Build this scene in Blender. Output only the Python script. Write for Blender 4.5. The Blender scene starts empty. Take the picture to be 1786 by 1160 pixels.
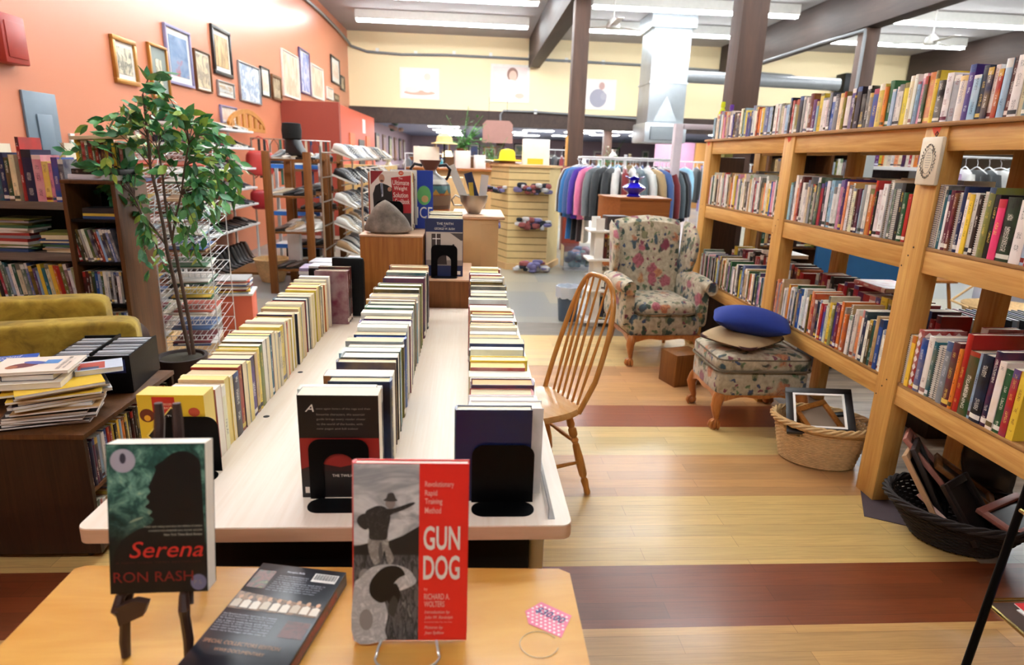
import bpy, bmesh, math, random
from mathutils import Vector, Matrix
random.seed(7)
sc = bpy.context.scene
COL = sc.collection
PI = math.pi
R_ = random

# ------------------------------------------------------------ camera, world, exposure
EYE = 1.55
CAM_M = Matrix(((0.99755858, -0.01339478, -0.06853803),
                (-0.06243264, 0.26867722, -0.96120483),
                (0.03128973, 0.96313713, 0.267185)))
FPX = 1093.0
cam_d = bpy.data.cameras.new('camera')
cam = bpy.data.objects.new('camera', cam_d); COL.objects.link(cam)
# image up / right / back axes in the room
m3 = CAM_M
cam.matrix_world = Matrix.Translation((0, 0, EYE)) @ m3.to_4x4()
cam_d.sensor_width = 36.0
cam_d.lens = FPX / 1786 * 36
cam_d.clip_start = 0.05; cam_d.clip_end = 200
cam_d.dof.use_dof = True
cam_d.dof.focus_distance = 2.3
cam_d.dof.aperture_fstop = 3.2
sc.camera = cam

world = bpy.data.worlds.new('world'); sc.world = world
world.use_nodes = True
world.node_tree.nodes['Background'].inputs[0].default_value = (0.9, 0.95, 1.0, 1)
world.node_tree.nodes['Background'].inputs[1].default_value = 0.25
sc.view_settings.view_transform = 'Standard'
sc.view_settings.look = 'None'
sc.view_settings.exposure = 0.72
sc.view_settings.gamma = 1
sc.view_settings.use_curve_mapping = False
TUBE = 42.0        # strength of the ceiling tubes
PANEL = 34.0        # strength of the back room's ceiling panels

# ------------------------------------------------------------ measuring and mesh helpers
def ray(px, py):
    return m3 @ Vector((px - 893.0, 580.0 - py, -FPX))
def onX(px, py, X):
    d = ray(px, py); t = X / d.x; return Vector((X, d.y * t, d.z * t + EYE))
def onY(px, py, Y):
    d = ray(px, py); t = Y / d.y; return Vector((d.x * t, Y, d.z * t + EYE))
def onZ(px, py, Z):
    d = ray(px, py); t = (Z - EYE) / d.z; return Vector((d.x * t, d.y * t, Z))

def lin(c):
    if isinstance(c, str):
        c = [int(c[i:i+2], 16) / 255 for i in (0, 2, 4)]
    return tuple((x / 12.92 if x <= 0.04045 else ((x + 0.055) / 1.055) ** 2.4) for x in c) + (1.0,)

class MB:
    def __init__(s): s.bm = bmesh.new()
    def _m(s, faces, m):
        if m:
            for f in faces: f.material_index = m
    def box(s, x0, x1, y0, y1, z0, z1, m=0, bev=0, M=None, seg=2):
        n0 = len(s.bm.verts)
        vs = [s.bm.verts.new((x, y, z)) for x in (x0, x1) for y in (y0, y1) for z in (z0, z1)]
        q = [(0, 1, 3, 2), (4, 6, 7, 5), (0, 4, 5, 1), (2, 3, 7, 6), (0, 2, 6, 4), (1, 5, 7, 3)]
        fs = [s.bm.faces.new([vs[i] for i in f]) for f in q]
        s._m(fs, m)
        if bev:
            es = set(e for f in fs for e in f.edges)
            bmesh.ops.bevel(s.bm, geom=list(es) , offset=bev, segments=seg, affect='EDGES', profile=0.5, material=-1)
        if M is not None:
            s.bm.verts.ensure_lookup_table()
            for v in list(s.bm.verts)[n0:]: v.co = M @ v.co
        return s
    def cbox(s, c, d, m=0, bev=0, rz=0, ry=0, rx=0):
        M = Matrix.Translation(c) @ Matrix.Rotation(rz, 4, 'Z') @ Matrix.Rotation(ry, 4, 'Y') @ Matrix.Rotation(rx, 4, 'X')
        return s.box(-d[0]/2, d[0]/2, -d[1]/2, d[1]/2, -d[2]/2, d[2]/2, m, bev, M)
    def grid(s, fn, nu, nv, m=0, cu=False, cv=False):
        vs = [[s.bm.verts.new(fn(i, j)) for j in range(nv)] for i in range(nu)]
        fs = []
        for i in range(nu if cu else nu - 1):
            for j in range(nv if cv else nv - 1):
                a, b = vs[i][j], vs[(i+1) % nu][j]
                c, d = vs[(i+1) % nu][(j+1) % nv], vs[i][(j+1) % nv]
                try: fs.append(s.bm.faces.new((a, b, c, d)))
                except ValueError: pass
        s._m(fs, m); return vs
    def tube(s, pts, r, seg=8, m=0, closed=False, caps=True):
        pts = [Vector(p) for p in pts]; n = len(pts)
        rr = r if isinstance(r, (list, tuple)) else [r] * n
        up = Vector((0, 0, 1)); frames = []
        prev = None
        for i, p in enumerate(pts):
            a = pts[(i-1) % n] if (i or closed) else pts[0]
            b = pts[(i+1) % n] if (i < n-1 or closed) else pts[-1]
            t = (b - a).normalized()
            if prev is None:
                u = t.orthogonal().normalized() if abs(t.z) > .9 else t.cross(up).normalized()
            else:
                u = (prev - t * prev.dot(t)).normalized()
            prev = u; frames.append((u, t.cross(u)))
        def fn(i, j):
            u, w = frames[i]; a = 2*PI*j/seg
            return pts[i] + (u*math.cos(a) + w*math.sin(a)) * rr[i]
        vs = s.grid(fn, n, seg, m, cu=closed, cv=True)
        if caps and not closed:
            fs = [s.bm.faces.new(vs[0][::-1]), s.bm.faces.new(vs[-1])]; s._m(fs, m)
        return s
    def lathe(s, prof, c=(0, 0, 0), seg=20, m=0, sx=1, sy=1, M=None, cap=True):
        c = Vector(c)
        def fn(i, j):
            r, z = prof[i]; a = 2*PI*j/seg
            p = Vector((r*math.cos(a)*sx, r*math.sin(a)*sy, z))
            return (M @ p if M is not None else p) + c
        vs = s.grid(fn, len(prof), seg, m, cv=True)
        if cap:
            fs = []
            for k in (0, -1):
                if prof[k][0] > 1e-4: fs.append(s.bm.faces.new(vs[k]))
            s._m(fs, m)
        return s
    def prism(s, pts, fr, depth, m=0):
        """polygon pts (a,b) lifted through frame fr (origin,A,B) and pushed depth along A x B"""
        O, A, B = [Vector(v) for v in fr]; N = A.cross(B).normalized() * depth
        f0 = [s.bm.verts.new(O + A*a + B*b) for a, b in pts]
        f1 = [s.bm.verts.new(v.co + N) for v in f0]
        fs = [s.bm.faces.new(f0[::-1]), s.bm.faces.new(f1)]
        n = len(pts)
        for i in range(n):
            fs.append(s.bm.faces.new((f0[i], f0[(i+1) % n], f1[(i+1) % n], f1[i])))
        s._m(fs, m); return s
    def poly(s, pts, fr, m=0):
        O, A, B = [Vector(v) for v in fr]
        f = s.bm.faces.new([s.bm.verts.new(O + A*a + B*b) for a, b in pts]); s._m([f], m); return s
    def puff(s, c, d, p=.35, m=0, M=None, nu=14, nv=24, pz=None):
        """super-ellipsoid cushion"""
        pz = p if pz is None else pz
        def sg(v, e): return math.copysign(abs(v) ** e, v)
        c = Vector(c)
        def fn(i, j):
            a = -PI/2 + PI*i/(nu-1); b = 2*PI*j/nv
            v = Vector((sg(math.cos(a), pz)*sg(math.cos(b), p)*d[0]/2, sg(math.cos(a), pz)*sg(math.sin(b), p)*d[1]/2, sg(math.sin(a), pz)*d[2]/2))
            return (M @ v if M is not None else v) + c
        s.grid(fn, nu, nv, m, cv=True); return s
    def build(s, name, mats, parent=None, loc=(0, 0, 0), rz=0, rot=None, smooth=40, color=None, weld=False):
        bm = s.bm
        if weld: bmesh.ops.remove_doubles(bm, verts=bm.verts, dist=1e-5)
        bmesh.ops.recalc_face_normals(bm, faces=bm.faces)
        me = bpy.data.meshes.new(name); bm.to_mesh(me); bm.free()
        for mt in (mats if isinstance(mats, (list, tuple)) else [mats]): me.materials.append(mt)
        if smooth:
            me.polygons.foreach_set('use_smooth', [True]*len(me.polygons))
            me.set_sharp_from_angle(angle=math.radians(smooth))
        o = bpy.data.objects.new(name, me); COL.objects.link(o)
        o.location = loc; o.rotation_euler = rot if rot else (0, 0, rz)
        if parent: o.parent = parent
        if color: o.color = color
        return o

LABELS = {}
def tag(o, label=None, cat=None, group=None, kind=None):
    if label: o['label'] = label
    if cat: o['category'] = cat
    if group: o['group'] = group
    if kind: o['kind'] = kind
    return o
def empty(name, loc=(0, 0, 0), rz=0, rot=None, label=None, cat=None, group=None):
    o = bpy.data.objects.new(name, None); COL.objects.link(o)
    o.location = loc; o.rotation_euler = rot if rot else (0, 0, rz); o.empty_display_size = .05
    return tag(o, label, cat, group)
def struct(o): o['kind'] = 'structure'; return o
def dup(root, loc=None, rz=None, label=None, group=None, color=None, rot=None):
    r = root.copy(); COL.objects.link(r)
    if loc is not None: r.location = loc
    if rz is not None: r.rotation_euler = (0, 0, rz)
    if rot is not None: r.rotation_euler = rot
    if label: r['label'] = label
    if group: r['group'] = group
    if color: r.color = color
    for ch in root.children:
        c = ch.copy(); COL.objects.link(c); c.parent = r
        if color: c.color = color
        for g in ch.children:
            d = g.copy(); COL.objects.link(d); d.parent = c
    return r
ORD = 'first second third fourth fifth sixth seventh eighth ninth tenth eleventh twelfth thirteenth fourteenth fifteenth sixteenth seventeenth eighteenth nineteenth twentieth'.split()
def nth(i):
    if i < 20: return ORD[i]
    n = i + 1
    return '%d%s' % (n, {1: 'st', 2: 'nd', 3: 'rd'}.get(n % 10, 'th'))

# ------------------------------------------------------------ materials
MATS = {}
class NT:
    def __init__(s, name):
        s.m = bpy.data.materials.new(name); s.m.use_nodes = True
        s.t = s.m.node_tree; s.n = s.t.nodes; s.b = s.n['Principled BSDF']
    def add(s, typ, **k):
        n = s.n.new(typ)
        for a, v in k.items():
            if a.startswith('i_'):
                key = a[2:]; n.inputs[int(key) if key.isdigit() else key.replace('_', ' ')].default_value = v
            else: setattr(n, a, v)
        return n
    def lk(s, a, b): s.t.links.new(a, b)
    def mix(s, f, a, b, mode='MIX'):
        n = s.n.new('ShaderNodeMix'); n.data_type = 'RGBA'; n.blend_type = mode
        for sock, v in ((n.inputs[0], f), (n.inputs[6], a), (n.inputs[7], b)):
            if hasattr(v, 'links'): s.lk(v, sock)
            else: sock.default_value = v
        return n.outputs[2]
    def math(s, op, a, b=0.0, c=None):
        n = s.n.new('ShaderNodeMath'); n.operation = op
        for i, v in enumerate((a, b) if c is None else (a, b, c)):
            if hasattr(v, 'links'): s.lk(v, n.inputs[i])
            else: n.inputs[i].default_value = v
        return n.outputs[0]
    def ramp(s, f, stops, interp='LINEAR'):
        n = s.n.new('ShaderNodeValToRGB'); s.lk(f, n.inputs[0]); cr = n.color_ramp; cr.interpolation = interp
        while len(cr.elements) < len(stops): cr.elements.new(.5)
        for e, (p, c) in zip(cr.elements, stops): e.position = p; e.color = c if len(c) == 4 else lin(c)
        return n.outputs[0]
    def coord(s, kind='Object', scale=(1, 1, 1), rot=(0, 0, 0), loc=(0, 0, 0)):
        tc = s.n.new('ShaderNodeTexCoord'); mp = s.n.new('ShaderNodeMapping')
        s.lk(tc.outputs[kind], mp.inputs[0]); mp.inputs[1].default_value = loc
        mp.inputs[2].default_value = rot; mp.inputs[3].default_value = scale
        return mp.outputs[0]
    def geo(s, scale=(1, 1, 1)):
        g = s.n.new('ShaderNodeNewGeometry'); mp = s.n.new('ShaderNodeMapping')
        s.lk(g.outputs['Position'], mp.inputs[0]); mp.inputs[3].default_value = scale
        return mp.outputs[0]
    def noise(s, v, scale=5, detail=3, rough=.5, dist=0):
        n = s.n.new('ShaderNodeTexNoise'); s.lk(v, n.inputs['Vector'])
        n.inputs['Scale'].default_value = scale; n.inputs['Detail'].default_value = detail
        n.inputs['Roughness'].default_value = rough; n.inputs['Distortion'].default_value = dist
        return n.outputs[0]
    def voro(s, v, scale=5, rnd=1, out='Distance', feature='F1'):
        n = s.n.new('ShaderNodeTexVoronoi'); n.feature = feature; s.lk(v, n.inputs['Vector'])
        n.inputs['Scale'].default_value = scale; n.inputs['Randomness'].default_value = rnd
        return n.outputs[out], n
    def bump(s, h, strength=.3, dist=.01):
        n = s.n.new('ShaderNodeBump'); s.lk(h, n.inputs['Height'])
        n.inputs['Strength'].default_value = strength; n.inputs['Distance'].default_value = dist
        s.lk(n.outputs[0], s.b.inputs['Normal'])
    def set(s, color=None, rough=.5, metal=0, spec=None, emit=None, es=0, trans=0, alpha=None, sheen=0, coat=0):
        if color is not None:
            if hasattr(color, 'links'): s.lk(color, s.b.inputs['Base Color'])
            else: s.b.inputs['Base Color'].default_value = color
        s.b.inputs['Roughness'].default_value = rough; s.b.inputs['Metallic'].default_value = metal
        if spec is not None: s.b.inputs['Specular IOR Level'].default_value = spec
        if emit is not None:
            s.b.inputs['Emission Color'].default_value = emit; s.b.inputs['Emission Strength'].default_value = es
        if trans: s.b.inputs['Transmission Weight'].default_value = trans
        if sheen: s.b.inputs['Sheen Weight'].default_value = sheen
        if coat: s.b.inputs['Coat Weight'].default_value = coat; s.b.inputs['Coat Roughness'].default_value = .15
        return s.m
def plain(name, c, rough=.5, metal=0, var=.06, scale=12, **k):
    """a colour with slight procedural mottling"""
    if name in MATS: return MATS[name]
    t = NT(name); c = lin(c) if not (isinstance(c, tuple) and len(c) == 4) else c
    d = tuple(max(0, x*(1-var*2)) for x in c[:3]) + (1,); l = tuple(min(1, x*(1+var)) for x in c[:3]) + (1,)
    f = t.noise(t.coord('Object'), scale, 3)
    MATS[name] = t.set(t.mix(f, d, l), rough, metal, **k); return MATS[name]
def wood(name, c1, c2, axis='Y', scale=1, rough=.45, coat=0, grain=18):
    t = NT(name); s = {'X': (1, grain, grain), 'Y': (grain, 1, grain), 'Z': (grain, grain, 1)}[axis]
    v = t.coord('Object', tuple(q*scale for q in s))
    f = t.noise(v, 1.6, 5, .62, 1.2); g = t.noise(v, 7, 2, .5)
    c = t.ramp(f, [(.3, c1), (.7, c2)])
    c = t.mix(t.math('MULTIPLY', g, .35), c, lin(c1), 'MULTIPLY')
    t.bump(g, .08, .002)
    return t.set(c, rough, coat=coat, spec=.3)
def objcolor(name, rough=.5, sheen=0, var=.12, scale=20, metal=0):
    t = NT(name); oi = t.add('ShaderNodeObjectInfo')
    f = t.noise(t.coord('Object'), scale, 3)
    c = t.mix(t.math('MULTIPLY', f, var*2), oi.outputs['Color'], (0, 0, 0, 1))
    return t.set(c, rough, metal, sheen=sheen)

M_pine = wood('pine_lumber', 'bf8a42', 'dcb064', 'Z', 1, .5)
M_pineY = wood('pine_rail', 'c08c44', 'deb26a', 'Y', 1, .5)
M_ply = wood('plywood_edge', '8a6236', 'b88a52', 'Y', 1.3, .6)
M_maple = wood('maple_laminate', 'f3e3d0', 'faeedf', 'Y', .8, .4, grain=30)
M_maple_edge = wood('maple_edge_banding', 'cfa888', 'dbb796', 'X', .8, .45, grain=12)
M_honey = wood('honey_wood', 'c98d38', 'dfae58', 'X', .6, .3, coat=.3, grain=7)
M_oak = wood('golden_oak', '985a20', 'b97a38', 'Z', 1.2, .4, grain=22)
M_chair = wood('oak_chair', 'b87830', 'd59a50', 'Z', .8, .28, coat=.4)
M_seat = wood('oak_chair_seat', 'd09a58', 'e6b878', 'X', .8, .25, coat=.4)
M_dark = wood('dark_walnut', '26150c', '3f2616', 'Z', 1, .4, grain=25)
M_mid = wood('rack_wood', '6b3f18', '8a5826', 'Z', 1, .45)
M_bookcase = wood('bookcase_veneer', '4e2f17', '6e4624', 'Z', 1, .4)
M_greyshelf = wood('greyed_shelf_board', '6d6055', '8f8171', 'X', 1, .5)
M_dresser = wood('dresser_wood', '8a4f26', 'a0602e', 'X', .7, .4)
M_tan = plain('tan_laminate', 'd6ae78', .5)
M_claw = wood('cherry_leg', 'a5622b', 'c98547', 'Z', .8, .3, coat=.3)
M_beam = wood('brown_beam', '3d302b', '4d3d36', 'Y', .3, .65, grain=10)
M_column = wood('brown_column', '4c3a32', '64493c', 'Z', .3, .6, grain=10)
M_black = plain('black_enamel_metal', '040405', .38, spec=.12)
M_blackp = plain('black_plastic', '070708', .45, spec=.2)
M_white = plain('white_paint', 'e9e6df', .5)
M_whitew = plain('white_coated_wire', 'dfe0e0', .4)
M_brass = plain('brass_tube', 'c8b070', .25, 1.0)
M_iron = plain('dark_iron', '1a1614', .5)
M_brownwd = plain('easel_wood', '3b2620', .45)
M_steel = plain('galvanised_steel', 'c4cbd0', .38, .75, var=.12, scale=3)
M_conduit = plain('grey_conduit', '8b8d90', .45, .4)
M_silver = plain('silver_metal', 'b9b4aa', .3, .9)
M_panel = plain('grey_enamel', '6f7f8d', .45)
M_redpl = plain('red_plastic', 'a12f22', .45)
M_paper = plain('white_paper', 'f2eee6', .7)
M_rock = NT('grey_rock'); _f = M_rock.noise(M_rock.coord(), 14, 6, .65)
M_rock.bump(_f, .6, .01); M_rock = M_rock.set(M_rock.ramp(_f, [(.3, '5c5248'), (.7, '9a8d80')]), .85)
M_cloth = objcolor('garment_cloth', .85, .3)
M_shoe = objcolor('shoe_leather', .45)
M_sole = plain('rubber_sole', 'd8d4cb', .6)
M_darksole = plain('dark_sole', '1d1a18', .6)
M_paint = objcolor('painted_surface', .5, var=.04)
M_pages = NT('page_edges'); _v = M_pages.coord('Object', (3, 900, 3)); _f = M_pages.noise(_v, 1, 2)
_oi = M_pages.add('ShaderNodeObjectInfo')
M_pages = M_pages.set(M_pages.mix(M_pages.math('MULTIPLY', _f, .22), _oi.outputs['Color'], lin('a58c64')), .75)
M_pagesf = NT('cream_page_edges'); _f = M_pagesf.noise(M_pagesf.coord('Object', (3, 900, 3)), 1, 2)
M_pagesf = M_pagesf.set(M_pagesf.ramp(_f, [(.3, 'cfc2a6'), (.7, 'efe6d2')]), .75)

def cover_material():
    t = NT('book_cover_print'); oi = t.add('ShaderNodeObjectInfo')
    tc = t.add('ShaderNodeTexCoord'); g = t.add('ShaderNodeSeparateXYZ'); t.lk(tc.outputs['Generated'], g.inputs[0])
    o = t.add('ShaderNodeSeparateXYZ'); t.lk(tc.outputs['Object'], o.inputs[0])
    nm = t.add('ShaderNodeSeparateXYZ'); t.lk(tc.outputs['Normal'], nm.inputs[0])
    rnd = oi.outputs['Random']
    spine = t.math('LESS_THAN', nm.outputs[0], -.6)
    # random offset for patterns
    off = t.add('ShaderNodeCombineXYZ'); t.lk(t.math('MULTIPLY', rnd, 37.0), off.inputs[2]); t.lk(t.math('MULTIPLY', rnd, 11.0), off.inputs[0])
    va = t.add('ShaderNodeVectorMath', operation='ADD'); t.lk(tc.outputs['Object'], va.inputs[0]); t.lk(off.outputs[0], va.inputs[1])
    def nz(sc_, scale, det=1):
        mp = t.add('ShaderNodeMapping'); t.lk(va.outputs[0], mp.inputs[0]); mp.inputs[3].default_value = sc_
        return t.noise(mp.outputs[0], scale, det)
    # lettering on the spine: fine blobs inside a centre strip, broken into words
    let = t.math('GREATER_THAN', nz((1, 330, 420), 1, 1), .53)
    word = t.math('GREATER_THAN', nz((0, 0, 22), 1, 0), .5)
    strip = t.math('LESS_THAN', t.math('ABSOLUTE', t.math('SUBTRACT', g.outputs[1], .5)), .2)
    zz = t.math('MULTIPLY', t.math('GREATER_THAN', g.outputs[2], .12), t.math('LESS_THAN', g.outputs[2], .93))
    ink = t.math('MULTIPLY', t.math('MULTIPLY', let, word), t.math('MULTIPLY', t.math('MULTIPLY', strip, zz), spine))
    # ink colour: white on dark covers, dark on pale ones
    bw = t.add('ShaderNodeRGBToBW'); t.lk(oi.outputs['Color'], bw.inputs[0])
    pale = t.math('GREATER_THAN', bw.outputs[0], .28)
    hue = t.ramp(rnd, [(0, '1c1c28'), (.3, '7a1a16'), (.5, '16306a'), (.75, '222222')], 'CONSTANT')
    hue2 = t.ramp(t.math('FRACT', t.math('MULTIPLY', rnd, 7.3)), [(0, 'f4f0e4'), (.45, 'e8c85a'), (.7, 'f4f0e4'), (.9, 'd9dde6')], 'CONSTANT')
    inkc = t.mix(pale, hue2, hue)
    # coloured band(s)
    r2 = t.math('FRACT', t.math('MULTIPLY', rnd, 13.7))
    bandc = t.ramp(t.math('FRACT', t.math('MULTIPLY', rnd, 29.1)), [(0, 'f1ece0'), (.25, '24262c'), (.45, 'b32a20'), (.6, 'd9b13c'), (.75, '2a4d86'), (.9, '4c7a4c')], 'CONSTANT')
    band = t.math('MULTIPLY', t.math('GREATER_THAN', g.outputs[2], t.math('ADD', .74, t.math('MULTIPLY', r2, .2))), t.math('GREATER_THAN', r2, .45))
    low = t.math('MULTIPLY', t.math('LESS_THAN', t.math('ABSOLUTE', t.math('SUBTRACT', g.outputs[2], .08)), .035), t.math('LESS_THAN', r2, .5))
    c = t.mix(t.math('MULTIPLY', t.math('MULTIPLY', band, spine), .75), oi.outputs['Color'], bandc)
    c = t.mix(t.math('MULTIPLY', low, spine), c, inkc)
    # soft pictures on the faces
    pic = t.ramp(nz((14, 14, 14), 1, 3), [(.35, (0, 0, 0, 1)), (.6, (1, 1, 1, 1))])
    c = t.mix(t.math('MULTIPLY', pic, .22), c, bandc)
    c = t.mix(t.math('MULTIPLY', ink, .75), c, inkc)
    return t.set(c, .38)
M_cover = cover_material()
M_gloss = objcolor('glossy_cover', .35, var=.03)
def flat(name, c, rough=.45):
    if name in MATS: return MATS[name]
    t = NT(name); MATS[name] = t.set(lin(c), rough); return MATS[name]

def floral():
    t = NT('floral_upholstery'); v0 = t.coord('Object')
    n = t.add('ShaderNodeTexNoise', i_Scale=16.0, i_Detail=4.0); t.lk(v0, n.inputs['Vector'])
    va = t.add('ShaderNodeVectorMath', operation='MULTIPLY_ADD'); t.lk(n.outputs['Color'], va.inputs[0]); va.inputs[1].default_value = (.10,)*3; t.lk(v0, va.inputs[2])
    v = va.outputs[0]
    base = t.ramp(t.noise(v0, 30, 3), [(.3, '9c8f78'), (.7, 'c0b49b')])
    def layer(c, scale, thr, cols, rnd_thr, inner=None, sx=(1, 1, 1), loc=(0, 0, 0)):
        mp = t.add('ShaderNodeMapping'); t.lk(v, mp.inputs[0]); mp.inputs[3].default_value = sx; mp.inputs[1].default_value = loc
        d, vn = t.voro(mp.outputs[0], scale, .85)
        sep = t.add('ShaderNodeSeparateColor'); t.lk(vn.outputs['Color'], sep.inputs[0])
        col = t.ramp(sep.outputs[0], cols, 'CONSTANT')
        sm = t.add('ShaderNodeClamp'); t.lk(t.math('MULTIPLY', t.math('SUBTRACT', thr, d), 9.0), sm.inputs[0])
        m = t.math('MULTIPLY', sm.outputs[0], t.math('GREATER_THAN', sep.outputs[1], rnd_thr))
        pet = t.noise(mp.outputs[0], scale*3.2, 2, .5, 1.5)
        col2 = t.mix(t.math('MULTIPLY', t.math('GREATER_THAN', pet, .52), .45), col, inner or (.05, .03, .03, 1))
        return t.mix(m, c, col2)
    c = layer(base, 13, .42, [(0, '2f4a3c'), (.35, '6b7358'), (.6, '3b5560'), (.8, '7c7a58')], .12, sx=(1, 1.0, .65))
    c = layer(c, 17, .36, [(0, '5f7a52'), (.3, '3a4e6e'), (.55, '7c3a4a'), (.8, '2f4a3c')], .35, loc=(3, 2, 1), sx=(1, .8, 1.3))
    c = layer(c, 7.0, .40, [(0, 'b87a52'), (.35, '7c3246'), (.6, 'a85c66'), (.8, 'b98858')], .45, inner=lin('6e2a30'), loc=(7, 1, 4))
    t.bump(t.noise(v0, 240, 2), .2, .002)
    return t.set(c, .85, sheen=.2)
M_floral = floral()
M_piping = plain('upholstery_piping', '6a5f4c', .8)

def art(name, cols, scale=4, rough=.35, stretch=(1, 1, 1), dist=1.0):
    t = NT(name); f = t.noise(t.coord('Object', stretch), scale, 4, .55, dist)
    n = len(cols); st = [(.28 + .44*i/max(1, n-1), c) for i, c in enumerate(cols)]
    return t.set(t.ramp(f, st), rough)

def text_mesh(items, fr, name, parent, mats):
    """items: (string, a0, a1, b0, b1, material index, shear) fitted into boxes of the frame's plane"""
    O, A, B = [Vector(v) for v in fr]; N = A.cross(B).normalized()
    vs, fs, mi = [], [], []
    for it in items:
        s, a0, a1, b0, b1, k = it[:6]
        cu = bpy.data.curves.new('t', 'FONT'); cu.body = s; cu.shear = it[6] if len(it) > 6 else 0
        cu.offset = it[7] if len(it) > 7 else 0
        cu.resolution_u = 3
        ob = bpy.data.objects.new('t', cu); me = bpy.data.meshes.new_from_object(ob)
        if not len(me.vertices): continue
        xs = [v.co.x for v in me.vertices]; ys = [v.co.y for v in me.vertices]
        x0, x1, y0, y1 = min(xs), max(xs), min(ys), max(ys)
        n0 = len(vs)
        for v in me.vertices:
            a = a0 + (v.co.x-x0)/max(1e-6, x1-x0)*(a1-a0); b = b0 + (v.co.y-y0)/max(1e-6, y1-y0)*(b1-b0)
            vs.append(O + A*a + B*b + N*.0004)
        for p in me.polygons: fs.append([n0+i for i in p.vertices]); mi.append(k)
        bpy.data.objects.remove(ob); bpy.data.curves.remove(cu); bpy.data.meshes.remove(me)
    me = bpy.data.meshes.new(name); me.from_pydata(vs, [], fs)
    for m in mats: me.materials.append(m)
    me.polygons.foreach_set('material_index', mi)
    o = bpy.data.objects.new(name, me); COL.objects.link(o); o.parent = parent
    return o

# ------------------------------------------------------------ books
PAL = dict(w='ebe7de', c='e6d8b4', r='a31a16', b='184c9a', n='131b42', g='14502c', k='0d0d10', y='e6c93c', o='dd7a2b',
           p='452570', m='641430', t='145f6e', s='8d8f92', l='8fb6cf', h='d98aa0', a='bf9a6a', v='7c8030', d='2c180f',
           f='e23f78', u='6fa39a', q='c9cfd4', i='f2efe8')
CN = dict(w='white', c='cream', r='red', b='blue', n='navy', g='green', k='black', y='yellow', o='orange', p='purple',
          m='maroon', t='teal', s='grey', l='pale blue', h='pink', a='tan', v='olive', d='dark brown', f='hot pink', u='sea green', q='silver grey', i='off-white')
def vary(k):
    c = lin(PAL[k]); j = R_.uniform(.85, 1.12)
    return tuple(min(1, x*j*R_.uniform(.94, 1.06)) for x in c[:3]) + (1,)
def bx(vs, fs, mi, x0, x1, y0, y1, z0, z1, m):
    n = len(vs); vs += [(x, y, z) for x in (x0, x1) for y in (y0, y1) for z in (z0, z1)]
    fs += [tuple(n+i for i in f) for f in [(0, 1, 3, 2), (4, 6, 7, 5), (0, 4, 5, 1), (2, 3, 7, 6), (0, 2, 6, 4), (1, 5, 7, 3)]]
    mi += [m]*6
def raw(name, vs, fs, mi, mats, parent=None):
    me = bpy.data.meshes.new(name); me.from_pydata(vs, [], fs)
    for m in mats: me.materials.append(m)
    me.polygons.foreach_set('material_index', mi); me.update()
    o = bpy.data.objects.new(name, me); COL.objects.link(o)
    if parent: o.parent = parent
    return o
def spine_round(vs, fs, mi, w, t, h, c, rnd):
    """rounded spine strip on the -x side"""
    n = len(vs); K = 6
    for z in (0, h):
        for k in range(K+1):
            a = -1 + 2*k/K
            vs.append((-w/2 - rnd*(1-a*a), a*t/2, z))
        for k in range(K+1):
            a = -1 + 2*k/K
            vs.append((-w/2 + c, a*t/2, z))
    L = 2*(K+1)
    for k in range(K):
        fs.append((n+k, n+L+k, n+L+k+1, n+k+1)); mi.append(0)
        fs.append((n+L+k, n+L+K+1+k, n+L+K+2+k, n+L+k+1)); mi.append(0)
        fs.append((n+k, n+k+1, n+K+2+k, n+K+1+k)); mi.append(0)
        fs.append((n+K+1+k, n+K+2+k, n+L+K+2+k, n+L+K+1+k)); mi.append(0)
    fs.append((n, n+K+1, n+L+K+1, n+L)); mi.append(0)
    fs.append((n+K, n+L+K, n+L+2*K+1, n+2*K+1)); mi.append(0)
def book(w, t, h, col, loc, rz=0, hard=False, parts=False, pages=None, lean=0, name=None, yaw=0, rot=None, label=None, cat=None, group=None):
    name = name or ('hardback' if hard else 'paperback'); cat = cat or name.replace('_', ' ')
    c = .0026 if hard else .0009; g = .0025 if hard else 0.0
    vs, fs, mi = [], [], []
    bx(vs, fs, mi, -w/2+c, w/2, -t/2, -t/2+c, 0, h, 0); bx(vs, fs, mi, -w/2+c, w/2, t/2-c, t/2, 0, h, 0)
    spine_round(vs, fs, mi, w, t, h, c, .004 if hard else .0012)
    pg = ([], [], [])
    bx(pg[0], pg[1], pg[2], -w/2+c, w/2-g-.0004, -t/2+c, t/2-c, g, h-g-.0002, 0)
    rt = rot if rot else (lean, 0, rz+yaw)
    if parts:
        e = empty(name, loc, rot=rt, label=label, cat=cat, group=group)
        o = raw('cover', vs, fs, mi, [M_cover], e); o.color = col
        q = raw('page_block', *pg, [M_pages], e); q.color = pages or lin('f3e9d2')
        return e
    n = len(vs); vs += pg[0]; fs += [tuple(i+n for i in f) for f in pg[1]]; mi += [1]*6
    o = raw(name, vs, fs, mi, [M_cover, M_pagesf]); o.color = col
    o.location = loc; o.rotation_euler = rt
    return tag(o, label, cat, group)
def plaincover(e):
    for c in e.children:
        if c.name.startswith('cover'):
            c.data.materials[0] = M_gloss
    return e
def coil(parent, w, t, h, mat, r=.005):
    mb = MB()
    n = int(h/.009)
    for k in range(n):
        z = .004 + k*.009; P = []
        for j in range(8):
            a = 2*PI*j/8; P.append((-w/2 - .001 + r*math.cos(a), (t/2*.9)*math.sin(a), z))
        mb.tube(P, .0011, 4, closed=True)
    return mb.build('spiral_binding', mat, parent, smooth=0)
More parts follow.
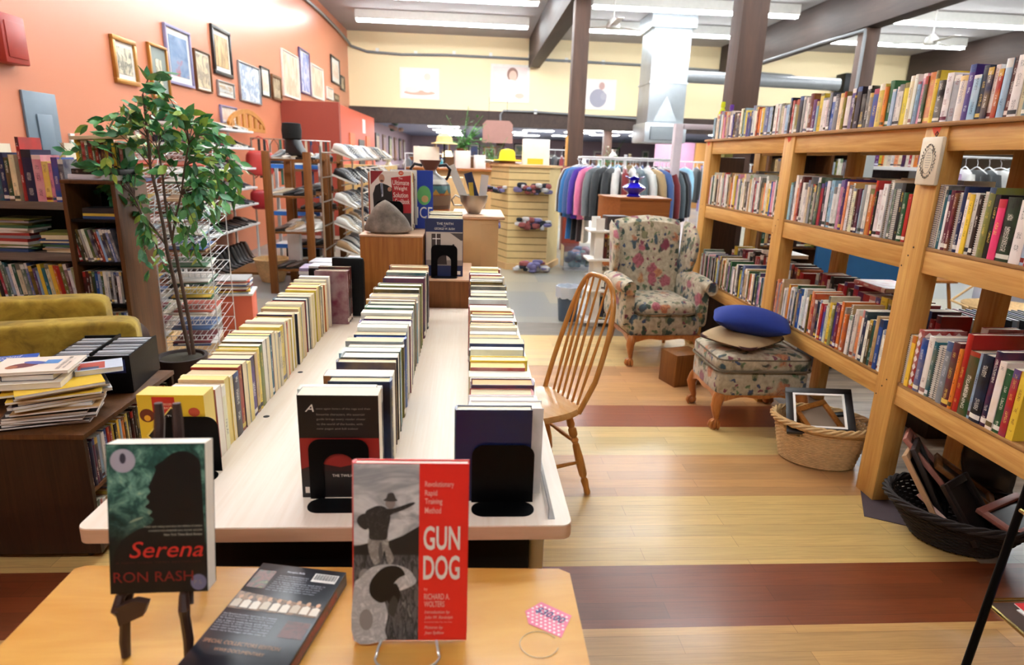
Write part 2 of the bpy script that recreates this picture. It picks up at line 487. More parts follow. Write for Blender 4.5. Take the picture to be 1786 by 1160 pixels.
def pillow(c, d, rot, mat_, nm, parent=None, pinch=.10, n=22, corner=.0, power=.5):
    mb = MB()
    def f(sgn):
        def g(i, j):
            u = -1+2*i/(n-1); v = -1+2*j/(n-1)
            e = ((1-u*u)*(1-v*v))
            th = (max(0, e)**power)
            cr = 1-corner*(u*u*v*v)**1.5
            x = cr*u*(1-pinch*.5*(1-abs(v))*abs(u)); y = cr*v*(1-pinch*.5*(1-abs(u))*abs(v))
            return Vector((x*d[0]/2, y*d[1]/2, sgn*th*d[2]/2))
        return g
    mb.grid(f(1), n, n); mb.grid(f(-1), n, n)
    return mb.build(nm, mat_, parent, c, rot=rot, weld=True, smooth=70)
# ============================================================ THE SETTING
WX, BY, CZ = -3.5, 19.3, 4.85      # left wall, back wall, ceiling
def floor_mat():
    t = NT('plank_floor')
    g = t.add('ShaderNodeNewGeometry'); s = t.add('ShaderNodeSeparateXYZ'); t.lk(g.outputs['Position'], s.inputs[0])
    x, y = s.outputs[0], s.outputs[1]
    # wide painted-looking bands of different timber running across the shop
    ys = [(-2, 'bd945c'), (1.40, 'c0965e'), (1.78, '763c20'), (2.11, 'cdad6e'), (2.64, 'bb8e5c'), (3.08, 'd2b67a'), (3.445, '8a4826'),
          (3.81, 'c99a68'), (4.235, 'c29468'), (4.60, 'dbc088'), (5.05, 'd3b57c')]
    f = t.math('DIVIDE', t.math('ADD', y, 2.0), 8.0)
    band = t.ramp(f, [((a+2)/8, c) for a, c in ys], 'CONSTANT')
    # boards: 8 cm strips, random lengths
    b = t.add('ShaderNodeTexBrick'); b.offset = .37; b.inputs['Scale'].default_value = 1
    b.inputs['Brick Width'].default_value = 1.15; b.inputs['Row Height'].default_value = .083
    b.inputs['Mortar Size'].default_value = .0012; b.inputs['Mortar Smooth'].default_value = .3
    b.inputs['Color1'].default_value = (.80, .80, .80, 1); b.inputs['Color2'].default_value = (1.08, 1.05, 1.0, 1); b.inputs['Mortar'].default_value = (.55, .5, .45, 1)
    t.lk(g.outputs['Position'], b.inputs['Vector'])
    c = t.mix(1.0, band, b.outputs['Color'], 'MULTIPLY')
    gr = t.noise(t.geo((1.2, 26, 1)), 2.2, 5, .6, 1.6)
    c = t.mix(.5, c, t.ramp(gr, [(.3, (.62, .55, .48, 1)), (.6, (1.05, 1.03, 1, 1))]), 'MULTIPLY')
    # greyer tone beyond the shelf: reflected light put into the board colour
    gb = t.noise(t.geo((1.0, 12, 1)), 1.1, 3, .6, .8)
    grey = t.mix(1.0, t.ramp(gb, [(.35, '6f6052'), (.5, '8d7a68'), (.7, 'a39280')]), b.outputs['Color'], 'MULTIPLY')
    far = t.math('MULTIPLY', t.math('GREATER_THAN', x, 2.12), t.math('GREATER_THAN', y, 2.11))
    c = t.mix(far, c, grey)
    t.bump(b.outputs['Fac'], -.15, .001)
    return t.set(c, .33, coat=.12)
def tile_mat():
    t = NT('vinyl_tile_floor'); g = t.geo((1, 1, 1))
    b = t.add('ShaderNodeTexBrick'); b.offset = .5; t.lk(g, b.inputs['Vector'])
    b.inputs['Scale'].default_value = 1; b.inputs['Brick Width'].default_value = .9; b.inputs['Row Height'].default_value = .62
    b.inputs['Mortar Size'].default_value = .002; b.inputs['Bias'].default_value = -.25
    b.inputs['Color1'].default_value = lin('8e9191'); b.inputs['Color2'].default_value = lin('b9ae90'); b.inputs['Mortar'].default_value = lin('7a7c7c')
    n = t.noise(g, 60, 3)
    return t.set(t.mix(.35, b.outputs['Color'], t.ramp(n, [(.3, '7c7f80'), (.7, 'b8b6ac')]), 'MULTIPLY'), .3)
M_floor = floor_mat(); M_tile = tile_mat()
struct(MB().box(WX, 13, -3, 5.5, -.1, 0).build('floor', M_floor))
struct(MB().box(WX, 20, 5.95, 38, -.1, 0).build('floor_tiles', M_tile))
struct(MB().box(WX, 20, 5.5, 5.95, -.1, .0).build('trim_1', wood('grey_plank_strip', '5e544b', '8d8478', 'X', 1, .5)))
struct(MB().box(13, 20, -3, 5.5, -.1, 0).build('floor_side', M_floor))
def wallpaint(name, c, r=.4):
    t = NT(name); g = t.geo(); f = t.noise(g, 1.2, 3); f2 = t.noise(g, 90, 2)
    a = lin(c); b = tuple(x*.93 for x in a[:3]) + (1,)
    t.bump(f2, .05, .002); return t.set(t.mix(f, b, a), r)
M_orange = wallpaint('orange_wall_paint', 'cf8262', .33); M_cream = wallpaint('cream_wall_paint', 'f3dcae', .5)
M_ceil = wallpaint('ceiling_panels', 'a6a09e', .8); M_redw = wallpaint('red_partition_paint', '8c3422', .5)
M_blueceil = wallpaint('back_room_ceiling_paint', '8f99b8', .8); M_mauve = wallpaint('back_room_wall_paint', 'a08a94', .7)
struct(MB().box(WX-.15, WX, -3, 38, 0, CZ+.1).build('wall_left', M_orange))
struct(MB().box(WX, 20, BY, BY+.25, 2.62, CZ).build('wall_back', M_cream))
struct(MB().box(WX-.15, 20.15, -3.15, -3, 0, CZ).build('wall_front', wallpaint('dark_front_paint', '5c524c', .7)))
struct(MB().box(20, 20.15, -3, 38, 0, CZ).build('wall_right', wallpaint('tan_side_paint', 'a08c72', .6)))
struct(MB().box(WX-.15, 20.15, -3, BY+.3, CZ, CZ+.1).build('ceiling', M_ceil))
struct(MB().box(WX, 20, BY+.25, 38, 2.66, 2.76).build('ceiling_back_room', M_blueceil))
struct(MB().box(WX-.15, 20.15, 38, 38.15, 0, 2.7).build('wall_back_room', M_mauve))
struct(MB().box(WX, WX+.03, BY+.3, 38, 0, 2.66).build('wall_back_room_left', M_mauve))
# brown beam carrying the back wall
o = MB().box(WX, 20, BY-.12, BY+.25, 2.44, 2.86).build('lintel_beam', M_beam)
tag(o, 'long dark brown beam under the cream back wall, over the opening to the back room', 'beam')
for X, l in ((1.75, 'dark brown ceiling beam above the slim column left of the silver duct'), (7.3, 'dark brown ceiling beam running right over the bookshelf, braced by a far column'), (13.0, 'dark brown ceiling beam farthest to the right, meeting the back wall')):
    o = MB().box(X-.16, X+.16, -2.9, BY-.14, 4.07, CZ-.01, bev=.008).build('ceiling_beam', M_beam); tag(o, l, 'beam')
# columns
def column(X, Y, w, top, label, base=None):
    e = empty('column', (X, Y, 0), label=label, cat='column')
    MB().box(-w/2, w/2, -w/2, w/2, 0, top, bev=.008).build('shaft', M_column, e)
    if base:
        MB().box(-w/2-.03, w/2+.03, -w/2-.03, w/2+.03, 0, 1.45, bev=.01).build('red_base_box', M_redw, e)
        MB().box(-w/2-.02, -w/2-.003, -w/2+.02, w/2-.02, 1.46, 1.95).build('wooden_side_board', M_pine, e)
    return e
column(1.76, 11.1, .25, 4.06, 'slim dark brown column with a red painted base beside the clothes racks', True)
column(7.3, 12.2, .27, 4.06, 'dark brown column with a grey conduit, behind the bookshelf on the right')
column(3.08, 7.5, .30, 4.84, 'thick dark brown column rising behind the left end of the long bookshelf')
column(.82, 18.6, .25, 2.44, 'short brown post under the lintel beam behind the hanging picture sign')
column(4.7, 22.5, .28, 2.65, 'dark post in the back room right below the silver duct')
# beam 3's end post
o = MB().box(12.75, 13.0, BY-.4, BY-.14, 0, 4.06).build('wall_post', M_column); tag(o, 'dark post against the back wall at far right under the last beam', 'column')

# lamps
M_tube = NT('lit_tube'); M_tube = M_tube.set((1, 1, 1, 1), .5, emit=(.90, .96, 1.0, 1), es=TUBE)
M_lens = NT('lit_panel'); M_lens = M_lens.set((1, 1, 1, 1), .5, emit=(.98, .98, 1.0, 1), es=PANEL)
def fixture(x0, x1, y, label, z=4.62):
    e = empty('ceiling_light', ((x0+x1)/2, y, z), label=label, cat='ceiling light', group='fluorescent strip lights under the ceiling')
    L = x1-x0
    MB().box(-L/2, L/2, -.09, .09, .03, CZ-z-.001).build('housing', M_white, e, smooth=0)
    for s in (-.045, .045):
        MB().tube([(-L/2+.03, s, 0), (L/2-.03, s, 0)], .026, 8).build('tube', M_tube, e)
rows = [(-1.3, 0), (4.4, 0), (6.9, 0), (9.4, 0), (11.75, 0), (14.15, 0), (16.6, 0)]
bays = [(-2.8, 1.35, 'left bay'), (2.45, 6.85, 'middle bay'), (8.3, 12.5, 'right bay')]
for i, (y, _) in enumerate(rows):
    for x0, x1, bn in bays:
        if (y < 9 and x0 > 8) or (y < 0 and x0 > 2): continue
        fixture(x0, x1, y, 'long lit fluorescent strip in the %s of the ceiling, %s from the back wall' % (bn, nth(len(rows)-1-i)))
fixture(14.4, 18.5, 16.6, 'lit fluorescent strip at the far right edge beyond the last ceiling beam')
M_can = M_lens
k = 0
for cx, ys in ((-1.05, (22, 25, 28, 31, 34)), (1.75, (21.5, 28)), (4.3, (21.5, 23.6, 26, 30)), (5.6, (24, 27.5)), (2.6, (25.6, 31)), (7.2, (22, 27)), (9.5, (24,))):
    for y in ys:
        e = empty('ceiling_panel_light', (cx, y, 2.64), cat='ceiling light', group='lit panels in the back room ceiling',
                  label='lit rectangular panel in the blue back room ceiling, %s of its line from the front, line at %.0f metres' % (nth(ys.index(y)), cx+4))
        e['label'] = 'lit back room ceiling panel, %s in the %s line from the left' % (nth(ys.index(y)), nth([-1.05, 1.75, 2.6, 4.3, 5.6, 7.2, 9.5].index(cx)))
        MB().box(-.62, .62, -.33, .33, -.005, .02).build('frame', M_white, e)
        MB().box(-.57, .57, -.28, .28, -.015, -.006).build('diffuser', M_lens, e)

# duct
e = empty('air_duct', (0, 0, 0), label='tall square galvanised steel air duct hanging from the ceiling with a grille at its foot', cat='air duct')
y0, y1, x0, x1 = 15.2, 16.2, 4.08, 4.95
MB().box(x0, x1, y0, y1, 2.45, 4.5, bev=.01).box(x0-.02, x1+.02, y0-.02, y1+.02, 3.33, 3.37).build('duct_shaft', M_steel, e)
MB().box(x0-.08, x1+.08, y0-.08, y1+.08, 4.5, CZ-.01, bev=.01).build('collar', M_steel, e)
MB().box(x0-.06, x1+.06, y0-.1, y1+.06, 2.02, 2.46, bev=.02).build('outlet_box', M_steel, e)
mb = MB().box(x0+.06, x1-.06, y0-.125, y0-.101, 2.08, 2.38, m=0)
for i in range(9): mb.box(x0+.08, x1-.08, y0-.14, y0-.126, 2.1+i*.031, 2.115+i*.031, m=1)
mb.build('grille', [flat('grille_dark', '55595c'), M_steel], e)
MB().prism([(-.28, 0), (.28, 0), (0, .55)], ((4.5, y0-.003, 2.5), (1, 0, 0), (0, 0, 1)), .03).build('triangular_flange', M_steel, e)
o = MB().tube([(4.98, 16.9, 3.72), (9.3, 16.5, 3.62)], .15, 16).build('round_duct', M_conduit); tag(o, 'long grey round pipe running right from the silver duct below the ceiling', 'pipe')
# white pendant fans
for p, l in (((2.72, 13.2, 0), 'white pendant ceiling fan behind the slim brown column'), ((9.3, 13.3, 0), 'white pendant ceiling fan above the right end of the bookshelf')):
    e = empty('ceiling_fan', (p[0], p[1], CZ), label=l, cat='ceiling fan')
    MB().lathe([(.06, -.005), (.07, -.05), (.04, -.12), (.015, -.14), (.015, -.62)], seg=14).build('rod', M_white, e)
    MB().lathe([(.03, -.60), (.1, -.66), (.14, -.76), (.13, -.8), (.02, -.82)], seg=18).build('motor_housing', M_white, e)
    for k in range(3): MB().box(.12, .75, -.06, .06, -.755, -.745).build('blade', M_white, e, rz=k*2.094+.5)
# conduits
def conduit(pts, r, label, clips=()):
    e = empty('conduit', (0, 0, 0), label=label, cat='conduit')
    MB().tube(pts, r, 8).build('pipe', M_conduit, e)
    for c in clips: MB().cbox(c, (.09, .05, .12)).build('clamp', M_white, e)
Yc = BY-.05
cp = [onY(x, y, Yc) for x, y in ((612, 80), (640, 90), (700, 95), (780, 96), (860, 100), (920, 103), (1000, 107), (1130, 114), (1230, 122), (1330, 128), (1380, 132), (1430, 152), (1490, 164))]
conduit([onX(x, y, WX+.05) for x, y in ((470, -60), (535, 0), (560, 22), (590, 52))] + [Vector((WX+.08, BY-.3, cp[0].z+.06))] + cp, .035,
        'thin grey conduit running along the left wall then across the cream back wall', [onY(x, y, BY-.04) for x, y in ((658, 88), (725, 93), (792, 93), (856, 96), (924, 99), (988, 105), (1052, 109))])
cp = [onY(x, y, BY-.17) for x, y in ((873, 236), (873, 200), (878, 193), (935, 195), (1110, 207))]
conduit(cp, .03, 'grey conduit bent downwards along the lintel beam above the picture sign', [onY(934, 195, BY-.16), onY(1116, 206, BY-.16)])
conduit([(7.12, 12.02, 2.2), (7.12, 12.02, 3.9), (7.1, 12.0, 4.0), (7.1, 13.5, 4.03), (7.1, 18, 4.03)], .03, 'thin grey conduit climbing the far column and following the ceiling beam on the right')
# speaker by the conduit on the far right
p = onY(1482, 146, 18.9)
o = MB().box(p.x-.33, p.x+.33, 18.6, 19.1, p.z-.45, p.z+.25, bev=.02).build('loudspeaker', M_blackp); tag(o, 'black box loudspeaker on the back wall near the right column', 'loudspeaker')
o = MB().box(p.x-.4, p.x+.4, 18.5, 19.15, p.z-.56, p.z-.47).build('wall_bracket', M_white); tag(o, 'small white shelf under the black loudspeaker', 'shelf')

# ---------------------------------------------------------- things on the left wall
def slab(fr4):  # 4 wall points -> y0,y1,z0,z1
    return min(p.y for p in fr4), max(p.y for p in fr4), min(p.z for p in fr4), max(p.z for p in fr4)
def wall_picture(y0, y1, z0, z1, wall, fc, mat_c, artm, label, fw=.035, mw=.06, name='framed_picture', group='framed pictures on the orange wall'):
    """wall = 'L' (on left wall, faces +x) or 'B' (on back wall, faces -y; y0,y1 are x)"""
    W, H = y1-y0, z1-z0; c = ((y0+y1)/2, (z0+z1)/2)
    if wall == 'L': loc, rz = (WX+.002, c[0], c[1]), PI/2
    else: loc, rz = (c[0], wall, c[1]), 0
    e = empty(name, loc, rz, label=label, cat='picture', group=group)
    d = .035
    mb = MB()
    for a0, a1, b0, b1 in ((-W/2, W/2, H/2-fw, H/2), (-W/2, W/2, -H/2, -H/2+fw), (-W/2, -W/2+fw, -H/2+fw, H/2-fw), (W/2-fw, W/2, -H/2+fw, H/2-fw)):
        mb.box(a0, a1, -d, 0, b0, b1, bev=.004)
    mb.build('frame', fc, e)
    if mw: MB().box(-W/2+fw, W/2-fw, -.012, -.002, -H/2+fw, H/2-fw).build('mat_board', mat_c, e)
    MB().box(-W/2+fw+mw, W/2-fw-mw, -.017, -.0125, -H/2+fw+mw, H/2-fw-mw).build('artwork', artm, e)
    return e
M_gold = plain('gold_frame', 'b07a34', .35, .5); M_bronze = plain('bronze_frame', '6d4a2a', .4, .3)
M_lav = plain('lavender_frame', '8d86a8', .5); M_blk = plain('black_frame', '1f1a18', .4); M_silf = plain('silver_frame', 'a9a7a6', .35, .6)
M_purf = plain('purple_frame', '57406e', .4); M_wht = plain('white_mat', 'e8e2d8', .6); M_grymat = plain('grey_mat', '8a938c', .6)
A_bird = art('bird_print', ['e9dcc0', 'e4d6ba', '6a6a5e', 'dccfae'], 9); A_sun = art('blue_red_poster', ['35507c', '5a7ba3', '7d94b4', 'b34d4a'], 2.2, stretch=(1, 1, 2))
A_flow = art('flower_sketch', ['ddcba8', 'd8c5a2', '8d7f70', 'd5bf98'], 7); A_tan = art('tan_print', ['caa46a', 'd9b883', '8f6f4a', 'e2c795'], 5, stretch=(3, 3, .6))
A_land = art('sand_landscape', ['d9c9a8', 'a98f6c', 'c5cdd0', '8f7c60'], 5, stretch=(.6, .6, 4)); A_pink = art('pale_pink_print', ['ecdfce', 'e8d9c8', 'd9b9a0', 'efe4d6'], 6)
A_blue = art('white_blue_print', ['eef0ee', 'd8e2e8', '7d96b8', 'f0efe6'], 7); A_fig = art('pale_figure_print', ['eee6d6', 'e5d8c0', 'c7a987', 'f2ebde'], 2.5, stretch=(2, 2, .8))
A_cob = art('cobalt_print', ['3a4b94', '6f86c4', 'd8dcec', '8a5a78'], 5, stretch=(2, 2, .8)); A_brn = art('brown_painting', ['5d4a38', '8a755a', 'b8a88a', '3a2f26'], 5)
FR = [((188, 58), (240, 152), M_gold, M_wht, A_bird, 'gold framed bird print with a cream mat, first picture from the left', .045, .05),
      ((253, 72), (296, 176), M_gold, M_grymat, A_bird, 'tall thin gold frame with grey mat right behind the ficus top', .03, .12),
      ((281, 38), (336, 155), M_lav, M_wht, A_sun, 'tall lavender framed poster of a blue landscape under a red sky', .03, .07),
      ((334, 83), (368, 163), M_bronze, M_wht, A_flow, 'thin brown framed flower sketch beside the lavender framed poster', .018, .03),
      ((364, 40), (404, 138), M_blk, M_wht, A_tan, 'black framed tan print with white mat, highest on the wall', .05, .06),
      ((376, 138), (407, 174), M_silf, M_wht, A_land, 'small silver framed sandy landscape under the black framed tan print', .02, .04),
      ((381, 182), (412, 218), M_lav, M_wht, A_pink, 'small pale pink print low on the wall by the wooden headboard', .02, .03),
      ((412, 104), (454, 184), M_silf, A_blue, A_blue, 'large silver framed white print with blue marks', .02, .02),
      ((451, 114), (470, 171), M_blk, M_wht, A_pink, 'thin black framed picture with a wide white mat', .02, .07),
      ((471, 128), (490, 178), M_bronze, M_wht, A_brn, 'dark brown painting in a bronze frame above the headboard', .05, .0),
      ((488, 83), (522, 176), M_wht, M_wht, A_fig, 'large pale unframed poster resting above the red partition', .02, .03),
      ((519, 81), (541, 168), M_purf, M_wht, A_cob, 'tall narrow purple framed cobalt blue print', .03, .03),
      ((540, 109), (564, 177), M_wht, M_wht, A_fig, 'pale tan poster right of the purple framed print', .03, .03),
      ((568, 150), (580, 176), M_wht, M_wht, A_pink, 'small white narrow print above the red partition', .02, .03),
      ((575, 94), (592, 151), M_blk, M_wht, A_pink, 'black framed picture with white mat near the far corner', .04, .12),
      ((592, 130), (600, 160), M_blk, M_wht, A_brn, 'last small dark picture beside the far corner', .05, .0),
      ((581, 162), (590, 178), M_bronze, M_wht, A_brn, 'tiny brown picture just above the red partition', .04, .0)]
for (a, b, fm, mm, am, l, fw, mw) in FR:
    P, Q = onX(a[0], a[1], WX), onX(b[0], b[1], WX)
    k = 1.4 if fw > 0 else 1
    wall_picture(P.y, Q.y, Q.z, P.z - .0, 'L', fm, mm, am, l, fw, mw)
P, Q = onX(32, 156, WX), onX(106, 262, WX)
e = empty('electric_panel', (WX+.003, (P.y+Q.y)/2, 0), PI/2, label='tall grey electric panel cover on the orange wall', cat='electric panel')
w = (Q.y-P.y)/2
MB().box(-w, w, -.02, 0, 1.45, P.z, bev=.004).build('cover_plate', M_panel, e)
MB().box(-w*.42, w*.5, -.035, -.02, 1.3+.16, P.z-.17, bev=.006).build('door', M_panel, e)
P, Q = onX(8, 44, WX+.1), onX(40, 93, WX+.1)
e = empty('fire_alarm', (WX+.001, (P.y+Q.y)/2, (P.z+Q.z)/2), PI/2, label='red fire alarm box high on the orange wall', cat='fire alarm')
MB().box(-.13, .13, -.11, 0, -.17, .17, bev=.01).build('box', M_redpl, e)
MB().box(-.1, .1, -.118, -.111, -.13, .12, bev=.003).build('faceplate', M_redpl, e)
p = onX(123, 239, WX); o = MB().box(WX+.001, WX+.02, p.y-.03, p.y+.03, p.z-.05, p.z+.03).build('wall_hook', M_white); tag(o, 'small white hook on the orange wall right of the electric panel', 'hook')

# posters on the back wall: pale prints with soft figures
def poster(a, b, label, blobs, bg):
    P, Q = onY(a[0], a[1], BY), onY(b[0], b[1], BY)
    e = empty('poster', ((P.x+Q.x)/2, BY-.003, (P.z+Q.z)/2), label=label, cat='poster', group='pale posters on the cream wall')
    W, H = Q.x-P.x, P.z-Q.z
    MB().box(-W/2, W/2, -.02, 0, -H/2, H/2).build('white_border', M_wht, e, smooth=0)
    MB().box(-W/2+.07, W/2-.07, -.024, -.0205, -H/2+.07, H/2-.07).build('picture', bg, e, smooth=0)
    mats = []; mb = MB()
    for i, (x, z, rx, rzz, c) in enumerate(blobs):
        mats.append(flat('print_'+c, c, .6))
        mb.poly([(x*W+rx*W*math.cos(t*2*PI/20), z*H+rzz*H*math.sin(t*2*PI/20)) for t in range(20)], ((0, -.026-.0015*i, 0), (1, 0, 0), (0, 0, 1)), m=i)
    mb.build('printed_figure', mats, e, smooth=0)
poster((697, 117), (766, 174), 'faded pale poster of a reclining figure, leftmost on the cream back wall', [(.0, -.3, .40, .08, 'd9a894'), (.2, -.12, .16, .16, 'eee2dc'), (.2, .22, .09, .12, 'e5cfc0'), (-.18, -.2, .2, .1, 'ecdcd2')], art('haze_a', ['f3efe8', 'efe8df'], 2))
poster((856, 111), (922, 180), 'faded poster of a person in white with head tilted, centre of the cream back wall', [(.06, .24, .14, .18, '9a7466'), (.07, .2, .1, .14, 'e3bca8'), (.0, -.2, .28, .3, 'f1ebe8'), (.25, -.32, .12, .07, 'dcb7a4')], art('haze_b', ['ecd9d2', 'e3c9c2'], 2))
poster((1019, 137), (1072, 193), 'pale poster of a figure in grey cloak, behind the slim brown column', [(-.05, -.12, .26, .3, '9a97a4'), (.05, .28, .09, .12, 'b9958c'), (.12, -.05, .1, .12, 'a8a3ad')], art('haze_c', ['eadfda', 'e6d8d2'], 2))
poster((1264, 150), (1300, 205), 'white poster half hidden by the thick brown column', [(.0, .0, .2, .2, 'e3dfda')], art('haze_d', ['f0ece6', 'eae4dc'], 2))

# red partition of the fitting rooms
P = onY(490, 178, 12.4); Q = onY(597, 175, 12.4)
o = MB().box(WX+.005, -2.45, 12.4, 12.55, 0, 2.45).build('partition_front', M_redw)
e = empty('fitting_room_partition', (0, 0, 0), label='red painted fitting room partition against the orange wall', cat='partition')
o.parent = e
mb = MB().box(-2.6, -2.45, 12.552, 16.8, 0, 2.42)
mb.build('partition_side', wallpaint('coral_partition_paint', 'c9553a', .5), e)
for y in (13.35, 15.4): MB().box(-2.449, -2.43, y, y+.55, 0, 1.95).build('doorway_panel', wallpaint('orange_door_paint', 'd06a35', .5), e)
MB().box(-2.449, -2.44, 15.0, 15.35, 2.0, 2.3).build('notice', M_paper, e)
MB().box(-2.449, -2.43, 14.4, 15.1, 1.25, 1.85).build('mirror', M_blk, e)

# hanging picture sign
c = onY(868, 230, 18.35)
e = empty('picture_sign', (c.x, 18.35, c.z), label='hanging board with a soft rose and blue picture, corners cut, under the lintel beam', cat='sign')
MB().prism([(-.42, -.3), (.42, -.3), (.42, .2), (.32, .3), (-.32, .3), (-.42, .2)], ((0, 0, 0), (1, 0, 0), (0, 0, 1)), .03).build('board', plain('sign_edge', '9a6e62', .5), e)
MB().prism([(-.38, -.26), (.38, -.26), (.38, .18), (.3, .26), (-.3, .26), (-.38, .18)], ((0, -.005, 0), (1, 0, 0), (0, 0, 1)), .004).build('picture', art('rose_cloud_print', ['5b5878', '6e6480', 'c79a90', '57506a'], 4), e)
MB().tube([(-.25, .02, .28), (-.25, .0, .9)], .006, 5).tube([(.25, .02, .28), (.25, .0, .9)], .006, 5).build('hanging_wires', M_iron, e)
MB().box(-.04, .04, .031, .125, -.1, .1).build('wall_bracket', M_iron, e)
# ============================================================ THE LONG PINE BOOKSHELF ON THE RIGHT
SX = 1.97
PW, PD = .135, .09
posts_y = [1.28, 2.675, 3.955, 5.33]
shelf = empty('pine_bookshelf', (SX, 0, 0), label='long open bookshelf of rough pine posts and rails, full of books', cat='bookshelf')
Z1, Z2, Z3 = 1.755, 1.236, .612
for i, y in enumerate(posts_y):
    for X, w, d in ((0, PW, PD), (.44, .11, .06)):
        zt = Z1-.018
        yy = y + (.03 if X else 0)
        o = MB().box(X, X+d, yy-w/2, yy+w/2, 0, zt, bev=.003).build('post', M_pine, shelf)
        if not X:
            MB().poly([(-.02, 0), (.035, 0), (.03, -.02), (.005, -.035), (-.012, -.015)], ((X-.0012, y+.01, zt-.002), (0, -1, 0), (0, 0, 1))).build('paint_mark', flat('orange_crayon', 'd9481c'), o, smooth=0)
            mb = MB()
            for dz in (-.05, .0, .04):
                for zc in (Z2-.05, Z3-.05): mb.lathe([(0, -.001), (.004, -.001), (.004, 0)], (X-.0015, y+.02-dz*.6, zc+dz), 6, M=Matrix.Rotation(PI/2, 3, 'Y').to_4x4(), cap=False)
            mb.build('screw_heads', M_iron, o)
for i in range(3):
    ya, yb = posts_y[i]+PW/2+.0005, posts_y[i+1]-PW/2-.0005
    for z, hh in ((Z1-.0185, .098), (Z2-.0155, .098), (Z3-.0155, .092)):
        MB().box(.008, .046, ya, yb, z-hh, z, bev=.003).build('rail', M_pineY, shelf)
        MB().box(.445, .48, ya+.03, yb+.03, z-hh, z, bev=.003).build('rail', M_pineY, shelf)
MB().box(-.012, .52, 1.21, 5.41, Z1-.018, Z1, bev=.002).build('shelf_board', M_ply, shelf)
for z in (Z2, Z3):
    for i in range(3):
        MB().box(.006, .50, posts_y[i]+PW/2+.001, posts_y[i+1]-PW/2-.001, z-.015, z, bev=.001).build('shelf_board', M_ply, shelf)
# plaque hung on the near post
e = empty('plaque', (SX-.0015, 2.66, 1.60), -PI/2, label='cream wooden plaque with an ornate oval scroll border hung on the pine post', cat='plaque')
MB().box(-.062, .062, -.022, 0, -.105, .095, bev=.008).build('board', plain('cream_plaque', 'e9dfc6', .5), e)
mb = MB()
for k in range(26):
    a = 2*PI*k/26; mb.tube([(.034*math.cos(a)*(1+.25*math.sin(6*a)), -.0235, .06*math.sin(a)*(1+.2*math.cos(4*a))-.005), (.042*math.cos(a+.12)*1.05, -.0235, .07*math.sin(a+.12)-.005), (.036*math.cos(a+.22), -.0235, .064*math.sin(a+.22)-.005)], .0016, 4)
mb.tube([(.028*math.cos(2*PI*k/30), -.0235, .052*math.sin(2*PI*k/30)-.005) for k in range(30)], .0008, 4, closed=True)
mb.build('scroll_border', plain('grey_ink', '77756c', .6), e)
mb = MB()
for k in range(7): mb.box(-.016+.002*abs(k-3), .016-.002*abs(k-3), -.0232, -.0222, .028-k*.01, .030-k*.01)
mb.build('printed_verse', flat('verse_ink', '9a968a'), e, smooth=0)
MB().tube([(0, -.006, .093), (-.008, -.006, .108), (0, -.006, .117), (.008, -.006, .108), (0, -.006, .093)], .0018, 6).build('hanging_loop', M_iron, e)

def fill(y0, y1, z, xf, hs, ts, seq, place, row, spiral=(), depth=(.13, .17), jitter=.008, parts=False, cat='book', near_first=True, hardp=.3, lean=0, special=None, kind='cookbook'):
    """books upright along y, spines towards the aisle (-x); y0 = nearest"""
    y = y0; i = 0; cnt = {}
    while True:
        k = seq[i % len(seq)]
        t = R_.uniform(*ts)
        if y+t > y1: break
        h = R_.uniform(*hs); w = R_.uniform(*depth)
        if depth[0] < .14 and h > .21: w = min(.17, h*.72)
        hard = R_.random() < hardp
        tl = (R_.choice(('thick ', 'fat ')) if t > ts[0]+.75*(ts[1]-ts[0]) else ('thin ' if t < ts[0]+.25*(ts[1]-ts[0]) else ''))
        nm = CN[k]
        sp = i in spiral
        lab = '%s%s %s, %s in the %s' % (tl, nm, 'spiral cookbook' if sp else kind, nth(i), place)
        x = xf + w/2 + R_.uniform(0, jitter)
        if sp:
            e = empty('spiral_book', (x+.006, y+t/2, z+.0006), label=lab, cat='cookbook', group=row)
            vs, fs, mi = [], [], []
            bx(vs, fs, mi, -w/2, w/2, -t/2, -t/2+.001, 0, h, 0); bx(vs, fs, mi, -w/2, w/2, t/2-.001, t/2, 0, h, 0); 
            c = raw('cover', vs, fs, mi, [M_cover], e); c.color = vary(k)
            vs, fs, mi = [], [], []; bx(vs, fs, mi, -w/2+.002, w/2-.002, -t/2+.0012, t/2-.0012, .001, h-.002, 0)
            c = raw('page_block', vs, fs, mi, [M_pages], e); c.color = lin('e8e2d4')
            coil(e, w, t, h, M_white if k in 'kdgtnm' else M_iron)
        else:
            book(w, t, h, vary(k), (x, y+t/2, z+.0005), 0, hard, parts, lean=0, label=lab, group=row, name=kind)
        y += t + .0006 + (R_.random() < .1)*.002; i += 1
TOPSEQ = 'kndkpiwsahoitcwdlrwnklpwsikyoghlwcywilgoybskkdkpwvcsbniwylpmwwskvwrdlwcirwklbsyworwinbpylvc'
fill(1.9, 5.33, Z1, SX+.012, (.165, .215), (.018, .044), TOPSEQ, 'top row of the pine bookshelf, from the camera', 'paperbacks along the top of the pine bookshelf', depth=(.11, .15), kind='paperback')
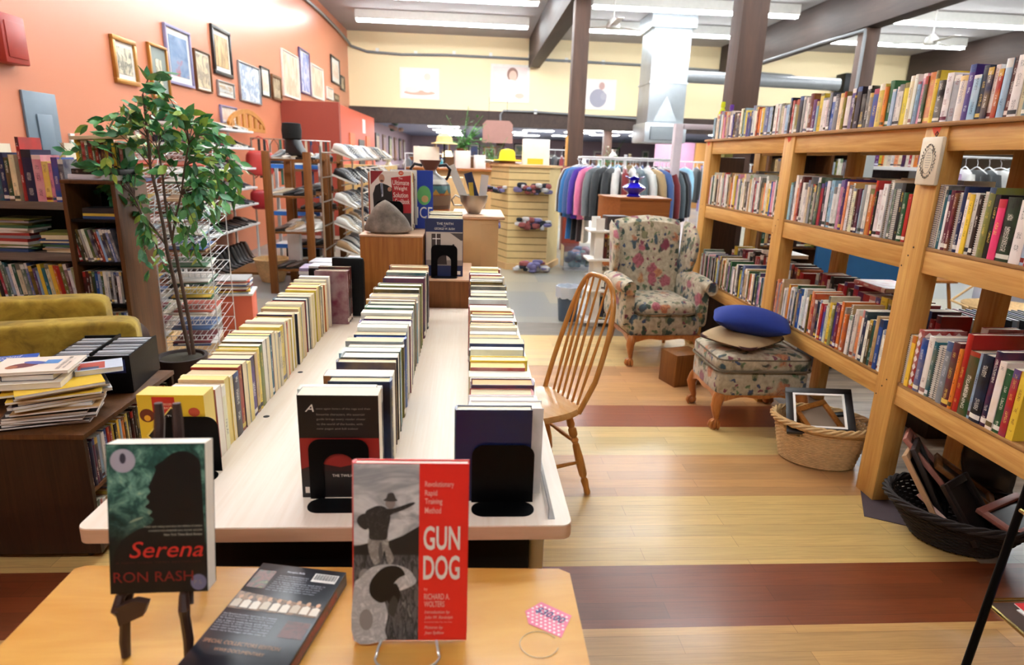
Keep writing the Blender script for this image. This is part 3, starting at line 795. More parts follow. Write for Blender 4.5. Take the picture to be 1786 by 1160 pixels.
# near bay, middle shelf (counted towards the camera in the photo: from the plaque post)
def explicit(y1, z, xf, items, place, row, ymin=1.36):
    """from the far post towards the camera; items (colour, thickness, height, kind)"""
    y = y1; out = []
    for i, it in enumerate(items):
        k, t, h = it[:3]; kind = it[3] if len(it) > 3 else ''
        if y-t < ymin: break
        w = h*.74 if h < .26 else h*.72
        lab = '%s %s, %s from the plaque post on the %s' % (CN[k], {'s': 'spiral cookbook', 'h': 'hardcover cookbook', '': 'cookbook'}[kind], nth(i), place)
        x = xf + w/2 + R_.uniform(0, .006)
        if kind == 's':
            e = empty('spiral_book', (x+.006, y-t/2, z+.0006), label=lab, cat='cookbook', group=row)
            vs, fs, mi = [], [], []
            bx(vs, fs, mi, -w/2, w/2, -t/2, -t/2+.001, 0, h, 0); bx(vs, fs, mi, -w/2, w/2, t/2-.001, t/2, 0, h, 0)
            c = raw('cover', vs, fs, mi, [M_cover], e); c.color = vary(k)
            vs, fs, mi = [], [], []; bx(vs, fs, mi, -w/2+.002, w/2-.002, -t/2+.0012, t/2-.0012, .001, h-.002, 0)
            c = raw('page_block', vs, fs, mi, [M_pages], e); c.color = lin('e8e2d4')
            coil(e, w, t, h, M_white if k in 'kdgtnm' else M_iron); o = e
        else:
            o = book(w, t, h, vary(k), (x, y-t/2, z+.0005), 0, kind == 'h', len(it) > 4, label=lab, group=row, name='cookbook')
        out.append(o); y -= t + .0008
    return out
yb1 = posts_y[1]-PW/2-.004
o = explicit(yb1, Z2, SX+.008, [('i', .022, .265, 's'), ('k', .02, .262, 's'), ('t', .016, .245), ('i', .014, .225), ('m', .022, .245), ('m', .014, .235), ('k', .026, .24, 's'), ('n', .024, .262, 'h'),
    ('i', .016, .24), ('y', .02, .235), ('w', .02, .24), ('d', .018, .235), ('k', .028, .25, 's'), ('v', .03, .265, 'h'), ('k', .024, .24), ('f', .034, .225, 'h'), ('k', .06, .235, 'h'), ('i', .048, .228, 'h'),
    ('l', .02, .235), ('r', .026, .23, 'h'), ('p', .03, .225, 'h'), ('w', .03, .24), ('g', .028, .24), ('b', .02, .23), ('c', .03, .23), ('k', .03, .24), ('m', .02, .23), ('w', .03, .23)], 'nearest middle shelf', 'cookbooks on the middle shelf, nearest bay')
def spine_text(o, items, w):
    return text_mesh(items, ((-w/2-.0055, 0, 0), (0, 0, 1), (0, 1, 0)), 'spine_lettering', o, [flat('white_ink', 'f2eee2'), flat('gold_ink', 'd8b54a'), flat('dark_ink', '1d1d22'), flat('red_ink', 'b3221c')])
def title(o, items, w, flip=False):
    # reads top to bottom on the spine: text runs down (-z), text top towards ... the aisle viewer's right
    return text_mesh([(s, -h1, -h0, b0, b1, k) for s, h0, h1, b0, b1, k in items], ((-w/2-.0058, 0, 0), (0, 0, -1), (0, -1, 0)), 'spine_lettering', o, [flat('white_ink', 'f2eee2'), flat('gold_ink', 'd8b54a'), flat('dark_ink', '1d1d22'), flat('red_ink', 'b3221c')])
# lower shelf, near bay
low = explicit(yb1, Z3, SX+.008, [('k', .03, .232, 's'), ('y', .024, .235), ('r', .034, .27, 'h'), ('b', .034, .24, 'h'), ('i', .036, .26, 'h'), ('t', .018, .245), ('k', .026, .235, 's'), ('i', .022, .24, 's'),
    ('s', .034, .268, 'h'), ('m', .036, .275, 'h'), ('o', .018, .255, 'h'), ('r', .03, .325, 'h'), ('g', .052, .265, 'h'), ('l', .014, .27), ('k', .05, .272, 'h'), ('n', .03, .3, 'h'), ('w', .03, .27), ('g', .03, .25), ('r', .03, .26), ('y', .03, .26)], 'nearest lowest shelf', 'cookbooks on the lowest shelf, nearest bay')
# far bay shelves
fill(posts_y[1]+PW/2+.004, posts_y[2]-PW/2-.004, Z2, SX+.008, (.215, .272), (.014, .034), 'krgksgsciwkrowslnkcaiophwwlgi', 'central middle shelf from its near post', 'books on the middle shelf, central bay', spiral=(4, 7, 19), hardp=.4)
fill(posts_y[2]+PW/2+.004, posts_y[3]-PW/2-.004, Z2, SX+.008, (.205, .265), (.014, .036), 'gwhbycwoakwirswiawdcwi', 'far middle shelf from its near post', 'books on the middle shelf, far bay', hardp=.3)
fill(posts_y[1]+PW/2+.004, posts_y[2]-PW/2-.004, Z3, SX+.008, (.20, .265), (.013, .03), 'iwbagkwnwowswaosompvyclbrwkmrokiq', 'central lowest shelf from its near post', 'books on the lowest shelf, central bay', spiral=(11, 13), hardp=.4)
fill(posts_y[2]+PW/2+.004, posts_y[3]-PW/2-.004, Z3, SX+.008, (.20, .25), (.013, .03), 'wsghpgkcwrgwadblyknwd', 'far lowest shelf from its near post', 'books on the lowest shelf, far bay', hardp=.4)
# second rows standing behind
for (a, b, z, nm) in ((1, 2, Z3, 'central'), (2, 3, Z3, 'far'), (2, 3, Z2, 'far'), (1, 2, Z2, 'central'), (0, 1, Z3, 'nearest')):
    seq = {1.236: 'cwskwcwhswc'}.get(z, 'rrdkwrmskyrwkmrd')
    fill(max(1.7, posts_y[a]+PW/2+.006), posts_y[b]-PW/2-.006, z, SX+.262, (.24, .30) if z == Z3 else (.24, .285), (.03, .06), seq, 'back row, %s shelf, %s bay' % ('lowest' if z == Z3 else 'middle', nm), 'books in the back rows of the pine bookshelf', depth=(.15, .17), hardp=.7, kind='hardback')
# lying on top of the back row
for y, k, l in ((3.3, 'r', 'big red book lying flat on the back row of the lowest shelf, central bay'), (4.5, 'w', 'white book lying flat on the back row of the lowest shelf, far bay')):
    book(.22, .025, .28, vary(k), (SX+.36, y+.14, Z3+.318), rot=(PI/2, 0, 0), hard=True, parts=False, label=l, group='books lying flat in the pine bookshelf')
# front lettering: big green gardening book and red and gold book
g = [o for o in low if 'green hardcover' in o['label']][0]; tg = float(g.dimensions.y)/2
W = .265*.72
text_mesh([('SU', -.045, .02, .185, .215, 0), ('Ga', -.045, .0, .14, .17, 0)], ((0, -tg-.0005, 0), (1, 0, 0), (0, 0, 1)), 'cover_lettering', g, [flat('white_ink', 'f2eee2')])
text_mesh([('GARDENING', -.15, -.03, -.008, .008, 0)], ((-W/2-.0056, 0, 0), (0, 0, -1), (0, -1, 0)), 'spine_lettering', g, [flat('white_ink', 'f2eee2')])
# red gingham cloth-patterned cover
g = low[2]; tg = float(g.dimensions.y)/2
mb = MB()
for i in range(4):
    for j in range(7):
        mb.poly([(0, .018), (.02, 0), (0, -.018), (-.02, 0)], ((-.075+i*.045, -tg-.0006, .035+j*.035), (1, 0, 0), (0, 0, 1)), 0)
mb.build('gingham_print', [flat('gingham_white', 'e8dcd4')], g, smooth=0)
mb = MB()
for j in range(7): mb.poly([(0, .016), (.012, 0), (0, -.016), (-.012, 0)], ((-.27*.72/2-.0056, 0, .03+j*.036), (0, -1, 0), (0, 0, 1)))
mb.build('gingham_spine_print', [flat('gingham_white', 'e8dcd4')], g, smooth=0)

# ============================================================ WING CHAIR
def cabriole(mb, x, y, z1, dx, dy):
    """cabriole leg ending in a claw foot"""
    n = math.hypot(dx, dy); dx /= n; dy /= n
    P = [(0, z1), (.012, z1-.03), (.03, z1-.07), (.018, z1*.45), (.002, z1*.28), (.004, .055)]
    mb.tube([(x+dx*a, y+dy*a, z) for a, z in P], [.036, .04, .036, .026, .018, .02], 10)
    mb.puff((x+dx*.012, y+dy*.012, .030), (.066, .066, .058), 1.0, nu=8, nv=12)
    for a in (-.9, -.3, .3, .9):
        c, s = math.cos(a), math.sin(a); ux, uy = dx*c-dy*s, dx*s+dy*c
        mb.tube([(x+ux*.008, y+uy*.008, .062), (x+ux*.04, y+uy*.04, .045), (x+ux*.046, y+uy*.046, .022), (x+ux*.036, y+uy*.036, .004)], [.011, .0115, .010, .006], 6)
    return mb
chair = empty('wing_armchair', (1.515, 4.96, 0), rz=.07, label='floral wing armchair with rolled arms and clawed wooden feet before the pine shelf', cat='armchair')
chair.scale = (.87, .95, 1)
MB().puff((0, .0, .325), (.68, .66, .19), .18, pz=.3).build('seat_base', M_floral, chair)
MB().puff((0, -.05, .455), (.56, .62, .14), .25, pz=.55).build('seat_cushion', M_floral, chair)
def ring(w, d, z, yc, n=.25, r=.006, k=40):
    def sg(v, e): return math.copysign(abs(v)**e, v)
    return MB().tube([(sg(math.cos(2*PI*i/k), n)*w/2, yc+sg(math.sin(2*PI*i/k), n)*d/2, z) for i in range(k)], r, 6, closed=True)
ring(.565, .625, .43, -.05).build('cushion_piping', M_piping, chair)
# front apron, shaped
def apron(mb, w, y, z, ax='x'):
    pts = []
    n = 16
    for i in range(n+1):
        u = -1+2*i/n; pts.append((u*w/2, z-.03-.022*(abs(u)**2)-.008*math.cos(u*PI*2)))
    pts += [(w/2, z), (-w/2, z)]
    if ax == 'x': mb.prism(pts, ((0, y, 0), (1, 0, 0), (0, 0, 1)), -.02)
    else: mb.prism(pts, ((y, 0, 0), (0, 1, 0), (0, 0, 1)), .02)
    return mb
apron(MB(), .62, -.335, .25).build('front_apron', M_claw, chair)
for s in (-1, 1): apron(MB(), .56, s*.325-.01, .25, 'y').build('side_apron', M_claw, chair)
for s in (-1, 1):
    cabriole(MB(), s*.30, -.31, .24, s*.7, -.7).build('front_leg', M_claw, chair)
    MB().tube([(s*.27, .27, .24), (s*.28, .31, .1), (s*.29, .35, .002)], [.025, .021, .018], 8).build('back_leg', M_claw, chair)
# back with camel top
def back_pt(u, v):   # u -1..1 across, v 0..1 up
    top = 1.085 + .045*math.cos(u*PI*.5)**1.0 - .0
    w = .30 + .03*v
    return u*w, .21+.12*v, .40+(top-.40)*v
def closed_slab(fn, nu, nv, th, name):
    """padded slab: front surface fn, puffed, with rounded back"""
    mb = MB()
    def f(i, j):
        a = 2*PI*i/nu          # around: front half then back half
        v = j/(nv-1)
        c, s = math.cos(a), math.sin(a)
        u = math.copysign(abs(c)**.5, c)
        x, y, z = fn(u, v)
        edge = math.sin(min(1, max(0, v*1.0))*PI)**.25 if 0 < v < 1 else 0
        edge = max(.0, 1-max(0, (v-.9)/.1)**2)**.5
        return Vector((x, y + (-th if s > 0 else th)*abs(s)**.5*edge, z))
    vs = mb.grid(f, nu, nv, cu=True)
    mb.bm.faces.new([r[0] for r in vs]); mb.bm.faces.new([r[-1] for r in vs][::-1])
    return mb
closed_slab(back_pt, 28, 18, .075, '').build('backrest', M_floral, chair)
for s in (-1, 1):
    # wing: curved panel from the back to the front, dropping on the arm
    mb = MB()
    n = 16; m = 14
    def wf(i, j):
        a = 2*PI*i/n; c, q = math.cos(a), math.sin(a)
        u = .5+.5*math.copysign(abs(c)**.6, c)        # 0 back .. 1 front
        v = j/(m-1)
        th = .032*abs(q)**.6*(1 if q > 0 else -1)*max(0, 1-max(0, (v-.86)/.14)**2)**.5
        reach = .30*(1-.1*v)*(math.sin(min(1, (v*1.15+.25))*PI*.5+.0)) * (1-.45*max(0, v-.75)/.25)
        z = .60 + v*(.47+.02*(1-u))
        x = s*(.335+.035*v+.03*u+th)
        return Vector((x, .30-.02*(1-v)-reach*u+.0, z))
    vs = mb.grid(wf, n, m, cu=True)
    mb.bm.faces.new([r[0] for r in vs]); mb.bm.faces.new([r[-1] for r in vs][::-1])
    mb.build('wing', M_floral, chair)
    # arm panel and roll
    mb = MB()
    mb.puff((s*.345, -.01, .47), (.11, .60, .36), .25, pz=.3)
    mb.puff((s*.375, -.04, .63), (.17, .66, .13), .75, pz=.9, nu=16)
    mb.build('armrest', M_floral, chair)
    MB().lathe([(.0, -.004), (.045, -.002), (.055, .0)], (s*.375, -.372, .63), 16, M=Matrix.Rotation(PI/2, 4, 'X'), cap=False).build('arm_rosette', M_floral, chair)

# ============================================================ OTTOMAN
ot = empty('ottoman', (1.765, 3.655, 0), rz=0, label='square floral ottoman on clawed feet, half under the pine shelf, cushions on top', cat='ottoman')
ot.scale = (.92, .76, 1)
MB().puff((0, 0, .29), (.62, .60, .16), .16, pz=.25).build('base', M_floral, ot)
MB().puff((0, 0, .415), (.64, .62, .13), .2, pz=.5).build('cushion', M_floral, ot)
ring(.645, .625, .375, 0, .2, .007).build('piping', M_piping, ot)
ring(.63, .61, .445, 0, .2, .005).build('piping', M_piping, ot)
for s in (-1, 1):
    apron(MB(), .54, s*.295+.01, .235).build('apron', M_claw, ot)
    apron(MB(), .54, s*.295-.01, .235, 'y').build('apron', M_claw, ot)
    for q in (-1, 1): cabriole(MB(), s*.275, q*.265, .225, s*.7, q*.7).build('leg', M_claw, ot)
cu = pillow((1.70, 3.66, .53), (.44, .38, .10), (.03, -.02, .62), plain('beige_quilted_cotton', 'a88d68', .9), 'square_cushion', pinch=-.05, corner=.12, power=.6)
tag(cu, 'flat beige cushion with dark red brown trim lying on the ottoman', 'cushion')
ring(.415, .355, -.004, 0, .25, .010).build('cushion_trim', plain('maroon_trim', '3d1a18', .85), cu)
cu = pillow((1.735, 3.64, .635), (.46, .31, .17), (.06, .08, -.38), plain('royal_blue_velvet', '142c7c', .9), 'throw_pillow', pinch=.06, corner=.08, power=.62)
tag(cu, 'royal blue throw pillow lying on the beige cushion on the ottoman', 'cushion')
ring(.42, .27, -.002, 0, .2, .005).build('red_seam', plain('red_seam', '5c2230', .8), cu)
pillow((0, 0, -.006), (.43, .28, .15), (0, 0, 0), plain('slate_cloth', '55606b', .9), 'grey_underside', cu, pinch=.06, corner=.08, power=.6)
o = MB().box(-.12, .12, -.1, .1, 0, .24, bev=.005).build('wooden_crate', M_mid, None, (1.56, 4.28, 0), rz=.3); tag(o, 'small brown wooden crate on the floor between the armchair and the ottoman', 'crate')

# ============================================================ LAUNDRY BASKET WITH FRAMES
def basket(name, loc, rx, ry, h, matc, label, tilt=0, rz=0, flare=.8, hole=True, n=56):
    e = empty(name, loc, rot=(0, 0, rz), label=label, cat='basket')
    mb = MB(); rowsN = int(h/.011)
    # weavers: wavy rings in and out of the stakes
    for k in range(rowsN):
        v = (k+.5)/rowsN; f = flare+(1-flare)*v; z = .008+v*(h-.02)
        P = []
        m = 112
        for i in range(m):
            a = 2*PI*i/m; w = 1+.012*math.cos(a*n/2+(k % 2)*PI)
            if hole and k > rowsN-6 and abs((a-4.0)) < .22: continue
            P.append((rx*f*w*math.cos(a), ry*f*w*math.sin(a), z + tilt*math.cos(a)*v))
        if hole and k > rowsN-6:
            j = next(i for i in range(m) if 2*PI*i/m >= 4.22); s = int((4.0-.22)/(2*PI)*m)+1
            P = P[s:]+P[:s]; mb.tube(P, .0058, 5)
        else: mb.tube(P, .0058, 5, closed=True)
    mb.build('woven_wall', matc, e)
    mb = MB()
    for i in range(n):
        a = 2*PI*(i+.5)/n; mb.tube([(rx*flare*math.cos(a)*.99, ry*flare*math.sin(a)*.99, .004), (rx*math.cos(a)*.99, ry*math.sin(a)*.99, h + tilt*math.cos(a))], .0035, 5)
    mb.build('stakes', matc, e)
    mb = MB()
    for q in range(4):
        P = [((rx+.012+.012*math.cos(i*.55+q*PI/2))*math.cos(2*PI*i/90), (ry+.012+.012*math.cos(i*.55+q*PI/2))*math.sin(2*PI*i/90), h+.004+.012*math.sin(i*.55+q*PI/2)+tilt*math.cos(2*PI*i/90)) for i in range(90)]
        mb.tube(P, .008, 5, closed=True)
    mb.build('braided_rim', matc, e)
    MB().lathe([(0, .004), (flare*.99, .004), (flare*.99, .009), (0, .009)], (0, 0, 0), 32, sx=rx, sy=ry, cap=False).build('base', matc, e)
    return e
M_wick = plain('pale_wicker', 'd9b27a', .6, var=.2, scale=40); M_dwick = plain('dark_wicker', '1f120d', .8, var=.2, scale=40)
basket('laundry_basket', (1.92, 3.04, 0), .235, .17, .235, M_wick, 'oval pale wicker basket at the foot of the pine post, holding empty frames', rz=-.42)
def frame(name, loc, rot, w, h, fw, th, mat_, label, inner=None, back=None, group='picture frames in the baskets'):
    e = empty(name, loc, rot=rot, label=label, cat='picture frame', group=group)
    mb = MB()
    for a0, a1, b0, b1 in ((-w/2, w/2, h/2-fw, h/2), (-w/2, w/2, -h/2, -h/2+fw), (-w/2, -w/2+fw, -h/2+fw, h/2-fw), (w/2-fw, w/2, -h/2+fw, h/2-fw)):
        mb.box(a0, a1, b0, b1, -th/2, th/2, bev=.002)
    mb.build('moulding', mat_, e)
    if inner:
        mb = MB(); g = .012
        for a0, a1, b0, b1 in ((-w/2+fw, w/2-fw, h/2-fw-g, h/2-fw), (-w/2+fw, w/2-fw, -h/2+fw, -h/2+fw+g), (-w/2+fw, -w/2+fw+g, -h/2+fw+g, h/2-fw-g), (w/2-fw-g, w/2-fw, -h/2+fw+g, h/2-fw-g)):
            mb.box(a0, a1, b0, b1, th/2-.006, th/2-.001)
        mb.build('white_liner', inner, e)
    if back: MB().box(-w/2+fw, w/2-fw, -h/2+fw, h/2-fw, -th/2+.001, -th/2+.004).build('backing', back, e)
    return e
frame('empty_frame', (1.89, 3.03, .29), (.55, -.12, -.42), .33, .31, .038, .02, M_blk, 'black picture frame with a white inner edge leaning in the pale wicker basket', inner=M_paper)
frame('empty_frame', (1.925, 3.075, .225), (.62, -.12, .3), .22, .2, .03, .018, M_oak, 'gold brown wooden frame inside the pale wicker basket behind the black frame', back=plain('frame_card', '9a8672', .8))
frame('empty_frame', (2.0, 3.09, .175), (.5, -.3, -.6), .24, .2, .028, .018, M_blk, 'dark frame at the right of the pale wicker basket', back=plain('frame_card', '9a8672', .8))

# ============================================================ DARK BASKET OF FRAMES
DB = Vector((2.13, 2.28, .004))
basket('round_basket', DB, .27, .22, .17, M_dwick, 'wide dark brown wicker basket on the floor, full of dark frames', flare=.62, rz=-.5, hole=False, n=48)
o = MB().box(-.28, .28, -.19, .19, .0, .003).build('floor_mat', plain('purple_grey_mat', '4a3b3f', .8), None, (2.18, 2.5, 0), rz=-.5); tag(o, 'thin dark mat on the floor poking out from under the dark basket', 'mat')
M_dfr = plain('dark_frame', '1b1413', .4); M_pkf = plain('rose_wood_frame', '9c6254', .45); M_cardf = plain('card_edge', 'b08a64', .6)
FRS = [((1.98, 2.33, .245), (-.25, .95, -.95), .30, .22, M_cardf, 'thin frame with pale edge, leftmost in the dark basket'),
       ((2.03, 2.36, .255), (-.2, 1.02, -.88), .32, .24, M_dfr, 'black frame second from the left in the dark basket'),
       ((2.09, 2.42, .275), (-.15, .75, -.80), .36, .22, M_pkf, 'long rose brown frame sloping down across the dark basket'),
       ((2.20, 2.37, .235), (-.1, .5, -.7), .27, .2, M_mid, 'brown wooden frame under the rose brown frame'),
       ((2.10, 2.20, .20), (.1, .9, -1.0), .26, .2, M_dfr, 'black frame standing in the middle of the dark basket'),
       ((2.25, 2.14, .205), (.2, -.15, .3), .24, .17, M_pkf, 'brown frame with a gold lip lying at the right rim of the dark basket')]
for i, (l, r, w, h, m, lab) in enumerate(FRS):
    frame('empty_frame', l, r, w, h, .028, .02, m, lab, back=M_dfr)
mb = MB()
mb.grid(lambda i, j: Vector((-.11+.22*i/7, .012*math.sin(i*1.1)+.01*math.sin(j*1.7), .25*j/7 + .01*math.sin(i*2.0)*(j == 7))), 8, 8)
o = mb.build('dark_album', M_dfr, None, (2.36, 2.40, .14), rot=(-.25, .0, -.25)); tag(o, 'tall dark carved board standing at the back of the dark basket', 'board')
o.modifiers.new('s', 'SOLIDIFY').thickness = .014
o = MB().cbox((0, 0, 0), (.15, .02, .004)).build('white_strip', plain('pinkish_strip', 'c9a498', .6), None, (1.955, 2.22, .19), rot=(.3, .55, -.9)); tag(o, 'short pale pinkish strip sticking up inside the left rim of the dark basket', 'strip')

# ============================================================ WINDSOR CHAIR
wc = empty('windsor_chair', (.31, 2.76, 0), rz=-PI/2+.10, label='golden oak bow back chair pushed under the right side of the long table', cat='chair')
# local: +x = chair's right, +y = front (towards table), back at -y ; rz turns +y to -x... front = local +y -> world
def wch():
    mb = MB()
    prof = [(.0, 0), (.9, 0), (1, .008), (1, .02), (.96, .034), (.8, .03), (.4, .022), (0, .02)]
    def shape(a):
        c, s = math.cos(a), math.sin(a)
        n = .62
        return (.205*math.copysign(abs(c)**n, c)*(1+.08*s), .215*math.copysign(abs(s)**.8, s))
    def f(i, j):
        r, z = prof[i]; x, y = shape(2*PI*j/40); return Vector((x*r, y*r, .412+z))
    mb.grid(f, len(prof), 40, cv=True); mb.build('seat', M_seat, wc)
    hoop = []
    rakeA = math.radians(20)
    for i in range(33):
        a = PI*i/32; c, s = math.cos(a), math.sin(a)
        x = .19*math.copysign(abs(c)**.75, c)*(1 + .05*s); zz = .60*abs(s)**.62
        hoop.append((x, -.165 - zz*math.tan(rakeA)*.9 + .05*(1-abs(c)), .435+zz) if i not in (0, 32) else (x*.86, -.15, .425))
    MB().tube(hoop, .0125, 10).build('bow', M_chair, wc)
    for k in range(6):
        u = -1+2*k/5; xt = u*.135; xb = u*.11
        s = (1-(abs(xt)/.195)**(1/.75*1.0)**1)**.0
        aa = math.acos(max(-1, min(1, math.copysign((abs(xt)/.195)**(1/.75), xt)))); zt = .60*abs(math.sin(aa))**.62
        yt = -.165 - zt*math.tan(rakeA)*.9 + .05*(1-abs(math.cos(aa)))
        P = [(xb+(xt-xb)*t, -.17+(yt+.17)*t, .43+(zt+.0)*t) for t in (0, .2, .35, .5, .7, 1)]
        MB().tube(P, [.006, .0065, .0085, .0075, .006, .005], 8).build('spindle', M_chair, wc)
    prof = [(.013, 0), (.0165, .01), (.014, .03), (.018, .07), (.012, .085), (.019, .10), (.021, .16), (.017, .25), (.013, .26), (.019, .275), (.013, .29), (.02, .30), (.02, .33), (.014, .34), (.019, .35), (.015, .41)]
    for sx in (-1, 1):
        for sy, ft in ((-1, (.17, -.21)), (1, (.16, .19))):
            top = Vector((sx*.12, sy*.12, .415)); bot = Vector((sx*ft[0]*1.05, ft[1]*1.05, .001))
            d = (top-bot); L = d.length; M = d.to_track_quat('Z', 'Y').to_matrix().to_4x4()
            MB().lathe([(r, z*L/.41) for r, z in prof], bot, 12, M=M).build('leg', M_chair, wc)
    for sx in (-1, 1): MB().tube([(sx*.16, -.17, .17), (sx*.158, 0, .17), (sx*.155, .16, .17)], [.007, .012, .007], 8).build('stretcher', M_chair, wc)
    MB().tube([(-.158, 0, .17), (0, 0, .17), (.158, 0, .17)], [.008, .012, .008], 8).build('stretcher', M_chair, wc)
    MB().tube([(-.15, -.165, .26), (0, -.165, .26), (.15, -.165, .26)], [.007, .011, .007], 8).build('stretcher', M_chair, wc)
wch()
wc.rotation_euler = (0, 0, PI/2+.40)

# ============================================================ BRASS AND BLACK STAND, bottom right
st = empty('magazine_stand', (0, 0, 0), label='black metal stand with brass wire trays at the bottom right corner', cat='magazine stand')
zt = .55
pA = onY(1716, 1047, 1.45)
legA = onY(1786, 870, 1.45); legB = onY(1683, 1165, 1.38)
dirv = (legA-legB)
MB().tube([legB - dirv*.55, legA + dirv*.5], .011, 10).build('leg', M_black, st)
MB().tube([legB - dirv*.55 + Vector((.45, .05, 0)), legA + dirv*.5 + Vector((.32, .05, 0))], .011, 10).build('leg', M_black, st)
def tray(p, w, d, nm):
    c = Vector(p)
    P = [c + Vector(v) for v in ((.015, 0, 0), (w, 0, .0), (w, -d, -.0), (.015, -d, 0), (0, -d+.02, 0), (0, -.015, 0))]
    MB().tube(P, .006, 8, closed=True).build(nm, M_brass, st)
tray(pA, .36, .30, 'brass_tray_rim')
tray(onY(1772, 885, 1.45), .36, .26, 'brass_tray_rim')
MB().box(pA.x+.008, pA.x+.35, pA.y-.29, pA.y-.008, pA.z-.006, pA.z-.003).build('tray_plate', plain('dark_tray_plate', '4a3a35', .5), st)
for i, (k, l, dx, dy) in enumerate((('b', 'pale blue magazine with a red header in the brass tray of the stand', .05, .0), ('w', 'white magazine under the blue one in the brass tray', .06, -.01))):
    z = pA.z-.0025 + (.0035 if i == 0 else 0)
    e = empty('magazine', (pA.x+.05+.12+dx*.2, pA.y-.15+dy, z), rot=(0, 0, .1*i), label=l, cat='magazine')
    MB().box(-.105, .14, -.13, .13, 0, .003).build('pages', M_paper, e, smooth=0)
    if i == 0:
        MB().box(-.105, .14, -.13, .07, .003, .0034).build('cover', flat('magazine_blue', '5b86c4'), e, smooth=0)
        MB().box(-.105, .14, .07, .13, .003, .0034).build('header', flat('magazine_red', 'c2262e'), e, smooth=0)
# ============================================================ THE LONG PALE TABLE
TX0, TX1, TY0, TY1, TZ = -.845, .242, 1.245, 3.36, .75
tb = empty('long_table', (0, 0, 0), label='long pale maple topped table carrying three rows of books', cat='table')
def rrect(x0, x1, y0, y1, r, n=6):
    P = []
    for cx, cy, a0 in ((x1-r, y0+r, -PI/2), (x1-r, y1-r, 0), (x0+r, y1-r, PI/2), (x0+r, y0+r, PI)):
        P += [(cx+r*math.cos(a0+PI/2*k/n), cy+r*math.sin(a0+PI/2*k/n)) for k in range(n+1)]
    return P
MB().prism(rrect(TX0+.001, TX1-.001, TY0+.001, TY1-.001, .024), ((0, 0, TZ-.003), (1, 0, 0), (0, 1, 0)), .003).build('table_top', M_maple, tb)
MB().prism(rrect(TX0, TX1, TY0, TY1, .025), ((0, 0, TZ-.036), (1, 0, 0), (0, 1, 0)), .0329).build('edge_banding', M_maple_edge, tb)
MB().box(-.75, .15, 1.3, 1.315, .42, .713).build('modesty_panel', M_blackp, tb)
MB().box(-.70, .21, 1.34, 1.36, .66, .713).build('cross_rail', M_blackp, tb)
for x in (-.78, .18):
    for y in (1.42, 3.2): MB().box(x-.02, x+.02, y-.02, y+.02, 0, .713, bev=.004).build('leg', M_silver, tb)
mb = MB()
for x, y in ((-.628, 1.86), (-.632, 2.28)): mb.lathe([(0, .0008), (.006, .0008), (.009, .0005), (.010, 0)], (x, y, TZ), 12, cap=False)
mb.build('screw_hole', M_blackp, tb)
o = MB().box(-.30, .16, 1.42, 1.8, .60, .66, bev=.005).build('paper_stack', M_paper, None, (0, 0, 0)); bpy.data.objects.remove(o)

def table_row(xr, y0, y1, ts, hfun, wfun, seq, pseq, place, row, spine='R', hardp=.3, xj=.01, lean=0):
    y = y0; i = 0
    while True:
        t = R_.uniform(*ts)
        if y+t > y1: break
        f = (y-y0)/(y1-y0)
        h = hfun(f)*R_.uniform(.94, 1.04); w = wfun(f)*R_.uniform(.93, 1.07)
        k = seq[i % len(seq)]; pg = lin({'c': 'efdfb8', 'y': 'efd98a', 'w': 'f6efe0', 't': 'dfc49a', 'o': 'e9bd84'}[pseq[i % len(pseq)]])
        showspine = R_.random() < (.4 if spine == 'R' else .25)
        hard = R_.random() < hardp
        lab = '%s %s %s, %s from the front in the %s' % ('thick' if t > .04 else ('thin' if t < .025 else 'medium'), CN[k], 'hardback' if hard else 'paperback', nth(i), place)
        x = xr - w/2 - R_.uniform(0, xj) if spine == 'R' else xr + w/2 + R_.uniform(0, xj)
        rz = PI if ((spine == 'R') == showspine) else 0
        book(w, t, h, vary(k), (x, y+t/2, TZ+.0008), rz, hard, True, pages=pg, lean=lean, label=lab, group=row)
        y += t + .0010; i += 1
# ---- left row: paperbacks with cream, yellow edges
def smooth(p, n=4):
    '''closed Catmull-Rom through the points, for organic printed outlines'''
    out = []; L = len(p)
    for i in range(L):
        a, b, c, d = [Vector(p[(i+k) % L]) for k in (-1, 0, 1, 2)]
        for q in range(n):
            t = q/n; out.append(tuple(.5*((2*b)+(c-a)*t+(2*a-5*b+4*c-d)*t*t+(3*b-a-3*c+d)*t**3)))
    return out
def art_mesh(parent, polys, t, name='cover_print'):
    plaincover(parent)
    """flat printed shapes on the -y face: (points, colour)"""
    cols = []; mb = MB()
    for i, (pts, c) in enumerate(polys):
        if c not in cols: cols.append(c)
        mb.poly(pts, ((0, -t/2-.0004-.00006*i, 0), (1, 0, 0), (0, 0, 1)), cols.index(c))
    return mb.build(name, [c if not isinstance(c, str) else flat('ink_'+c, c) for c in cols], parent, smooth=0)
def rect(x0, x1, z0, z1): return [(x0, z0), (x1, z0), (x1, z1), (x0, z1)]
def ell(cx, cz, rx, rz, n=24, rot=0): return [(cx+rx*math.cos(2*PI*i/n)*math.cos(rot)-rz*math.sin(2*PI*i/n)*math.sin(rot), cz+rx*math.cos(2*PI*i/n)*math.sin(rot)+rz*math.sin(2*PI*i/n)*math.cos(rot)) for i in range(n)]
T0 = .062
e = book(.162, T0, .205, lin('e0b92c'), (-.742, 1.512+T0/2, TZ+.0008), 0, False, True, pages=lin('efd477'), label='thick yellow trivia paperback with black diamond title, first in the left row', group='paperbacks in the left row on the long table')
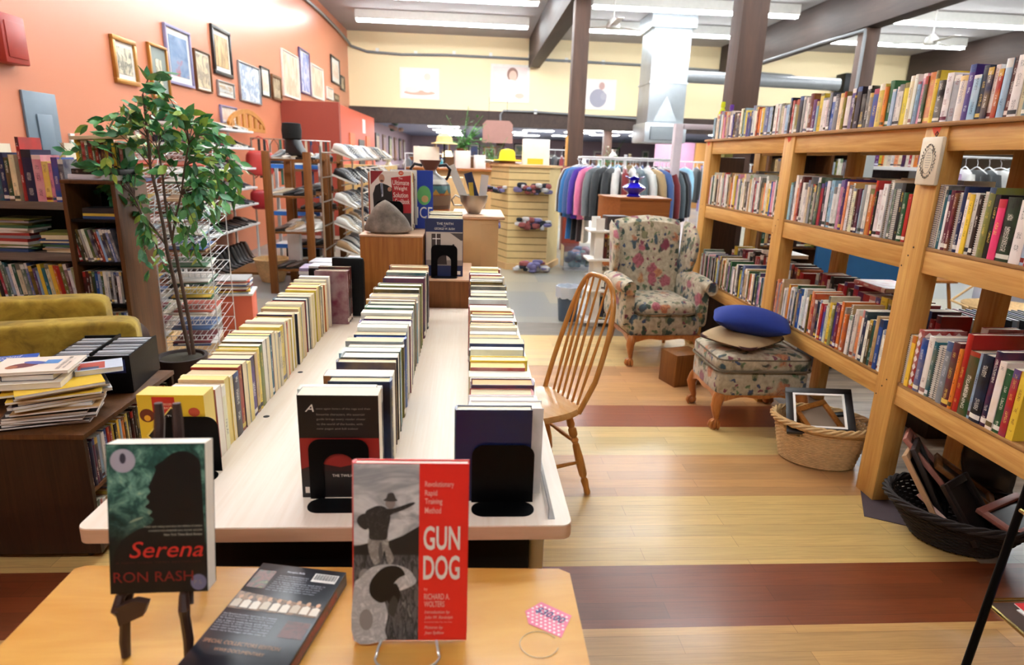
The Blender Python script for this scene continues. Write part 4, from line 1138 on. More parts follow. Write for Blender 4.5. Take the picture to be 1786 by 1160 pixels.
art_mesh(e, [(rect(-.045, .01, .125, .2), 'c02a1e'), (rect(-.078, -.047, .13, .2), 'd8b32e'), (ell(-.06, .15, .018, .018), '6a2a16'), (ell(-.06, .143, .008, .008), 'e2a42c'),
             ([(.0, .175), (.075, .1), (0, .02), (-.068, .095)], 'e9cf6a'), ([(.0, .17), (.07, .1), (0, .025), (-.063, .095)], '14110f'), (ell(.055, .16, .014, .012), 'b5452a')], T0)
text_mesh([('THE', -.012, .012, .142, .152, 0), ('COMPLETE', -.027, .03, .127, .138, 0), ('UNABRIDGED', -.035, .038, .112, .123, 0), ('S', -.01, .006, .09, .108, 1), ('TRIVIA', -.05, .052, .06, .086, 1), ('NEW & BIGGER', -.038, .003, .178, .184, 2), ('PAPERBACK', -.036, .001, .168, .174, 2)],
          ((0, -T0/2-.0009, 0), (1, 0, 0), (0, 0, 1)), 'cover_lettering', e, [flat('white_ink', 'f2eee2'), flat('title_yellow', 'e8c43a'), flat('peach_ink', 'f0c8a8')])
table_row(-.655, 1.58, 2.98, (.02, .046), lambda f: .19+.045*f, lambda f: .125+.012*f, 'rcaydrnwpayvdwtrlcywocynkawrtcsmyrcanoiwykcm', 'wcyctycycccwwcyccyccycwccytc',
          'left row on the long table', 'paperbacks in the left row on the long table', hardp=.1)
# far end of left row: dark cased set and black case
fe = [('m', .03, .26), ('k', .055, .255), ('d', .03, .265)]
y = 2.985
for i, (k, t, h) in enumerate(fe):
    book(.15, t, h, vary(k), (-.66, y+t/2, TZ+.0008), PI, True, True, pages=lin('efe0c0'), label='%s hardback at the far end of the left row, %s before the black case' % (CN[k], ORD[2-i]), group='paperbacks in the left row on the long table')
    y += t+.001
o = MB().box(-.075, .085, 0, .028, 0, .30, bev=.012).box(-.07, .08, .03, .055, 0, .285, bev=.01).build('black_case', M_blackp, None, (-.615, 3.145, TZ+.0008), rz=-.08); tag(o, 'tall black plastic case standing at the far end of the left row', 'case')
# ---- centre row
table_row(-.197, 1.515, 3.17, (.032, .062), lambda f: .235+.05*f, lambda f: .165+.02*f, 'kmwnklvksbnimpkwgnalwskvcbnwtkhacpoip', 'cwwcwwcwcwcwwwcwwcwwtcwwcwwocwtc',
          'centre row on the long table', 'hardbacks in the centre row on the long table', hardp=.6)
T1 = .055
e = book(.185, T1, .262, lin('141010'), (-.300, 1.372+T1/2, TZ+.0008), 0, False, True, pages=lin('f5ead2'), label='fat black paperback with a red band, first in the centre row', group='hardbacks in the centre row on the long table')
art_mesh(e, [(rect(-.0915, .092, .075, .155), '8f1a16'), ([(-.0915, .075), (-.05, .09), (0, .08), (.05, .092), (.092, .08), (.092, .07), (-.0915, .07)], '2a0c0b'), (rect(-.085, -.075, .012, .028), 'e8e0d4'), (rect(.055, .075, .012, .05), 'eae6da')], T1)
text_mesh([('A', -.075, -.055, .222, .240, 0, .3)] + [(s, -.05, x, z, z+.006, 1) for s, x, z in (('once again lovers of the saga and their', .075, .226), ('favourite characters, this essential', .06, .212), ('guide brings every reader closer', .062, .200), ('to the world of the books, with', .055, .188), ('new pages and full colour', .045, .176))] + [('THE TWILIGHT SAGA', -.02, .07, .055, .062, 0)],
          ((0, -T1/2-.0012, 0), (1, 0, 0), (0, 0, 1)), 'cover_lettering', e, [flat('white_ink', 'f2eee2'), flat('dim_ink', '8f857c')])
table_row(-.215, 1.430, 1.512, (.03, .04), lambda f: .250, lambda f: .175, 'wk', 'ww', 'pair behind the front black paperback', 'hardbacks in the centre row on the long table', hardp=0)
# ---- right row
T2 = .030
e = book(.178, T2, .236, lin('0b1a44'), (.062, 1.352+T2/2, TZ+.0008), 0, True, True, pages=lin('f5ead2'), label='plain navy blue hardback, first in the right row', group='hardbacks in the right row on the long table'); plaincover(e)
table_row(-.0, 1.386, 3.25, (.03, .062), lambda f: .228+.028*f, lambda f: .165-.02*f, 'wirnwcrykwknwkicnokwoanrickwrkdkw', 'wwcowwyccwwcowwcowwcycwwccccctc',
          'right row on the long table', 'hardbacks in the right row on the long table', spine='L', hardp=.6)
# ---- bookends
def bookend(loc, rz, arch, label, w=.14, h=.155):
    e = empty('bookend', loc, rz, label=label, cat='bookend', group='black metal bookends')
    n = 8; r = .028
    out = [(w/2, 0)] + [(w/2-r+r*math.cos(a), h-r+r*math.sin(a)) for a in [PI/2*k/n for k in range(n+1)]] + [(-w/2+r+r*math.cos(a), h-r+r*math.sin(a)) for a in [PI/2+PI/2*k/n for k in range(n+1)]] + [(-w/2, 0)]
    if arch:
        aw = .037; az = .085
        inn = [(-aw, 0)] + [(aw*math.cos(a), az+aw*.9*math.sin(a)) for a in [PI-PI*k/12 for k in range(13)]] + [(aw, 0)]
        out = out + inn
    MB().prism(out, ((0, 0, 0), (1, 0, 0), (0, 0, 1)), .0016).build('upright_plate', M_black, e)
    MB().prism(rrect(-w/2, w/2, -.065, -.0018, .03), ((0, 0, 0), (1, 0, 0), (0, 1, 0)), .0016).build('foot_plate', M_black, e)
    return e
bookend((-.302, 1.367, TZ+.0006), 0, True, 'black arched metal bookend holding up the centre row')
bookend((.085, 1.347, TZ+.0006), 0, False, 'black solid metal bookend in front of the navy hardback', w=.148, h=.15)
bookend((-.70, 1.507, TZ+.0006), 0, False, 'black metal bookend in front of the yellow trivia paperback', h=.15)
o = MB().box(-.008, .008, -.17, .17, 0, .0012).box(-.008, -.0065, -.17, .17, .0012, .03).build('sign_holder', NT('clear_acrylic').set((.95, .97, 1, 1), .05, trans=.9), None, (.196, 1.44, TZ+.0006)); tag(o, 'clear acrylic strip lying by the right edge of the long table', 'sign holder')

# ---- boxes and displays at the far end
ob = empty('oak_display_box', (-.42, 3.60, 0), label='golden oak box at the far table end carrying a grey stone and tall books', cat='display box')
MB().box(-.165, .165, -.22, .22, .0, 1.128, bev=.003).build('carcass', M_oak, ob)
MB().box(-.168, .168, -.224, .224, 1.1285, 1.138, bev=.002).build('top_board', M_maple_edge, ob)
ob = empty('low_oak_box', (-.105, 3.60, 0), label='lower oak box between the rows with a display book on it', cat='display box')
MB().box(-.145, .115, -.22, .35, .0, .895, bev=.003).build('carcass', M_mid, ob)
MB().box(-.146, .116, -.224, .352, .8955, .905, bev=.002).build('top_board', M_maple_edge, ob)
ob = empty('tan_cabinet', (.07, 4.3, 0), label='tan laminate cabinet behind the low oak box, carrying the silver cup', cat='cabinet')
MB().box(-.18, .11, -.25, .3, 0, 1.17, bev=.006).build('carcass', M_tan, ob)
MB().box(-.19, .15, -.27, .3, 1.1705, 1.192, bev=.008).build('top_board', M_maple_edge, ob)
MB().box(.0, .095, -.256, -.2505, .15, 1.14, bev=.002).build('door', M_tan, ob)
# stone
rk = MB(); 
def rf(i, j):
    v = i/15; a = 2*PI*j/24
    if v < .12: r = .86+.14*(v/.12)**.5
    else: r = (1-((v-.12)/.88)**1.3)*.76+.24*(1-((v-.12)/.88)**7)
    if i == 15: r = 0
    if i == 0: r = .7
    lump = 1+.06*math.sin(2*a+1)+.05*math.sin(3*a+v*5)+.03*math.sin(5*a-v*9)
    return Vector((.122*r*lump*math.cos(a)-.012*v, .07*(r**.75)*lump*math.sin(a), .178*v-(.0 if v else 0)))
rk.grid(rf, 16, 24, cv=True); o = rk.build('stone', M_rock, None, (-.447, 3.47, 1.1385), weld=True); tag(o, 'grey triangular stone used as a bookend on the oak box', 'stone')
# weight solution book (held by a bookend and the stone)
bookend((-.448, 3.565, 1.1385), 0, False, 'black metal bookend behind the grey stone', w=.15, h=.165)
T3 = .03
e = book(.222, T3, .325, lin('e8e2d8'), (-.438, 3.572+T3/2, 1.1388), PI, False, True, pages=lin('efe6d6'), label='white and red diet book with a man in a suit, standing behind the stone', group='books on the oak box')
e.rotation_euler = (0, 0, 0)
suit = '1a1614'
polys = [(rect(-.11, .11, .001, .325), 'e9ddd2'), ([(-.11, .325), (-.04, .325), (-.11, .25)], '8f1c26'), ([(.0, .29), (.108, .305), (.108, .10), (.015, .08)], 'b01f26'), (rect(.05, .108, .005, .1), '3a3030'),
         ([(-.095, .06), (-.1, .2), (-.085, .245), (-.055, .262), (-.02, .25), (.005, .235), (.01, .12), (-.02, .06)], suit), ([(-.058, .262), (-.046, .262), (-.044, .19), (-.052, .185)], 'c8ccd8'), ([(-.054, .258), (-.049, .258), (-.0475, .2), (-.053, .2)], '3c4a66'),
         (ell(-.05, .285, .0155, .023), 'c08a70'), (ell(-.05, .272, .009, .005), '5a3a30'), (ell(-.008, .228, .011, .012), 'c08a70'), (ell(.055, .316, .014, .012), 'd8542a')]
art_mesh(e, polys, T3)
text_mesh([('The', .04, .062, .283, .293, 0), ('Ultimate', .008, .098, .252, .278, 0), ('Weight', .015, .088, .218, .246, 0), ('Solution', .012, .092, .185, .212, 0), ('Cookbook', .02, .1, .150, .178, 0), ('#1', .048, .062, .311, .321, 0)], ((0, -T3/2-.0016, 0), (1, 0, 0), (0, 0, 1)), 'cover_lettering', e, [flat('white_ink', 'f2eee2')])
y = 3.575+T3
for i, (k, t, h, w) in enumerate((('w', .018, .32, .235), ('r', .03, .315, .245), ('k', .022, .31, .25), ('k', .02, .30, .25), ('w', .02, .305, .258))):
    book(w, t, h, vary(k), (-.325-w/2+.0, y+t/2, 1.1388), PI, True, True, pages=lin('efe6d6'), label='%s large hardback, %s behind the diet book on the oak box' % (CN[k], ORD[i]), group='books on the oak box'); y += t+.002
T4 = .03
e = book(.24, T4, .33, lin('1d3fa8'), (-.37+.03, y+.01+T4/2, 1.1388), 0, True, True, label='tall blue hardback with a green globe picture behind the diet book', group='books on the oak box')
art_mesh(e, [(ell(.07, .19, .04, .055), '5fa860'), (ell(.075, .17, .02, .02), 'c9a06a'), (rect(-.12, .03, .02, .33), 'e2e0da')], T4)
text_mesh([('ICE', .03, .118, .06, .125, 0), ('S', .0, .02, .27, .3, 1)], ((0, -T4/2-.0012, 0), (1, 0, 0), (0, 0, 1)), 'cover_lettering', e, [flat('white_ink', 'f2eee2'), flat('dark_ink', '1d1d22')])
# faith book on the low box
T5 = .03
e = book(.205, T5, .315, lin('1c2a56'), (-.142, 3.475+T5/2, .9058), 0, True, True, pages=lin('f5ead2'), label='display book with navy title band and church photograph on the low oak box', group='books on the low oak box')
polys = [(rect(-.1, .1, .06, .315), 'cfc4b6'), (rect(-.1, .1, .245, .315), '1f2c58'), (rect(-.1, .1, .0, .06), '1f2c58'), (rect(-.07, -.02, .15, .235), '4a3c36'), ([(.03, .24), (.1, .24), (.1, .2), (.09, .2), (.04, .235)], '4c4644'), (rect(-.047, -.042, .15, .235), 'f2efe8'), (rect(-.065, -.022, .205, .210), 'f2efe8'),
         (rect(-.1, .1, .06, .09), '9a8f84'), (ell(.05, .172, .006, .008), '2b2422'), ([(.04, .10), (.04, .155), (.05, .165), (.06, .155), (.062, .10)], 'e8e6e2'), ([(-.04, .065), (-.035, .12), (-.02, .13), (.01, .125), (.015, .065)], '3a2c28'), (rect(.07, .09, .01, .03), 'eeeae0')]
art_mesh(e, polys, T5)
text_mesh([('THE FAITH', -.042, .048, .284, .297, 0), ('OF', -.006, .008, .275, .28, 0), ('GEORGE W. BUSH', -.054, .056, .257, .269, 0)], ((0, -T5/2-.0016, 0), (1, 0, 0), (0, 0, 1)), 'cover_lettering', e, [flat('white_ink', 'f2eee2')])
bookend((-.142, 3.47, .9054), 0, True, 'black arched metal bookend in front of the church photograph book', w=.145, h=.175)
y = 3.475+T5+.002
for i in range(7):
    t = R_.uniform(.025, .04); book(.185, t, .30+.006*i, vary('cwwckwc'[i]), (-.14, y+t/2, .9058), PI if i % 2 else 0, False, True, pages=lin('efdfb8'), label='cream edged book, %s behind the church photograph book on the low oak box' % ORD[i], group='books on the low oak box'); y += t+.001
# vase
vs = empty('amphora_vase', (-.19, 4.16, 0), label='tall clay vase with painted bands and two dark handles beside the blue book', cat='vase')
vb = .9
M_clay = NT('painted_clay'); _z = M_clay.add('ShaderNodeSeparateXYZ'); M_clay.lk(M_clay.coord('Object'), _z.inputs[0])
M_clay = M_clay.set(M_clay.ramp(M_clay.math('MULTIPLY', M_clay.math('SUBTRACT', _z.outputs[2], .9), 1/.62), [(0, '6a3a20'), (.3, '8f4f24'), (.42, 'b5672c'), (.52, '5c4436'), (.56, '7a6450'), (.66, '8a4a28'), (.68, '3f6a66'), (.755, '2a2a2a'), (.77, 'b8b0a2'), (.82, '8f8c86'), (.9, '6a3a2c')], 'CONSTANT'), .35)
MB().lathe([(.06, .0), (.06, .012), (.04, .04), (.075, .15), (.125, .30), (.132, .40), (.125, .47), (.09, .515), (.045, .545), (.036, .565), (.05, .59), (.07, .625), (.062, .625), (.045, .595), (.03, .57)], (0, 0, vb), 32).build('body', M_clay, vs)
mb = MB()
for k in range(10):
    a0 = 2*PI*k/10
    mb.bm.faces.new([mb.bm.verts.new((.1345*math.cos(a0+d), .1345*math.sin(a0+d), vb+z)) for d, z in ((-.2, .415), (.2, .415), (0, .45))])
mb.build('zigzag_band', flat('ochre_glaze', 'b58a3a'), vs, smooth=0)
for s in (-1, 1): MB().tube([(s*.05, 0, vb+.59), (s*.10, 0, vb+.60), (s*.125, 0, vb+.57), (s*.115, 0, vb+.53), (s*.10, 0, vb+.505)], [.009, .01, .01, .009, .009], 8).build('handle', M_iron, vs)
st_ = MB().box(-.17, .0, -.15, .15, 0, .898, bev=.004).build('vase_stand', M_mid, None, (-.11, 4.16+.05, 0)); bpy.data.objects.remove(st_)
pd = MB().box(-.105, .075, -.13, .15, 0, .898, bev=.004).build('plinth', M_mid, None, (-.26, 4.17, 0)); tag(pd, 'brown wooden plinth hidden behind the oak box, carrying the vase', 'plinth')
vs.location = (-.26, 4.17, 0)
# silver cup with pamphlets
cup = empty('silver_cup', (.02, 4.22, 1.1925), label='tarnished silver cup full of paper slips on the tan cabinet', cat='cup')
MB().lathe([(.03, 0), (.045, .006), (.05, .02), (.085, .075), (.092, .12), (.089, .12), (.08, .075), (.045, .026), (0, .02)], (0, 0, 0), 28, cap=False).build('bowl', M_silver, cup)
MB().tube([(-.085, 0, .10), (-.12, 0, .115), (-.145, 0, .085), (-.13, 0, .05), (-.075, 0, .05)], .006, 8).build('handle', M_silver, cup)
for i, (dx, h, w, ry, c, l) in enumerate(((-.03, .30, .05, -.42, 'f0ece2', 'long white paper slip leaning left out of the silver cup'), (-.005, .17, .03, -.1, 'd8b23a', 'yellow and red bookmark in the silver cup'), (.03, .24, .055, -.3, '1d2a52', 'navy blue pamphlet in the silver cup'), (.05, .22, .05, .1, 'eeeae4', 'white pamphlet with dark letters in the silver cup'))):
    o = MB().box(-w/2, w/2, -.001, .001, 0, h).build('pamphlet', flat('paper_'+c, c), None, (.02+dx, 4.215+.012*i, 1.1925+.03), rot=(0, ry, 0), smooth=0); tag(o, l, 'pamphlet', 'paper slips in the silver cup')
# low stacks of discs and white boxes beyond the left row
y = 3.30
for i, (w, d, h, c, z, x, l) in enumerate(((.20, .14, .03, 'white', TZ, -.74, 'white plastic disc case at the bottom of the far left pile'), (.19, .14, .03, 'w2', TZ+.031, -.745, 'pale disc case in the middle of the far left pile'), (.18, .13, .02, 'w3', TZ+.062, -.735, 'purple labelled disc case on top of the far left pile'))): pass
sd = MB().box(-.95, -.60, 3.42, 4.0, 0, .86, bev=.004).build('side_table', M_mid); tag(sd, 'brown side table left of the oak box, covered with cases and papers', 'side table')
PL = [('white', 'e4e6ea'), ('pale grey', 'c4c8cf'), ('black', '1a1a1c'), ('lilac', 'a99fc4'), ('silver', 'a8adb4'), ('white', 'ecebe6')]
k = 0
for px, py in ((-.86, 3.52), (-.69, 3.5), (-.85, 3.71), (-.69, 3.70), (-.84, 3.9), (-.68, 3.9)):
    z = .8605
    for q in range(R_.randint(3, 6)):
        nm, c = PL[(k*5+q*3) % 6]; h = R_.uniform(.012, .028)
        o = MB().box(-.07, .07, -.075, .075, 0, h, bev=.002).build('disc_case', plain('case_'+c, c, .3), None, (px, py, z), rz=R_.uniform(-.06, .06))
        tag(o, '%s disc case, %s up in the %s pile on the side table' % (nm, ORD[q], ORD[k]), 'disc case', 'piles of disc cases behind the left row'); z += h+.0006
    k += 1
o = MB().box(-.03, .11, -.015, .11, 0, .22, bev=.004).build('black_case_row', M_blackp, None, (-.80, 3.27, TZ+.001)); tag(o, 'black box of discs standing at the far left corner of the long table', 'case')
o = MB().box(-.03, .10, -.01, .10, .0, .014, bev=.004).build('white_case', plain('case_e4e6ea', 'e4e6ea', .3), None, (-.80, 3.27, TZ+.2225)); tag(o, 'white case lying on the black box at the table corner', 'case')

# ============================================================ THE HONEY DESK IN FRONT
DZ = .70
dk = empty('honey_desk', (0, 0, 0), label='worn honey coloured wooden desk in the foreground with three display books', cat='desk')
MB().prism([(-.815, .45), (.215, .45), (.222, 1.142), (.20, 1.158), (-.795, 1.188), (-.812, 1.178)], ((0, 0, DZ-.03), (1, 0, 0), (0, 1, 0)), .03).build('desk_top', M_honey, dk)
MB().box(-.76, .17, .50, 1.12, .05, .669).build('desk_body', M_honey, dk)
for x in (-.75, .13):
    for yy in (.51, 1.09): MB().box(x, x+.04, yy-.01, yy+.03, 0, .05).build('foot', M_honey, dk)
# --- Serena on its easel
eas = empty('easel', (-.53, .985, DZ), label='small dark brown wooden folding easel holding the dark green novel', cat='easel')
def curve(P, r): return MB().tube(P, r, 8)
for sx in (-1, 1):
    x = sx*.052
    MB().tube([(x, -.055, .003), (x*1.02, -.05, .03), (x*.95, -.045, .075), (x*1.05, -.055, .098), (x, -.045, .1155), (x*.9, -.03, .118)], [.0075, .009, .0085, .010, .008, .006], 8).build('front_arm', M_brownwd, eas)
    MB().tube([(x, -.035, .09), (x*.7, .025, .20), (x*.35, .07, .33), (x*.30, .082, .385), (x*.3, .084, .415)], [.009, .008, .009, .009, .007], 8).build('support_bar', M_brownwd, eas)
MB().prism([(-.052, .0), (-.01, .02), (0, .045), (-.02, .05), (-.055, .035)], ((0, -.05, .07), (1, 0, 0), (0, 0, 1)), .012).build('carved_scroll', M_brownwd, eas)
MB().tube([(0, .03, .28), (0, .10, .15), (0, .15, .004)], .006, 8).build('rear_leg', M_brownwd, eas)
T6 = .038
e = book(.157, T6, .256, lin('0a0f0d'), (-.517, .957, DZ+.120), 0, False, True, pages=lin('f7f0e2'), label='dark green novel with a shadowed figure and red title, on the easel at left', cat='book')
e.rotation_euler = (-.20, 0, .03)
M_forest = NT('forest_print'); _f = M_forest.noise(M_forest.coord('Object', (1, 1, 1)), 34, 5, .7, .6)
_z = M_forest.add('ShaderNodeSeparateXYZ'); M_forest.lk(M_forest.coord('Object'), _z.inputs[0])
M_forest = M_forest.set(M_forest.mix(M_forest.ramp(M_forest.math('ADD', M_forest.math('MULTIPLY', _z.outputs[2], 1/.26), M_forest.math('MULTIPLY', _z.outputs[0], .8)), [(.3, (.02, .02, .02, 1)), (.62, (1, 1, 1, 1))]), lin('070c0b'), M_forest.ramp(_f, [(.32, '0e2420'), (.48, '2f5a50'), (.6, '6f9a88'), (.72, 'b9c49c')])), .3)
fig = smooth([(.0, .212), (.012, .228), (.030, .241), (.048, .243), (.064, .234), (.074, .217), (.0775, .195)], 3)[:-6] + [(.0775, .05), (-.073, .05)] + smooth([(-.070, .070), (-.058, .092), (-.036, .108), (-.014, .118), (-.006, .127), (-.013, .134), (-.008, .141), (-.019, .149), (-.012, .157), (-.017, .166), (-.010, .175), (-.014, .186), (-.004, .196)], 3)[:-6]
art_mesh(e, [(rect(-.0775, .078, .001, .255), M_forest), (fig, '040505'), (rect(-.0775, .078, .001, .05), '050606'), (ell(-.052, .228, .02, .02), 'a9a3b0'), (ell(-.052, .232, .005, .009, 16), '3a3742'), (ell(.064, .017, .013, .014), '6d6a86'),
             (smooth([(-.045, .122), (-.028, .128), (-.022, .132), (-.036, .129)]), '8f9a80')], T6)
ink = [flat('serena_red', 'c22a22'), flat('author_red', '7c1c18'), flat('pale_ink', 'b9b4a4'), flat('dim_red', '4a1a18'), flat('dim_ink', '8f857c')]
text_mesh([('Serena', -.046, .073, .062, .09, 0, .28, .004), ('RON RASH', -.072, .056, .020, .038, 1, 0, .003), ('A NEW YORK TIMES BESTSELLER', -.068, .07, .052, .0555, 3)] +
          [(s, a, .072, z, z+.0042, 2, .2) for s, a, z in (('A bold, myth making novel about the wildness of ambition', -.022, .113), ('a wonderful and unforgettable story of power and pride', -.014, .106), ('New York Times Book Review', .01, .099))] + [('P.S.', .057, .071, .014, .021, 4)],
          ((0, -T6/2-.0012, 0), (1, 0, 0), (0, 0, 1)), 'cover_lettering', e, ink)
# --- GUN DOG
sd = empty('wire_book_stand', (-.10, .96, DZ), label='clear bent wire stand under the red dog training book', cat='book stand')
M_clr = plain('clear_wire', 'cfd0cc', .15, .3)
MB().tube([(-.056*math.cos(PI*i/20), -.045-.034*math.sin(PI*i/20), .003) for i in range(21)], .0022, 8).build('front_loop', M_clr, sd)
for s in (-1, 1): MB().tube([(s*.055, -.045, .003), (s*.052, -.035, .013), (s*.045, .0, .016), (s*.04, .05, .19)], .0026, 8).build('back_wire', M_clr, sd)
MB().tube([(-.04, .05, .19), (0, .052, .2), (.04, .05, .19)], .0026, 8).build('top_wire', M_clr, sd)
MB().tube([(0, .052, .2), (0, .13, .004)], .0026, 8).build('rear_leg', M_clr, sd)
T7 = .024
e = book(.200, T7, .326, lin('d01c16'), (-.097, .953, DZ+.0125), 0, True, True, pages=lin('efe0d0'), label='red dog training book with black and white photograph, on the wire stand', cat='book')
e.rotation_euler = (-.16, 0, -.02)
H = .326; L = -.0995; C = .014
skyM = art('photo_sky', ['b4b4b6', 'd4d3d2', '96979a', 'c2c1c2'], 14, .3, stretch=(.6, 1, 1.4)); grassM = art('photo_grass', ['303032', '626264', '1c1c1e', '8a8a8a'], 90, .3, stretch=(1.6, 1, .4)); furM = art('photo_fur', ['d6d5d4', 'a8a8aa', 'eae8e6'], 60, .3)
jacket = art('photo_jacket', ['3a3735', '2a2827', '4a4644'], 120, .3); pants = art('photo_pants', ['a8a39d', '7d7873', 'bdb8b2'], 70, .3)
blk = '0f0e0e'
hill = [(L, .175), (-.07, .183), (-.04, .185), (-.015, .195), (C, .213), (C, .16), (L, .16)]
arm = [(-.045, .229), (-.03, .236), (-.012, .243), (.004, .252), (.0065, .256), (-.001, .2555), (-.016, .250), (-.032, .245), (-.048, .243)]
torso = [(-.079, .238), (-.077, .218), (-.073, .205), (-.072, .190), (-.055, .187), (-.042, .190), (-.040, .205), (-.037, .220), (-.036, .232), (-.042, .245), (-.055, .250), (-.068, .246)]
head = ell(-.036, .254, .0085, .0095); hat = [(-.048, .2595), (-.043, .264), (-.040, .272), (-.031, .273), (-.027, .264), (-.024, .259), (-.036, .2575)]
legs = [(-.072, .192), (-.074, .17), (-.068, .15), (-.062, .142), (-.052, .150), (-.046, .168), (-.042, .150), (-.036, .142), (-.030, .155), (-.038, .175), (-.043, .192)]
dogbody = [(L, .10), (-.088, .118), (-.07, .136), (-.045, .143), (-.018, .14), (.0, .13), (.005, .118), (-.002, .107), (-.012, .10), (-.03, .092), (-.045, .078), (-.04, .05), (-.045, .02), (-.045, .001), (L, .001)]
saddle = [(-.07, .085), (-.072, .105), (-.062, .124), (-.045, .138), (-.025, .14), (-.012, .13), (-.01, .112), (-.02, .098), (-.028, .086), (-.042, .075), (-.055, .072)]
dhead = [(-.03, .105), (-.02, .118), (-.005, .124), (.005, .122), (.01, .112), (.004, .104), (-.008, .098), (-.022, .094)]
ear = [(-.035, .098), (-.026, .108), (-.018, .09), (-.022, .07), (-.034, .066), (-.042, .08)]
art_mesh(e, [(rect(L, C, .001, H-.001), skyM), (rect(L, C, .001, .178), grassM), (hill, '1d1c1c'), (smooth([(-.089, .232), (-.094, .222), (-.088, .211), (-.078, .206), (-.072, .215), (-.076, .235)]), jacket), (smooth(legs), pants), (smooth([(-.057, .165), (-.053, .185), (-.049, .165), (-.053, .148)]), '5a5654'), (smooth(torso), jacket), (smooth(arm), jacket), (head, '8d817a'), (smooth(hat), '3f3b38'), (smooth([(-.09, .125), (-.088, .09), (-.07, .075), (-.062, .095), (-.07, .125), (-.08, .135)]), '8a8786'), (smooth(dogbody), furM), (smooth(saddle), blk), (smooth(dhead), furM), (smooth(ear), blk), (smooth([(-.04, .06), (-.03, .085), (-.022, .07), (-.03, .045)]), '3a3836'),
             (ell(-.078, .04, .012, .02), '8d8884'), (rect(C, .0995, .001, H-.001), 'e0241a')], T7)
wi = [flat('title_white', 'e9e2da'), flat('pinkish_ink', 'e8b8ae')]
text_mesh([('Revolutionary', .024, .074, .282, .295, 1, 0, .006), ('Rapid', .024, .045, .266, .279, 1, 0, .006), ('Training', .024, .054, .251, .264, 1, 0, .006), ('Method', .024, .052, .237, .248, 1, 0, .006),
           ('GUN', .022, .086, .170, .214, 0, 0, .02), ('DOG', .022, .086, .115, .160, 0, 0, .02), ('by', .024, .030, .094, .100, 1, 0, .006), ('RICHARD A.', .024, .069, .078, .089, 1, 0, .008), ('WOLTERS', .024, .060, .064, .075, 1, 0, .008),
           ('Introduction by', .025, .070, .050, .0575, 1, .25, .006), ('John W. Randolph', .025, .075, .040, .0475, 1, .25, .006), ('Rod and Gun Editor, New York Times', .025, .074, .034, .037, 1), ('Pictures by', .025, .058, .021, .0285, 1, .25, .006), ('Joan Sydlow', .025, .060, .011, .0185, 1, .25, .006)],
          ((0, -T7/2-.0018, 0), (1, 0, 0), (0, 0, 1)), 'cover_lettering', e, wi)
# --- boxed film set lying on the desk
c0 = onZ(459, 981, DZ+.031); c1 = onZ(604, 998, DZ+.031); c2 = onZ(346, 1160, DZ+.031)
ux = (c1-c0); W = ux.length; ux.normalize(); uy = (c2-c0).normalized(); uy = (uy - ux*uy.dot(ux)).normalized(); Lh = .30
ang = math.atan2(ux.y, ux.x); mid = c0 + ux*W/2 + uy*Lh/2
e = empty('film_box_set', (mid.x, mid.y, DZ+.0005), ang, label='dark boxed film set lying face down on the desk between the two standing books', cat='film box')
MB().box(-W/2, W/2, -Lh/2, Lh/2, 0, .030, bev=.001).build('box', flat('midnight_card', '14161f', .3), e)
MB().box(W/2+.0001, W/2+.0005, -Lh/2+.02, Lh/2-.05, .006, .024).build('spine_print', art('red_spine_print', ['2a1410', '8f2a1c', '3c1a14'], 30), e, smooth=0)
def arm2(pts, mats, nm, par):
    cols = []; mb = MB()
    for i, (p, c) in enumerate(pts):
        if c not in cols: cols.append(c)
        mb.poly(p, ((0, 0, .0304+.00006*i), (1, 0, 0), (0, 1, 0)), cols.index(c))
    return mb.build(nm, [c if not isinstance(c, str) else flat('ink_'+c, c) for c in cols], par, smooth=0)
sep = art('sepia_print', ['6a4a34', '8f6c4c', '3a281e', 'b8977a'], 40)
pl = [(rect(-W/2+.005, -W/2+.042, Lh/2-.075, Lh/2-.022), art('film_still', ['3a2a22', '7a4a3c', '2c3c2a', 'a08a5c'], 50)), ([(-W/2+.002, Lh/2-.135), (W/2-.002, Lh/2-.135), (W/2-.002, Lh/2-.108), (-W/2+.002, Lh/2-.088)], sep),
      (rect(W/2-.058, W/2-.008, Lh/2-.04, Lh/2-.015), 'e8e4dc'), (rect(W/2-.05, W/2-.005, Lh/2-.19, Lh/2-.15), art('couple_still', ['2a1a18', '5c2a22', '160f0e'], 50))]
for i in range(9):
    x = -W/2+.012+i*(W-.024)/8; z = Lh/2-.1-.001*(i % 3)
    pl += [([(x-.008, z-.03), (x-.0075, z-.012), (x, z-.008), (x+.0075, z-.012), (x+.008, z-.03)], 'e6dccb' if i % 3 else 'cbbca6'), (ell(x, z-.003, .0042, .0055, 12), 'c79a7a')]
arm2(pl, None, 'cover_print', e)
mb = MB()
for i in range(22): mb.box(W/2-.054+i*.002, W/2-.054+i*.002+(.0006 if i % 3 else .0012), Lh/2-.034, Lh/2-.018, .0312, .0314)
mb.build('barcode', flat('dark_ink', '1d1d22'), e, smooth=0)
ln = [('Memphis Belle', -.025, .012, Lh/2-.026, Lh/2-.019, 0, 0, .01)]
words = 'the crew of the famous bomber had one last mission to fly before coming home to a hero welcome and this is their true story told by those who were there with rare footage of the war in the air over europe'.split()
for i in range(8):
    s = ' '.join(words[(i*5) % 40:(i*5) % 40+7]); ln.append((s, -.035-.001*i, W/2-(.064 if i < 3 else .012+.003*i), Lh/2-.037-i*.0062, Lh/2-.033-i*.0062, 0))
for i in range(8):
    s = ' '.join(words[(i*4+3) % 40:(i*4+3) % 40+7]); ln.append((s, -W/2+.006, .02, Lh/2-.153-i*.006, Lh/2-.149-i*.006, 0))
